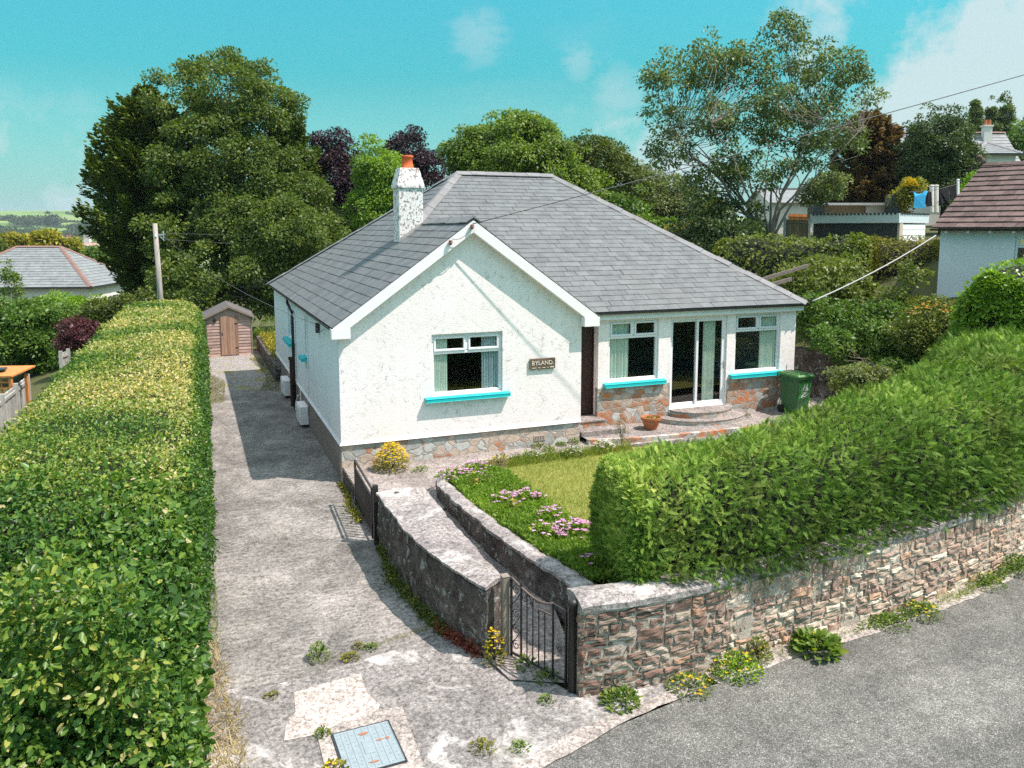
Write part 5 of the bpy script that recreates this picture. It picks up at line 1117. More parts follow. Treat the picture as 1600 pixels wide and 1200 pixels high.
# ================================================================== GARDEN PLANTS
g = np.random.default_rng(77)
def inpoly(P, poly):
    x, y = P[:, 0], P[:, 1]; c = np.zeros(len(P), bool); j = len(poly) - 1
    for i in range(len(poly)):
        xi, yi = poly[i]; xj, yj = poly[j]; c ^= ((yi > y) != (yj > y)) & (x < (xj - xi) * (y - yi) / (yj - yi + 1e-12) + xi); j = i
    return c
def scatter_poly(poly, n, g):
    p = np.array(poly); lo, hi = p.min(0), p.max(0); Q = g.uniform(lo, hi, (n * 3, 2)); return Q[inpoly(Q, poly)][:n]
def blades(name, poly, z, n, h, mat, seed, kind='stuff', label=None, lean=.6, **k):
    g = np.random.default_rng(seed); Q = scatter_poly(poly, n, g); n = len(Q); zz = z(Q) if callable(z) else np.full(n, z)
    X = unit(g.normal(size=(n, 3)) * lean + [0, 0, 1]); leafmesh(name, BLADE, np.c_[Q, zz], X, rdir(n, g), h * g.uniform(.5, 1.4, n), np.clip(.5 + .3 * sn(np.c_[Q, zz * 0], 1.6, 62) + .3 * g.normal(size=n), 0, 1), mat, kind=kind, label=label, **k)
LAWN = [(5.42, 14.2), (5.42, 9.4), (9.5, 9.6), (9.8, 14.35), (8.2, 14.5), (6.6, 14.5), (5.6, 14.3)]
blades('lawn_grass', LAWN, .50, 60000, .060, M['f_grass'], 1)
blades('edge_grass', [(5.30, 14.3), (5.36, 9.4), (5.52, 9.4), (5.50, 14.2)], .49, 1600, .07, M['f_straw'], 2)
BED = [(4.20, 13.6), (4.20, 12.6), (4.28, 11.3), (4.45, 10.1), (4.68, 8.9), (5.2, 8.7), (5.42, 9.4), (5.40, 13.6), (5.2, 14.0), (4.6, 14.1)]
def bedmass():
    g = np.random.default_rng(9); n = 26000; Q = scatter_poly(BED, n, g); n = len(Q); P3 = np.c_[Q, np.zeros(n)]
    hh = .10 + .09 * (sn(P3, 4, 71) * .5 + .5) + .05 * (sn(P3, 11, 72) * .5 + .5)
    over = np.clip((4.45 - Q[:, 0]) / .3, 0, 1) * 0
    P = np.c_[Q, .50 + hh * g.random(n) ** .5]; X = unit(g.normal(size=(n, 3)) * .7 + [0, 0, .9])
    leafmesh('bed_foliage', KITE, P, X, unit(rdir(n, g) + [0, 0, .8]), .055 * g.uniform(.5, 1.4, n), .4 * g.random(n) + .4 * (sn(P3, 3, 73) * .5 + .5) + .1, M['f_bed'], kind='stuff')
bedmass()
# pink daisy clumps
for k, (x, y, r, nf, lab) in enumerate([(4.38, 13.72, .30, 26, 'pink daisy clump at the far corner of the raised bed by the path'), (4.88, 13.95, .26, 20, 'pink daisy clump nearest the yellow-edged lawn corner at the top of the bed'), (4.72, 13.35, .22, 12, 'small pale daisy clump just below the top corner of the bed'),
        (4.72, 12.05, .24, 16, 'pink daisy clump spilling on the wall coping halfway down the bed'), (5.15, 12.05, .26, 26, 'dense mauve daisy clump against the lawn edge halfway down the bed'),
        (5.15, 11.1, .22, 14, 'small mauve daisy clump between the two dense ones along the lawn'), (5.22, 10.45, .30, 44, 'largest dense pink daisy clump near the hedge end of the bed'), (4.72, 10.55, .18, 8, 'few pink daisies on the coping opposite the largest clump'), (4.95, 9.25, .2, 6, 'shaded mauve flowers at the foot of the conifer hedge')]):
    plant('daisy_clump', lab, 'flowers', (x, y, .52), r * 1.25, .25, 210, .07, M['f_bed'], 'f_pink', nf, .044, 100 + k, 'daisy clumps in the raised bed', tpl=KITE)
for k, (x, y) in enumerate([(4.70, 11.62), (4.55, 13.05)]):
    plant('bed_shrublet', ('yellow-green sprig between pink daisies halfway down the bed', 'yellow-green sprig near the top of the raised bed')[k], 'plant', (x, y, .52), .15, .30, 90, .06, M['f_gold'], None, 0, .03, 130 + k, tpl=KITE)
# border between lawn and apron
blades('border_weeds', [(5.6, 14.2), (8.6, 14.35), (8.6, 14.72), (5.9, 14.72)], .49, 2600, .16, M['f_grass'], 3)
for k, (x, y, r, h, m, fl, nf, lab) in enumerate([(5.55, 14.45, .26, .22, 'f_gold', None, 0, 'yellow-green low herb at the lawn corner'), (6.3, 14.55, .28, .18, 'f_weed', 'f_whitep', 12, 'low herb with tiny white flowers along the path edging'), (7.15, 14.5, .26, .2, 'f_grey', 'f_whitep', 14, 'grey-green herb along the edging, before the white clump'),
        (7.95, 14.55, .26, .22, 'f_weed', 'f_whitep', 60, 'white alyssum clump at the edge of the house path'), (8.6, 14.9, .22, .62, 'f_grey', None, 0, 'tall wispy grass-like plant beside the white alyssum')]):
    plant('border_plant', lab, 'plant', (x, y, .5), r, h, 150, .06, M[m], fl, nf, .03, 140 + k, 'border plants by the path edging', tpl=NEEDLE if k == 4 else KITE, upr=2.2 if k == 4 else .6)
plant('yellow_shrub', 'rounded yellow flowering shrub against the stone plinth of the gable', 'shrub', (3.62, 15.55, .31), .36, .50, 900, .055, M['f_gold'], 'f_yellow', 260, .035, 150, tpl=KITE)
plant('small_weed', 'green sprig beside the yellow flowering shrub', 'weed', (4.12, 15.2, .31), .16, .12, 80, .05, M['f_weed'], None, 0, .03, 151, tpl=KITE)
for k, (x, y, r, h) in enumerate([(7.05, 15.85, .17, .15), (7.15, 15.55, .13, .12), (7.6, 15.9, .12, .07), (7.95, 15.92, .14, .12)]):
    plant('path_weed', ['larger green weed under the air vent at the plinth', 'second green weed, just in front of the one under the air vent', 'flat little weed at the plinth between vent and house steps', 'weed tuft at the plinth corner next to the steps'][k], 'weed', (x, y, .31), r, h, 110, .05, M['f_weed'], None, 0, .03, 155 + k, 'weeds along the house plinth', tpl=KITE)
plant('path_weed', 'weed at the side of the rounded patio steps', 'weed', (13.0, 16.3, .42), .16, .1, 80, .05, M['f_moss'], 'f_yellow', 4, .02, 159, 'weeds along the house plinth', tpl=KITE)
# driveway weeds
for k, (x, y, r, h, n, m, lab) in enumerate([(1.22, 9.32, .17, .24, 190, 'f_weed', 'bushy green weed growing from the drive joint'), (1.58, 9.18, .13, .06, 90, 'f_moss', 'flat mossy tuft in the drive joint by the bushy weed'), (1.86, 9.32, .10, .07, 60, 'f_weed', 'small green tuft further along the drive joint'), (1.72, 9.42, .09, .05, 40, 'f_moss', 'tiny moss tuft in the joint towards the wall'),
        (1.04, 7.82, .09, .09, 60, 'f_weed', 'green weed at the far left corner of the drain cover'), (.62, 8.72, .10, .03, 40, 'f_moss', 'flat moss spot on the left of the forecourt'), (2.5, 7.0, .16, .05, 80, 'f_moss', 'mossy weeds in the kerb joint right of the drain cover'), (2.85, 6.86, .12, .05, 60, 'f_weed', 'small weeds further along the kerb joint'),
        (3.42, 7.48, .10, .08, 50, 'f_weed', 'yellow-green tuft in front of the garden gate')]):
    plant('drive_weed', lab, 'weed', (x, y, .01), r * .8, h * .9, n * 2, .030, M[m], None, 0, .02, 170 + k, 'weeds in the concrete joints', tpl=KITE)
plant('drive_weed', 'orange flower weed at the near left edge of the drain cover', 'weed', (1.06, 7.2, .01), .12, .08, 60, .05, M['f_moss'], 'f_yellow', 5, .03, 181, 'weeds in the concrete joints', tpl=KITE)
blades('joint_moss', [(1.0, 9.16), (2.7, 9.5), (2.72, 9.62), (1.4, 9.3)], .01, 1500, .035, M['f_moss'], 4, lean=1.2)
# foot of the curved wall: ivy-ish growth, red-leaved weeds, yellow fumitory by the post
def footgrowth(name, path, w, hgt, n, mats_, seed, label):
    g = np.random.default_rng(seed); P, L = interp_path(path, 200); k = g.integers(0, 200, n); q = P[k] + g.normal(size=(n, 2)) * .02 + np.array([-1, -.2]) * (np.abs(g.normal(size=n)) * w * (.6 + .5 * sn(np.c_[P[k], np.zeros(n)], 5, 66)))[:, None]
    z = np.abs(g.normal(size=n)) * hgt * .5; leafmesh(name, KITE, np.c_[q, z], unit(rdir(n, g) + [-.4, 0, .6]), unit(rdir(n, g) + [-.3, -.2, .8]), .045 * g.uniform(.5, 1.4, n), g.random(n), mats_, kind='stuff')
footgrowth('wall_foot_growth', [(2.62, 12.3), (2.63, 11), (2.68, 10.2), (2.88, 9.25)], .09, .14, 2600, M['f_dark'], 5, '')
footgrowth('red_leaf_growth', [(2.78, 9.5), (2.95, 9.0), (3.10, 8.62)], .06, .12, 700, M['f_red'], 6, '')
footgrowth('house_foot_growth', [(2.64, 15.9), (2.63, 15.2), (2.62, 14.5), (2.62, 13.6)], .06, .08, 900, M['f_moss'], 7, '')
plant('fumitory', 'yellow flowering weed at the foot of the wooden gate post', 'weed', (3.17, 8.44, .0), .13, .42, 200, .05, M['f_gold'], 'f_yellow', 40, .022, 190, tpl=KITE)
for k, (s, lab) in enumerate([(.28, 'green weed under the hinge side of the iron gate'), (.6, 'low weed under the middle of the iron gate')]):
    x, y, _ = GP(s, 0); plant('gate_weed', lab, 'weed', (x - .02, y, .01), .13, .14 - .05 * k, 110, .05, M['f_weed'], None, 0, .02, 192 + k, tpl=KITE)
# foot of the rubble wall
vg = np.random.default_rng(15)
def verge():
    g = vg; Pf, L = interp_path(off(WF, -.16), 400); n = 9000; k = g.integers(30, 330, n); q = Pf[k] + g.normal(size=(n, 2)) * [.08, .05]; dn = sn(np.c_[Pf[k], np.zeros(n)], 2.4, 81); keep = g.random(n) < .25 + .6 * (dn > -.1); q = q[keep]; n = len(q)
    leafmesh('verge_weeds', BLADE, np.c_[q, np.full(n, .01)], unit(g.normal(size=(n, 3)) * .8 + [0, -.2, .9]), rdir(n, g), .07 * g.uniform(.4, 1.7, n), g.random(n), M['f_grass'], kind='stuff')
    n = 5200; k = g.integers(30, 330, n); q = Pf[k] + g.normal(size=(n, 2)) * [.1, .06]; dn = sn(np.c_[Pf[k], np.zeros(n)], 3.1, 82); q = q[dn > .05]; n = len(q)
    leafmesh('verge_herbs', KITE, np.c_[q, .01 + .07 * g.random(n)], unit(rdir(n, g) + [0, -.2, .5]), unit(rdir(n, g) + [0, 0, .8]), .045 * g.uniform(.5, 1.4, n), g.random(n), M['f_weed'], kind='stuff')
verge()
for k, (x, y, r, h, n, ls, m, fl, nf, lab) in enumerate([
    (4.18, 7.16, .20, .14, 120, .10, 'f_weed', None, 0, 'spiky green grass tuft at the rubble wall end near the gate'),
    (5.05, 7.12, .26, .12, 200, .06, 'f_weed', 'f_yellow', 22, 'yellow-flowered weed patch nearest the gate along the wall foot'),
    (5.75, 7.20, .30, .22, 320, .07, 'f_bright', 'f_yellow', 22, 'leafy weed with yellow flowers in the middle of the wall foot'),
    (6.15, 7.30, .16, .34, 200, .06, 'f_mixh', None, 0, 'straggly weed climbing the rubble wall'),
    (6.98, 7.22, .26, .22, 150, .14, 'f_weed', 'f_yellow', 3, 'large bright thistle-leaved weed against the rubble wall'),
    (8.35, 7.36, .24, .12, 160, .06, 'f_weed', None, 0, 'low green weed right of the large thistle'),
    (8.95, 7.42, .26, .18, 200, .06, 'f_weed', 'f_yellow', 14, 'weed with yellow heads further right along the wall'),
    (10.6, 7.72, .26, .16, 160, .06, 'f_weed', 'f_yellow', 3, 'green weed clump before the far right weeds'),
    (11.5, 7.90, .34, .26, 260, .07, 'f_bush', None, 0, 'dark green weed clump at the far right of the wall foot')]):
    plant('wall_weed', lab, 'weed', (x, y, .01), r, h * .9, int(n * 1.8), ls * (.62 if k != 4 else .8), M[m], fl, nf, .024, 200 + k, 'weeds at the foot of the rubble wall', tpl=LEAF)
# dry grass, lavender at the base of the left hedge
blades('dry_grass', [(-.35, 6.6), (.32, 6.6), (.28, 8.2), (.10, 10.2), (-.25, 10.2)], .01, 1700, .15, M['f_straw'], 8, lean=1.1)
blades('drive_edge_grass', [(-.2, 10.0), (.12, 10.0), (.18, 26.5), (-.1, 26.5)], .0, 6500, .09, M['f_grass'], 11)
blades('gravel_grass', [(-.1, 24.5), (.75, 25.0), (.9, 28.5), (.3, 30.5), (-.1, 30)], .0, 7000, .07, M['f_moss'], 9)
blades('gravel_moss', [(1.9, 26.4), (2.85, 25.8), (2.8, 33), (2.0, 33.2), (2.3, 29)], .0, 6000, .07, M['f_moss'], 10)
for k, (x, y, lab) in enumerate([(-.20, 8.05, 'purple flower spikes poking from the hedge base near the drain cover'), (.22, 7.35, 'small purple flowered sprig on the concrete at the bottom left')]):
    plant('lavender_sprig', lab, 'flowers', (x, y, .15 * (1 - k)), .14, .42 - .3 * k, 60, .05, M['f_weed'], 'f_purple', 46 - 20 * k, .022, 220 + k, tpl=NEEDLE, upr=1.5)

# ================================================================== SHED, POLES, SMALL LEFT THINGS
sx0, sx1, sy0, sy1 = .46, 2.22, 34.3, 36.6
sh = thing('garden_shed', 'small weathered pinkish timber shed at the end of the driveway', 'shed', ((sx0 + sx1) / 2, sy0, 0)); xm = (sx0 + sx1) / 2
mb = MB(); nb = 13; gg = np.random.default_rng(4); ez, az = 1.62, 2.02
for k in range(nb):
    z0_ = ez * k / nb; mb.prism([(sx0, sy0 - .012, z0_), (sx1, sy0 - .012, z0_), (sx1, sy0 + .006, z0_ + ez / nb + .006), (sx0, sy0 + .006, z0_ + ez / nb + .006)], (0, .02, 0), gg.random())
mb.prism([(sx0, sy0, ez), (sx1, sy0, ez), (xm, sy0, az)], (0, .03, 0), .6); mb.box(sx0, sy0 + .03, -.1, sx0 + .03, sy1, ez, .4); mb.box(sx1 - .03, sy0 + .03, -.1, sx1, sy1, ez, .4); mb.box(sx0, sy1, -.1, sx1, sy1 + .03, ez, .4); mb.go('wall', M['shedwood'], sh)
for s in (-1, 1):
    mb = MB(); e = (xm + s * (sx1 - sx0 + .24) / 2); zz = ez - .06
    mb.prism([(xm, sy0 - .12, az + .05), (e, sy0 - .12, zz + .03), (e, sy0 - .12, zz), (xm, sy0 - .12, az + .02)], (0, 2.6, 0)); mb.go('roof', M['felt_dark'], sh)
    mb = MB(); mb.prism([(xm, sy0 - .15, az + .06), (e, sy0 - .15, zz + .04), (e, sy0 - .15, zz - .04), (xm, sy0 - .15, az - .03)], (0, .028, 0)); mb.go('bargeboard', M['oldwood'], sh)
mb = MB()
for k in range(6): mb.box(xm - .33 + k * .112, sy0 - .045, .04, xm - .222 + k * .112, sy0 - .016, 1.64, gg.random())
dd = mb.go('door', M['sheddoor'], sh); mb = MB(); mb.box(xm - .30, sy0 - .052, .85, xm - .26, sy0 - .045, .97); mb.box(xm + .2, sy0 - .052, 1.3, xm + .33, sy0 - .045, 1.34); mb.box(xm + .2, sy0 - .052, .3, xm + .33, sy0 - .045, .34); mb.go('hinge', M['iron'], dd)
mb = MB(); mb.box(sx0 + .28, sy0 - .06, 1.42, sx0 + .38, sy0 - .02, 1.54); mb.go('lantern', M['iron'], sh)
for xx in (sx0 - .01, sx1 - .03):
    mb = MB(); mb.box(xx, sy0 - .03, -.02, xx + .04, sy0 - .013, ez - .02); mb.go('corner_trim', M['oldwood'], sh)
# low rockery wall right of the shed with yellow ground cover
mb = MB(); mb.box(2.5, 27.8, -.1, 2.75, 36, .55); w_ = mb.go('stone_kerb_wall', M['lichen'], label='low dark wall edging the raised bed behind the bungalow', cat='wall'); 
mb = MB(); mb.prism([(2.76, 29.3, .48), (6, 29.3, .48), (6, 36, .6), (2.76, 36, .6)], (0, 0, .01)); mb.go('raised_bed', M['soil'], kind='structure')
def gc():
    g = np.random.default_rng(3); n = 9000; Q = g.uniform([2.6, 29.3], [4.6, 35.5], (n, 2)); P = np.c_[Q, .55 + .22 * g.random(n)]
    leafmesh('yellow_ground_cover', KITE, P, unit(rdir(n, g) + [0, 0, .8]), unit(rdir(n, g) + [0, 0, .8]), .09, g.random(n), M['f_gold'], kind='stuff')
gc()
bush('lavender_bush', 'grey-green bush with mauve spikes behind the bungalow corner', 'bush', 36, [(424, 515, 22, 20), (410, 524, 12, 12)], 40, 60, .22, .10, M['f_weed'], 301, tpl=NEEDLE)
# utility pole and its wires
pt_ = at(242, 349, 33.0); pb = np.array([pt_[0] + .10, pt_[1], terr(pt_[0], pt_[1])])
up = thing('utility_pole', 'grey wooden utility pole standing behind the long hedge', 'utility pole', pb)
mb = MB(); mb.tube([pb - [0, 0, .3], (pb + pt_) / 2, pt_], [.125, .11, .09], 12); mb.go('pole', M['polewood'], up, smooth=True)
mb = MB(); mb.obox(pt_ + [.12, 0, -.47], (1, 0, 0), (0, 1, 0), (0, 0, 1), .22, .03, .03); mb.tube([pt_ + [.30, 0, -.62], pt_ + [.30, 0, -.30]], .03, 6); mb.tube([pt_ + [.14, 0, -.5], pt_ + [.32, 0, -.72]], .018, 5); mb.go('bracket', M['steel'], up)
mb = MB(); mb.lathe(pt_ + [-.0, -.11, -.55], [(0, 0), (.05, 0), (.05, .1), (0, .1)], 8); mb.go('insulator', M['white'], up)
def wire(name, p, q, sag, r, mat, label, group='overhead cables'):
    p, q = np.array(p, float), np.array(q, float); t = np.linspace(0, 1, 24)[:, None]; P = p + (q - p) * t; P[:, 2] -= 4 * sag * (t * (1 - t))[:, 0]
    mb = MB(); mb.tube(P, r, 5); mb.go(name, mat, smooth=True, label=label, cat='cable', group=group)
wire('overhead_cable', (HX - .05, 18.5, 3.0), pt_ + [.3, 0, -.5], .35, .006, M['cable'], 'thin cable from the bungalow side wall back to the wooden pole')
wire('overhead_cable', pt_ + [.3, 0, -.4], pt_ + [26, 32, 1.5], .8, .006, M['cable'], 'upper cable running right from the pole into the trees')
wire('overhead_cable', pt_ + [.3, 0, -.65], pt_ + [26, 30, .2], .9, .006, M['cable'], 'lower cable running right from the pole into the trees')
wire('overhead_cable', (A_ - .05, GY - .06, AZ - .10), (5.5 + 3.59 * 3.7, 15.74 - 1.12 * 3.7, 5.25 + 1.03 * 3.7), .05, .010, M['cable'], 'cable from the gable peak rising to the upper right over the roof')
wire('overhead_cable', (A_ - .5, GY - .06, AZ - .40), (A_ - .05, GY - .07, AZ - .16), .10, .006, M['cable'], 'short looping wire between the two insulators')
wire('washing_line', (BX + .08, FY - .08, EZ + .06), at(1462, 368, 24.6), .10, .020, M['cablepale'], 'pale rope from the bungalow roof corner to the white outbuilding', 'ropes')

# ================================================================== RIGHT-HAND BACKGROUND
def poly_obj(name, faces, mat, parent, **k):
    mb = MB()
    for f in faces: mb.add(f, [tuple(range(len(f)))])
    return mb.go(name, mat, parent, **k)
# retaining wall and bank behind the bungalow's right side
rt = thing('retaining_wall', 'dark shaded stone retaining wall in the passage right of the bungalow', 'wall', (16.6, 18, .3))
roughwall('wall_body', [(19.4, 15.2), (18.0, 16.4), (17.1, 18.0), (16.7, 21), (16.6, 29)], [(19.7, 15.4), (18.35, 16.6), (17.45, 18.2), (17.1, 21), (17.0, 29)], .2, 1.55, M['lichen'], rt, 90, 12, .05, 5, 31)
# white outbuilding with brown tiled roof
B0 = at(1462, 357, 25.0); eu = np.array([.33, -.944, 0]); eu /= np.linalg.norm(eu); ev = np.array([.944, .33, 0]); ev /= np.linalg.norm(ev); eN = -ev
EZ2 = 5.2; sp_ = .54
ob = thing('outbuilding', 'white outbuilding with dark brown tiled roof at the right edge', 'outbuilding', (B0[0], B0[1], 2.4))
o2 = np.array([B0[0], B0[1], 0]) + ev * .28 + eu * .05
WB = (2.1, 3.6, 3.9, 4.98)
wallsheet(o2, eu, eN, 0, 7, 1.6, EZ2 + .1, [WB], mat=M['render2'], parent=ob, depth=.12)
wallsheet(o2, -ev * -1, -eu, 0, 7.4, 1.6, EZ2 + .1, mat=M['render2'], parent=ob, top=[(0, EZ2 + .1), (7.4, EZ2 + .1), (3.7, EZ2 + 3.7 * sp_ - .05)])
_h = house; house = ob; wn = window(o2, eu, eN, WB, .3, .5, .05); house = _h
mb = MB(); mb.obox(o2 + eu * 4.1 + ev * .6 + [0, 0, 4.4], eu, ev, (0, 0, 1), 1.0, .02, .8); mb.go('room_partition', M['black'], ob)
tt_ = np.array([ev[0], ev[1], sp_]); Lf = np.linalg.norm(tt_); slates('tile_roof', [[(-.12, 0), (7.2, 0), (7.2, 3.98 * Lf), (-.12, 3.98 * Lf)]], (B0[0], B0[1], EZ2), eu, tt_ / Lf, M['brown_tile'], ob, .33, .36, .03, 8)
tb_ = np.array([-ev[0], -ev[1], sp_]); fb = np.array([B0[0], B0[1], 0]) + ev * 7.96; slates('tile_roof', [[(-.12, 0), (7.2, 0), (7.2, 3.98 * Lf), (-.12, 3.98 * Lf)]], (fb[0], fb[1], EZ2), eu, tb_ / Lf, M['brown_tile'], ob, .6, .6, .03, 9)
rp = np.array([B0[0], B0[1], EZ2 + 3.98 * sp_ + .04]) + ev * 3.98; capping(rp - eu * .1, rp + eu * 7.2, .16, .45, 3, 'ridge_tile', 'brown_tile', parent=ob)
mb = MB(); q = rp - eu * .1; mb.tube([q + [0, 0, -.05], q + [0, 0, .16], q - eu * .10 + [0, 0, .28], q - eu * .22 + [0, 0, .25], q - eu * .24 + [0, 0, .13], q - eu * .15 + [0, 0, .10]], [.09, .08, .065, .05, .04, .03], 8); mb.go('finial', M['brown_tile'], ob, smooth=True)
halfpipe(B0 * [1, 1, 0] + [0, 0, EZ2 - .02] - ev * .02 - eu * .15, B0 * [1, 1, 0] + [0, 0, EZ2 - .02] - ev * .02 + eu * 7.2, .06).go('gutter', M['black'], ob)
for k in range(8):
    mb = MB(); c = o2 + eu * (.25 + k * .62) - ev * .14 + [0, 0, EZ2 - .10]; mb.obox(c, eu, ev, (0, 0, 1), .035, .12, .05); mb.go('rafter_end', M['white'], ob)
# flat roofed garage
gm = at(1403, 333, 36.0); ga_ = np.array([-.35, .94, 0]); ga_ /= np.linalg.norm(ga_); gb_ = np.array([.94, .35, 0]); gb_ /= np.linalg.norm(gb_); GT = gm[2]
gr = thing('garage', 'flat-roofed garage with pale blue corrugated edge and dark side wall', 'garage', (gm[0], gm[1], 3.2)); G0 = np.array([gm[0], gm[1], 0])
def GB(a, b, z): return G0 + ga_ * a + gb_ * b + np.array([0, 0, z])
poly_obj('wall', [[GB(0, .02, 2.6), GB(4.0, .02, 2.6), GB(4.0, .02, GT - .45), GB(0, .02, GT - .45)], [GB(0.0, 0.02, 2.6), GB(0.0, 3.2, 2.6), GB(0.0, 3.2, GT - .45), GB(.0, .02, GT - .45)], [GB(4.0, 0.02, 2.6), GB(4.0, 3.2, 2.6), GB(4.0, 3.2, GT - .45), GB(4.0, .02, GT - .45)]], M['darkwall'], gr)
mb = MB(); mb.obox(GB(2.0, 1.6, GT - .22), ga_, gb_, (0, 0, 1), 2.12, 1.72, .215); mb.go('roof', M['corr'], gr)
mb = MB()
for k in range(18): mb.obox(GB(-.13, .05 + k * .185, GT - .02), ga_, gb_, (0, 0, 1), .03, .05, .04)
for k in range(22): mb.obox(GB(.05 + k * .185, -.13, GT - .02), ga_, gb_, (0, 0, 1), .05, .03, .04)
mb.go('corrugated_edge', M['gutter'], gr)
mb = MB(); mb.obox(GB(-.06, .20, GT - 1.3), ga_, gb_, (0, 0, 1), .05, .18, .85); mb.go('corner_pier', M['beige'], gr)
mb = MB()
for k in range(12): mb.obox(GB(-.05, 1.75, GT - .55 - k * .13), ga_, gb_, (0, 0, 1), .025 + .012 * (k % 2), 1.3, .062)
mb.go('roller_door', M['white'], gr)
# flat roofed shed behind the garage
sm_ = at(1312, 322, 43); s2 = thing('flat_shed', 'low flat-roofed brown shed behind the garage', 'shed', (sm_[0], sm_[1], 4)); S0 = np.array([sm_[0], sm_[1], 0])
mb = MB(); mb.obox(at(1335, 331, 43), _R, np.cross((0, 0, 1), _R), (0, 0, 1), 2.1, 1.2, .42); mb.go('wall', M['fencebrown'], s2)
mb = MB(); mb.obox(at(1335, 320, 42.9), _R, np.cross((0, 0, 1), _R), (0, 0, 1), 2.45, 1.5, .06); mb.go('roof', M['felt'], s2)
mb = MB(); mb.obox(at(1375, 329, 41.7), _R, np.cross((0, 0, 1), _R), (0, 0, 1), .75, .05, .38); mb.go('front_panel', M['beige'], s2)
mb = MB(); mb.obox(at(1275, 331, 42.0), _R, np.cross((0, 0, 1), _R), (0, 0, 1), .3, .3, .3); mb.go('side_window', M['gutter'], s2)
mb = MB(); mb.obox(at(1395, 321, 41), _R, np.cross((0, 0, 1), _R), (0, 0, 1), .28, .28, .55); o = mb.go('water_tank', M['gutter'], label='dark green square water tank at the end of the flat shed', cat='tank'); bevel(o, .03)
# fences
def pxfence(name, label, u0, v0, u1, v1, D0, D1, h, mat, nb, post=True, cat='fence'):
    a, b = at(u0, v0, D0), at(u1, v1, D1); t = thing(name, label, cat, (a[0], a[1], a[2] - h)); d = b - a; d[2] = 0; L = np.linalg.norm(d); e = d / L; n = np.cross(e, (0, 0, 1)); gg = np.random.default_rng(2)
    mb = MB()
    for k in range(nb):
        q = a + (b - a) * ((k + .5) / nb); mb.obox(q - [0, 0, h / 2], e, n, (0, 0, 1), L / nb / 2 * .94, .012 + .008 * (k % 2), h / 2, gg.random())
    mb.go('fence_board', mat, t)
    if post:
        m = max(2, int(L / 1.9) + 1)
        for k in range(m): q = a + (b - a) * (k / (m - 1)); p = MB(); p.obox(q - [0, 0, h / 2 - .04] + n * .05, e, n, (0, 0, 1), .05, .05, h / 2 + .05); p.go('post', M['felt'] if mat != M['fencegrey'] else mat, t)
    mb = MB(); mb.bar(a + n * .03 - [0, 0, .12], b + n * .03 - [0, 0, .12], .04, .08); mb.go('rail', mat, t)
pxfence('board_fence', 'brown close-board fence panel between the gum tree and the garage', 1226, 343, 1264, 344, 38, 38, 1.9, M['fencebrown'], 10)
pxfence('slat_fence', 'bright orange-brown fence peeping over the brown panel', 1232, 334, 1262, 335, 46, 46, 1.2, M['orangewood'], 12, False)
pxfence('panel_fence', 'weathered grey wooden fence dropping along the left side of the hedge', -60, 668, 40, 590, 15.5, 22.5, 1.4, M['fencegrey'], 28)
pxfence('panel_fence', 'far end piece of grey fence by the dark red acer', 92, 553, 104, 549, 27, 28, 1.2, M['fencegrey'], 5, True)
# washing line with clothes
def cloth(name, label, pts, D, mat, seed, cat='clothing'):
    g = np.random.default_rng(seed); a = [at(u, v, D) for u, v in pts]; n = len(a)
    back = np.array([_F[0], _F[1], 0]); back /= np.linalg.norm(back); mb = MB(); A = [p + back * (.05 * math.sin(i * 2.1)) for i, p in enumerate(a)]
    mb.prism(A, back * .05); o = mb.go(name, mat, label=label, cat=cat, group='clothes drying on the line'); return o
cloth('shirt', 'bright blue top hanging on the washing line', [(1428, 300), (1435, 303), (1441, 302), (1447, 297), (1450, 300), (1446, 306), (1445, 325), (1429, 325), (1429, 307)], 38, M['cloth_blue'], 1)
cloth('shirt', 'black garment hanging right beside the blue top', [(1450, 301), (1456, 299), (1456, 322), (1449, 323), (1446, 316)], 38.3, M['cloth_black'], 2)
cloth('trousers', 'black trousers hanging between the concrete posts and the white pole', [(1468, 297), (1483, 292), (1484, 322), (1477, 322), (1476, 310), (1472, 322), (1467, 321)], 38.3, M['cloth_black'], 3)
cloth('trousers', 'dark garment hanging next to the white pole', [(1484, 291), (1495, 290), (1495, 312), (1486, 313)], 38.6, M['cloth_black'], 4)
for u, v0, v1, w, lab, m, cat in ((1456, 291, 322, .10, 'left of the two short concrete posts behind the washing', 'cream', 'post'), (1463, 291, 322, .10, 'right of the two short concrete posts behind the washing', 'cream', 'post'), (1497, 282, 316, .06, 'slim white pole holding the washing line', 'white', 'pole')):
    a, b = at(u, v0, 39.5), at(u, v1 + 10, 39.5); mb = MB(); mb.tube([b, a], w, 8); mb.lathe(a, [(w * 1.0, 0), (w * 1.25, .02), (w * 1.1, .06), (0, .08)], 8); mb.go('line_post', M[m], label=lab, cat=cat)
wire('washing_line', at(1420, 300, 38), at(1497, 287, 39.5), .1, .012, M['cable'], 'washing line strung above the garage roof', 'ropes')
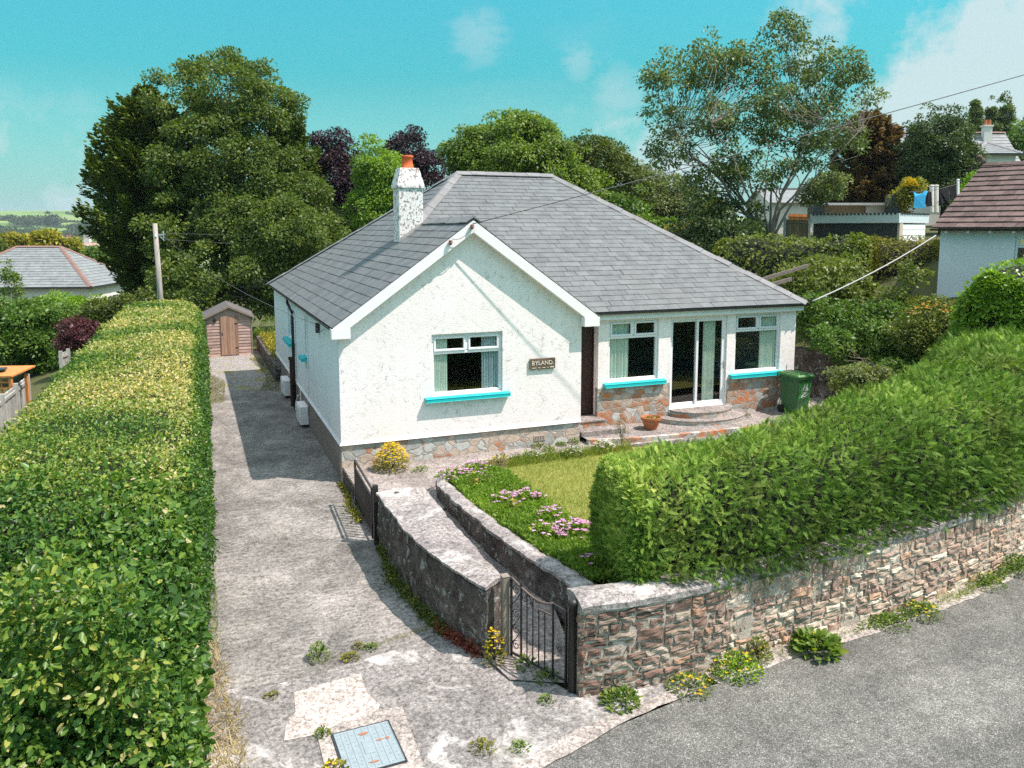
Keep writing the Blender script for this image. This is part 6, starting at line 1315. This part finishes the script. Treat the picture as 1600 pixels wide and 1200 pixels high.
# houses beyond
def simple_house(name, label, c, ux, w, d, ze, zr, zb, wallm, roofm, wins=(), chim=(), hip=True, over=.3, seed=1, rcol='redtile', fine=False, hipk=1.0, group=None):
    """c = centre (x, y); ux = unit vector along the long side; w, d = width, depth"""
    ux = np.array([ux[0], ux[1], 0.]); ux /= np.linalg.norm(ux); uy = np.array([-ux[1], ux[0], 0]); c = np.array([c[0], c[1], 0.]); t = thing(name, label, 'house', (c[0], c[1], zb), group)
    Pp = lambda a, b, z: c + ux * a + uy * b + np.array([0, 0, z])
    a, b = w / 2, d / 2
    fc = [[Pp(-a, -b, zb), Pp(a, -b, zb), Pp(a, -b, ze), Pp(-a, -b, ze)], [Pp(a, -b, zb), Pp(a, b, zb), Pp(a, b, ze), Pp(a, -b, ze)], [Pp(a, b, zb), Pp(-a, b, zb), Pp(-a, b, ze), Pp(a, b, ze)], [Pp(-a, b, zb), Pp(-a, -b, zb), Pp(-a, -b, ze), Pp(-a, b, ze)]]
    if not hip: fc += [[Pp(a, -b, ze), Pp(a, b, ze), Pp(a, 0, zr - .1)], [Pp(-a, b, ze), Pp(-a, -b, ze), Pp(-a, 0, zr - .1)]]
    poly_obj('wall', fc, wallm, t)
    A, B = a + over, b + over; r = (a + over - B * hipk) if hip else A; r = max(r, .05)
    E = ze - .02; rl, rr = Pp(-r, 0, zr), Pp(r, 0, zr)
    if fine:
        for (o, s, tv, poly) in ((Pp(-A, -B, E), ux, uy, [(0, 0), (2 * A, 0), (A + r, 1), (A - r, 1)]), (Pp(A, B, E), -ux, -uy, [(0, 0), (2 * A, 0), (A + r, 1), (A - r, 1)])):
            tt = tv * B + np.array([0, 0, zr - E]); L = np.linalg.norm(tt); slates('roof', [[(p, q * L) for p, q in poly]], o, s, tt / L, roofm, t, .5, .33, .02, seed)
        if hip:
            for o, s, tv in ((Pp(A, -B, E), uy, -ux), (Pp(-A, B, E), -uy, ux)):
                tt = tv * (A - r) + np.array([0, 0, zr - E]); L = np.linalg.norm(tt); slates('roof', [[(0, 0), (2 * B, 0), (B, L)]], o, s, tt / L, roofm, t, .5, .33, .02, seed + 1)
        for p, q in ([(Pp(-A, -B, E), rl), (Pp(A, -B, E), rr), (Pp(A, B, E), rr), (Pp(-A, B, E), rl), (rl, rr)] if hip else [(rl, rr)]): capping(np.array(p) + [0, 0, .05], np.array(q) + [0, 0, .05], .17, .5, 2, 'ridge_tile', rcol, parent=t)
        mb = MB(); mb.obox(Pp(0, -B, E - .05), ux, uy, (0, 0, 1), A, .05, .07); mb.obox(Pp(A, 0, E - .05), uy, ux, (0, 0, 1), B, .05, .07); mb.go('gutter', M['gutter'], t)
    else:
        poly_obj('roof', [[Pp(-A, -B, E), Pp(A, -B, E), rr, rl], [Pp(A, B, E), Pp(-A, B, E), rl, rr]] + ([[Pp(A, -B, E), Pp(A, B, E), rr], [Pp(-A, B, E), Pp(-A, -B, E), rl]] if hip else []), roofm, t)
        mb = MB(); mb.bar(rl, rr, .25, .18); mb.go('ridge', M[rcol], t)
    for (f, p, z0, z1, wd) in wins:
        mb = MB(); nrm = -uy if f == 'f' else ux; al = ux if f == 'f' else uy; cc = Pp(p, -b, 0) if f == 'f' else Pp(a, p, 0)
        mb.obox(cc + nrm * .02 + [0, 0, (z0 + z1) / 2], al, nrm, (0, 0, 1), wd / 2 + .08, .04, (z1 - z0) / 2 + .08); wf = mb.go('window', M['upvc'], t)
        mb = MB(); mb.obox(cc + nrm * .064 + [0, 0, (z0 + z1) / 2], al, nrm, (0, 0, 1), wd / 2, .004, (z1 - z0) / 2); mb.go('pane', M['darkwall'], wf)
    for (p, q, z0, z1, s) in chim:
        mb = MB(); mb.obox(Pp(p, q, (z0 + z1) / 2), ux, uy, (0, 0, 1), s, s * .7, (z1 - z0) / 2); mb.obox(Pp(p, q, z1 + .06), ux, uy, (0, 0, 1), s + .06, s * .7 + .06, .06); cm = mb.go('chimney', wallm, t)
        for e in (-s * .5, s * .5): mb = MB(); mb.lathe(Pp(p + e, q, z1 + .12), [(.14, 0), (.11, .4), (.0, .4)], 8); mb.go('chimney_pot', M['terra'], cm)
    return t
pr = at(1467, 300, 62); simple_house('white_house', 'pale house with grey roof and chimney beyond the dark round tree', pr[:2], _R[:2], 9.0, 6.5, at(0, 285, 62)[2], at(0, 209, 62)[2], 4, M['cream'], M['slate_far'], [('f', 1.5, 7.0, 8.2, 1.2)], [(3.1, -.5, 9.5, at(0, 201, 62)[2], .30)], hip=False, rcol='redtile', fine=True)
pr = at(1535, 300, 56); simple_house('white_house_wing', 'cream wing with small hipped grey roof above the outbuilding ridge', pr[:2], _R[:2], 2.7, 2.6, at(0, 243, 56)[2], at(0, 223, 56)[2], 4, M['cream'], M['slate_far'], [('f', -.6, 8.0, 9.0, .8)], [], rcol='ridge_grey', fine=True)
pr = at(1248, 320, 60); simple_house('white_house', 'cream gabled house glimpsed behind the gum tree trunks', pr[:2], (_R[0] * .8 + .3, _R[1]), 6.0, 5.0, at(0, 318, 60)[2], at(0, 296, 60)[2], 3, M['cream'], M['slate_far'], [('f', .8, 5.4, 6.4, .9)], [], hip=False, rcol='ridge_grey')
pr = at(1055, 360, 55); simple_house('white_building', 'low white building glimpsed over the roof hip beyond the bushes', pr[:2], _R[:2], 4.6, 3, at(0, 353, 55)[2], at(0, 347, 55)[2], 3, M['white'], M['felt'], [], [], hip=False, rcol='felt')

# ================================================================== LEFT-HAND BACKGROUND
nl = at(150, 440, 60); c_ = at(60, 440, 66); zE, zR = nl[2], at(0, 385, 66)[2]
simple_house('neighbour_bungalow', 'neighbouring bungalow with pale slate hipped roof and red ridge tiles', (-14.4 + 3.6, 70.6), (.955, -.295), 10.6, 8.4, 1.0, 3.78, -3.4, M['cream'], M['slate_far'], [('f', 1.0, -1.6, -.1, 1.5), ('s', .3, -1.2, 0, .9)], [], rcol='redtile', fine=True, hipk=.88)
for k, (u, v, lab, m) in enumerate([(37, 437, 'squat metal flue with dark twin pipes on the neighbour bungalow roof', 'steel'), (58, 436, 'white pot-topped flue pipe on the neighbour bungalow roof', 'white')]):
    p = at(u, v, 63.5); t = thing('roof_flue', lab, 'flue', p - [0, 0, .3])
    mb = MB(); mb.lathe(p - [0, 0, .3], [(.35, 0), (.35, .55), (.25, .65), (0, .65)] if k == 0 else [(.22, 0), (.22, .35), (.12, .5), (.1, 1.7), (.0, 1.7)], 12); mb.go('base', M[m], t, smooth=True)
    for e in ((-.12, .12) if k == 0 else ()): mb = MB(); mb.lathe(p + [e, 0, .3], [(.06, 0), (.06, .75), (0, .75)], 6); mb.go('pipe', M['gutter'], t)
    mb = MB(); mb.obox(p + [0, 0, 1.15 if k == 0 else 1.45], (1, 0, 0), (0, 1, 0), (0, 0, 1), .3, .15, .1); mb.go('cowl', M['steel' if k == 0 else 'white'], t)
# second house whose verge peeps in at the left edge
q0 = at(-30, 440, 50); simple_house('cream_cottage', 'corner of a cream cottage with dark verge at the left picture edge', (q0[0] - 1.0, q0[1]), (.3, -.95), 5, 4.2, .9, 2.7, -3.2, M['cream'], M['slate'], [], [], hip=False, rcol='ridge_grey')
# village roofs further down
for k, (u, v, D, w, ze, zr, hip, lab, wm, rm, ch_) in enumerate([(118, 398, 120, 5.0, 398, 385, False, 'white gable end house left of the terrace roofs', 'white', 'slate_far', [(-1, 0, -1, 3.0, .5)]), (150, 398, 128, 10, 395, 379, False, 'long brown-pink roofed terrace with pale chimneys beyond the neighbour bungalow', 'cream', 'pinktile', [(-4.2, 0, 0, 3.6, .45), (-1.2, 0, 0, 4.0, .45), (2.0, 0, 0, 4.4, .6)]), (95, 392, 150, 8, 396, 388, False, 'small distant roof between the golden conifers', 'white', 'pinktile', [])]):
    p = at(u, v, D); simple_house('village_house', lab, p[:2], _R[:2], w, 6, at(0, ze, D)[2], at(0, zr, D)[2], at(0, 440, D)[2], M[wm], M[rm], [], ch_, hip=hip, rcol=rm, group='village houses')
# orange trellis shelter
a = at(-10, 612, 21.0); ts = thing('trellis_shelter', 'bright orange timber trellis shelter with flat lid by the grey fence', 'shelter', (a[0], a[1], a[2])); TZ = at(0, 583, 21)[2]
tx = _R; ty = np.cross((0, 0, 1), _R); base = at(-2, 604, 21.0); base[2] = 0
def TT(a, b, z): return base + tx * a + ty * b + np.array([0, 0, z])
mb = MB(); mb.add([TT(-.9, -.25, TZ - .05), TT(.52, -.25, TZ - .02), TT(.68, .55, TZ + .12), TT(-.7, .55, TZ + .10), TT(-.9, -.25, TZ - .09), TT(.52, -.25, TZ - .06), TT(.68, .55, TZ + .08), TT(-.7, .55, TZ + .06)], [(0, 1, 2, 3), (7, 6, 5, 4), (0, 4, 5, 1), (1, 5, 6, 2), (2, 6, 7, 3), (3, 7, 4, 0)]); mb.go('roof', M['orangewood'], ts)
mb = MB()
for k in range(7): mb.obox(TT(-.8 + k * .2, -.18, TZ - .55), tx, ty, (0, 0, 1), .018, .012, .46)
for k in range(6): mb.obox(TT(-.2, -.205, TZ - .2 - k * .16), tx, ty, (0, 0, 1), .64, .012, .02)
mb.go('trellis', M['orangewood'], ts)
for x, y in ((-.85, -.2), (.46, -.2), (.50, .4), (-.85, .4)): mb = MB(); mb.obox(TT(x, y, TZ - .65), tx, ty, (0, 0, 1), .035, .035, .58); mb.go('post', M['orangewood'], ts)
mb = MB(); mb.obox(TT(.0, .15, TZ + .09), (tx * .9 + ty * .4), (ty * .9 - tx * .4), (0, 0, 1), .12, .18, .02); mb.go('hinge_plate', M['gutter'], ts)

# ================================================================== TREES
tree('sycamore', 'huge broad sycamore behind the little shed', 'tree', 42, 322, .3, [(350, 150, 62, 62), (290, 165, 55, 55), (415, 180, 48, 60), (330, 250, 75, 60), (400, 255, 75, 66), (430, 300, 50, 50, -1), (285, 275, 50, 46, -1), (300, 345, 72, 48, -1.5), (370, 350, 60, 50, -1.5), (445, 365, 78, 55, -3), (375, 420, 90, 52, -3), (300, 425, 62, 48, -2), (485, 400, 48, 40, -2.5), (350, 470, 90, 30, -2), (455, 315, 48, 48, -1), (395, 315, 50, 50, -2)], 860, 190, .68, .165, M['f_syc'], 'barkpale', 401, .30, 60, fill=.74, droop=.25)
conifer('cypress_tree', 'dark leaning cypress with sweeping tips at the left of the big sycamore', 43.5, 240, -.8, 125, 104, M['f_con'], 402, 620, ls=.21, dens=3.8, asc=.42, prof=lambda h: np.interp(h, [0, .14, .27, .42, .75, .92, 1], [.22, .34, .62, 1.0, .74, .34, .06]), group='dark cypresses behind the shed')
conifer('cypress_tree', 'dark cypress spire at the right shoulder of the big sycamore', 44, 458, .5, 150, 54, M['f_con'], 403, 420, ls=.19, dens=3.2, asc=.5, group='dark cypresses behind the shed')
tree('copper_beech', 'purple copper beech to the left of the lime green tree', 'tree', 47, 530, 1, [(525, 300, 45, 80), (548, 340, 42, 60), (510, 250, 34, 48)], 330, 110, .55, .16, M['f_copper'], 'barkdark', 404, .2, 24, group='copper beeches')
tree('copper_beech', 'purple copper beech right behind the chimney', 'tree', 50, 640, 2, [(640, 245, 34, 38), (665, 275, 34, 38), (620, 280, 28, 50)], 190, 110, .55, .16, M['f_copper'], 'barkdark', 405, .2, 24, group='copper beeches')
tree('lime_tree', 'fresh lime green tree left of the chimney', 'tree', 41, 590, 1, [(590, 275, 32, 46), (612, 300, 34, 50), (580, 335, 34, 40)], 260, 110, .50, .15, M['f_lime'], 'bark', 406, .16, 20)
tree('cherry_tree', 'round yellow-green tree behind the roof ridge', 'tree', 43, 800, 2, [(800, 240, 78, 54), (745, 250, 44, 48), (860, 265, 50, 50), (830, 215, 40, 34), (900, 300, 40, 40)], 560, 120, .60, .17, M['f_mid'], 'bark', 407, .25, 26, droop=.5)
tree('walnut_tree', 'darker bronze-green tree right of the yellow-green one', 'tree', 46, 935, 2, [(930, 265, 48, 46), (965, 300, 42, 50), (900, 240, 26, 24)], 300, 120, .60, .17, M['f_dark'], 'bark', 408, .25, 20)
tree('willow_tree', 'soft grey-green tree above the right end of the bungalow roof', 'tree', 50, 1040, 3, [(1035, 320, 46, 42), (1010, 290, 26, 30), (1075, 330, 36, 34), (985, 335, 40, 36)], 300, 110, .60, .16, M['f_grey'], 'bark', 409, .2, 20)
tree('elder_tree', 'leafy green tree low behind the roof hip', 'tree', 44, 1000, 3, [(975, 350, 50, 34), (1020, 372, 40, 26), (930, 335, 40, 30)], 110, 100, .6, .20, M['f_bush'], 'bark', 410, .15, 14)
bush('holly_bush', 'dark bushy shrub under the left of the gum tree', 'bush', 35, [(1130, 375, 58, 48), (1095, 390, 36, 36), (1165, 350, 30, 40)], 150, 110, .5, .15, M['f_oak'], 411)
bush('pale_bush', 'yellow-tipped bush just left of the gum tree base', 'bush', 38, [(1118, 340, 22, 22), (1100, 360, 22, 20)], 50, 90, .4, .14, M['f_gold'], 412)
bush('orange_bush', 'orange-tinged bush behind the roof hip near the white building', 'bush', 42, [(1062, 368, 22, 14), (1085, 372, 20, 14)], 40, 80, .4, .13, M['f_gold'], 413)
# gum tree: many stems, open crown
tree('gum_tree', 'tall open multi-stemmed gum tree with grey-green leaves', 'tree', 35, 1195, 4.3, [(1060, 120, 46, 46), (1030, 175, 22, 34), (1115, 95, 46, 36), (1165, 115, 50, 50), (1222, 50, 34, 34), (1245, 95, 46, 40), (1300, 110, 44, 42), (1330, 155, 40, 30), (1375, 160, 24, 16), (1100, 190, 60, 44), (1170, 190, 60, 50), (1240, 170, 60, 44), (1290, 215, 60, 44), (1050, 235, 34, 34), (1120, 265, 50, 40), (1185, 265, 50, 46), (1250, 255, 50, 34), (1090, 305, 30, 26)], 560, 66, .46, .145, M['f_euc'], 'barkpale', 414, .15, 260, fill=.30, droop=.45, stems=11, lean=3.9, topk=.60, fork=.3)
bush('olive_bush', 'feathery grey bush right of the gum tree stems', 'bush', 37, [(1290, 292, 22, 20), (1272, 305, 16, 14)], 50, 80, .4, .14, M['f_grey'], 415, up=.1)
conifer('rusty_conifer', 'brown-patched rounded conifer behind the flat shed', 50, 1347, 3.5, 170, 66, M['f_brown'], 416, 430, ls=.26, dens=2.2, asc=.25, prof=lambda h: np.interp(h, [0, .2, .5, .8, .95, 1], [.9, 1, .95, .72, .4, .1]))
tree('holm_oak', 'dense dark rounded tree behind the washing line', 'tree', 47, 1470, 4, [(1470, 225, 44, 46), (1442, 262, 30, 38), (1497, 262, 30, 42), (1470, 296, 48, 20)], 400, 130, .55, .16, M['f_oak'], 'barkdark', 417, .25, 24)
for k, (u, v0, v1, w, lab) in enumerate([(1524, 158, 250, 8, 'slimmest poplar, nearest the dark round tree'), (1549, 160, 262, 10, 'middle poplar of the three on the skyline'), (1571, 150, 265, 15, 'tallest broad poplar nearest the right edge')]):
    tree('poplar_tree', lab, 'tree', 85, u, 4, [(u, v0 + (v1 - v0) * f, w * s, (v1 - v0) * .16) for f, s in ((.14, .35), (.32, .6), (.52, .8), (.72, .85), (.9, .8))], 260, 80, .42, .20, M['f_pop'], 'barkpale', 420 + k, .15, 14, group='poplars on the skyline', up=.7)
tree('far_tree', 'light green tree under the poplars at the right edge', 'tree', 70, 1590, 4, [(1590, 245, 26, 34), (1560, 262, 22, 22), (1610, 220, 20, 34)], 110, 90, .9, .26, M['f_bush'], 'bark', 424, .2, 10)
bush('forsythia_bush', 'bright yellow shrub beside the hanging blue top', 'bush', 41, [(1424, 298, 16, 14), (1408, 312, 14, 12)], 50, 80, .35, .14, M['f_gold'], 425)
plant('yellow_blossom', 'mass of yellow blossom on the shrub left of the blue top', 'flowers', at(1421, 304, 40.4), .42, .75, 40, .1, M['f_gold'], 'f_yellow', 220, .08, 426, tpl=KITE)
bush('laurel_bush', 'yellow-green bush beneath the cream wing at the outbuilding ridge', 'bush', 44, [(1535, 290, 20, 20), (1510, 310, 22, 22)], 50, 80, .45, .14, M['f_bright'], 427)
# hedges and shrubs on the bank
def hline(us, v, Ds): return [tuple(at(u, v, D)[:2]) for u, D in zip(us, Ds)]
hedge('mixed_hedge', 'mixed leafy hedge with yellow tips above the passage', hline((1130, 1190, 1260, 1350), 400, (31, 30, 29, 27.5)), [1.3] * 4, [2.4] * 4, [4.55, 4.75, 4.8, 4.75], M['core'], M['f_mixh'], 26000, .14, KITE, 36, amp=.26, sq=2.6, depth=.3)
hedge('heath_hedge', 'soft mounded heath-like hedge in front of the garage', hline((1355, 1410, 1480), 400, (29, 28.5, 28)), [1.2, 1.3, 1.2], [3.3] * 3, [4.75, 4.85, 4.75], M['core'], M['f_mound'], 20000, .16, NEEDLE, 37, amp=.2, sq=2.4, depth=.22)
bush('viburnum_bush', 'large leafy shrub just beyond the roof corner rope', 'bush', 25, [(1285, 440, 56, 34), (1320, 470, 40, 30), (1250, 470, 40, 34)], 170, 90, .38, .12, M['f_mixh'], 430)
bush('dark_shrub', 'dark green shrub below the rope right of the bungalow', 'bush', 23, [(1310, 520, 56, 34), (1365, 515, 56, 40), (1280, 495, 40, 26)], 190, 90, .36, .11, M['f_bush'], 431)
bush('rose_shrub', 'shrub with yellow-orange blooms left of the glossy hedge', 'bush', 21, [(1455, 500, 38, 26), (1440, 525, 40, 24)], 110, 90, .3, .085, M['f_mixh'], 432)
plant('rose_bloom', 'cluster of yellow-orange blooms on the shrub near the outbuilding', 'flowers', at(1455, 508, 20.4), .55, .55, 60, .09, M['f_mixh'], 'f_orange', 40, .05, 433, tpl=KITE)
bush('tall_shoots', 'upright leafy shoots in front of the white outbuilding wall', 'bush', 23, [(1420, 455, 12, 50), (1395, 480, 18, 34), (1446, 470, 8, 40)], 60, 60, .25, .10, M['f_mixh'], 434)
bush('bank_shrub', 'mid green shrub on the bank under the heath hedge', 'bush', 22, [(1400, 540, 60, 34), (1450, 565, 50, 26), (1350, 560, 40, 30)], 150, 90, .34, .10, M['f_bush'], 435)
bush('low_shrub', 'low grey-leaved shrub in the shaded passage by the stone wall', 'bush', 19, [(1330, 596, 26, 16), (1365, 590, 24, 14)], 60, 80, .22, .08, M['f_grey'], 436)
bush('fern_shrub', 'bright sprawling foliage over the retaining wall', 'bush', 20.5, [(1410, 590, 40, 22), (1300, 530, 20, 12)], 70, 80, .28, .10, M['f_bush'], 437)
a, b = at(1190, 437, 22.5), at(1262, 415, 24); mb = MB(); mb.bar(a, b, .06, .10); mb.go('old_beam', M['bark'], label='upper weathered beam sticking out of the hedge behind the roof', cat='beam', group='weathered beams in the hedge')
a, b = at(1200, 446, 22), at(1236, 436, 23); mb = MB(); mb.bar(a, b, .06, .10); mb.go('old_beam', M['bark'], label='lower short weathered beam just behind the roof hip', cat='beam', group='weathered beams in the hedge')
# left side bushes
bush('lilac_bush', 'big mid-green leafy bush at the left edge above the orange shelter', 'bush', 32, [(25, 530, 66, 46), (62, 515, 50, 40), (14, 492, 34, 24), (90, 548, 42, 32)], 260, 110, .45, .15, M['f_bush'], 440, bz=-1.5)
bush('privet_bush', 'rounded light green bush in front of the neighbour bungalow', 'bush', 37, [(104, 488, 42, 26), (78, 500, 36, 28), (130, 508, 24, 26)], 170, 100, .42, .13, M['f_bright'], 441, bz=-1.5)
bush('acer_bush', 'dark red acer beside the far end of the hedge', 'bush', 29, [(122, 520, 22, 20), (112, 535, 14, 14)], 60, 90, .3, .10, M['f_acer'], 442, bz=-1.2)
bush('smoke_bush', 'grey-purple shrub against the neighbour bungalow wall', 'bush', 42, [(172, 482, 16, 12), (160, 490, 18, 12)], 60, 80, .4, .12, M['f_grey'], 443, bz=-2)
bush('hawthorn_bush', 'dark bush between the acer and the hedge top', 'bush', 34, [(150, 495, 24, 20), (178, 500, 24, 22), (200, 480, 24, 20)], 90, 90, .45, .13, M['f_dark'], 444, bz=-1)
bush('sapling', 'thin sapling in front of the neighbour roof at the left', 'sapling', 45, [(14, 425, 7, 20), (20, 450, 14, 20)], 30, 50, .3, .13, M['f_weed'], 445, bz=-2)
for k, (u, v, w, h, D, lab) in enumerate([(14, 388, 22, 16, 90, 'golden conifer at the left edge behind the neighbour roof'), (64, 378, 18, 13, 92, 'golden conifer behind the middle of the neighbour roof'), (103, 388, 14, 10, 94, 'smallest golden conifer near the white gable')]):
    bush('golden_conifer', lab, 'tree', D, [(u, v, w, h), (u, v + h * .9, w * 1.2, h)], 110, 70, .9, .40, M['f_gold'], 450 + k, bz=-4, group='golden conifers', up=.8)
bush('garden_tree', 'light green tree below the terrace roofs', 'tree', 75, [(150, 412, 24, 16), (175, 405, 22, 22), (185, 425, 16, 20)], 120, 80, .8, .30, M['f_bush'], 455, bz=-4)
bush('garden_tree', 'dark green tree at the left edge beside the cottage verge', 'tree', 62, [(5, 410, 26, 16), (-12, 400, 20, 26)], 60, 80, .8, .30, M['f_dark'], 456, bz=-4)
# far woods and hedgerows (uncountable)
def gd(u, v):                          # terrain point seen at a photo pixel
    ds = np.r_[np.arange(300, 3200, 12.)]; d = at(u, v, 1) - CAM; pts = CAM + d * ds[:, None]; h = terr(pts[:, 0], pts[:, 1]); k = np.argmax(pts[:, 2] < h)
    k = k if pts[k, 2] < h[k] else 150
    return np.array([pts[k, 0], pts[k, 1], h[k]])
def farstuff():
    g = np.random.default_rng(91); mb = []
    Ps = []
    def copse(u, v, du, dv, D, n):
        k = D / FPX
        c = gd(u, v); D = float((c - CAM) @ _F); k = D / FPX; c = c + [0, 0, dv * k]
        q = g.normal(size=(n, 3)); q = q / np.linalg.norm(q, axis=1)[:, None] * g.random((n, 1)) ** .4
        P = c + q[:, :1] * _R * du * k + q[:, 1:2] * np.array([_F[0], _F[1], 0]) * du * k * .6 + np.c_[np.zeros(n), np.zeros(n), q[:, 2] * dv * k + sn(c + q * 3, 1.2, 92) * dv * k * .3]; Ps.append((P, D * .0026))
    for a in [(15, 345, 16, 4, 1400, 500), (60, 352, 46, 6, 1300, 2200), (82, 355, 14, 9, 1200, 900), (40, 370, 50, 6, 900, 1600), (130, 362, 26, 6, 900, 1500), (165, 360, 26, 10, 850, 1800), (110, 374, 40, 7, 700, 1500), (75, 334.5, 3, 1.2, 2400, 60), (200, 352, 30, 6, 1100, 900), (190, 380, 24, 8, 420, 1200), (0, 375, 40, 9, 420, 1300)]: copse(*a)
    V, Fc, R, b = [], [], [], 0
    for P, s in Ps:
        n = len(P); v, f = scat(KITE, P, rdir(n, g), unit(rdir(n, g) + [0, 0, .6]), s * g.uniform(.7, 1.5, n)); V.append(v); Fc.append(f + b); b += len(v); R.append(g.random(n))
    mk('far_woodland', np.concatenate(V), np.concatenate(Fc), M['f_far'], rnd=np.concatenate(R), kind='stuff')
    V, R = [], []
    for (u0, v0, u1, v1, D, n, s) in ((-40, 343, 160, 349, 1700, 1500, 3.2), (90, 357, 160, 351, 1500, 700, 3.0), (105, 334, 150, 343, 2000, 500, 3.4), (-20, 356, 50, 356, 1350, 500, 3), (150, 350, 260, 347, 1700, 800, 3)):
        t = g.random(n); P = np.array([gd(u0 + (u1 - u0) * q, v0 + (v1 - v0) * q) for q in t]) + g.normal(size=(n, 3)) * [s, s, .8]; V.append(P); R.append(np.full(n, s * 1.6))
    P = np.concatenate(V); n = len(P); leafmesh('far_hedgerows', KITE, P, rdir(n, g), unit(rdir(n, g) + [0, 0, .6]), np.concatenate(R), g.random(n), M['f_far'], kind='stuff')
farstuff()

# ================================================================== AIR
def haze():
    m, nt = newmat('haze_air'); v = N(nt, 'ShaderNodeVolumePrincipled', {'Color': (.86, .95, 1.0, 1), 'Density': .00013, 'Anisotropy': .2})
    N(nt, 'ShaderNodeOutputMaterial', {'Volume': v.outputs[0]})
    mb = MB(); mb.box(-5600, -700, -90, 5600, 7300, 95); o = mb.go('haze', m, kind='stuff'); return o
haze()
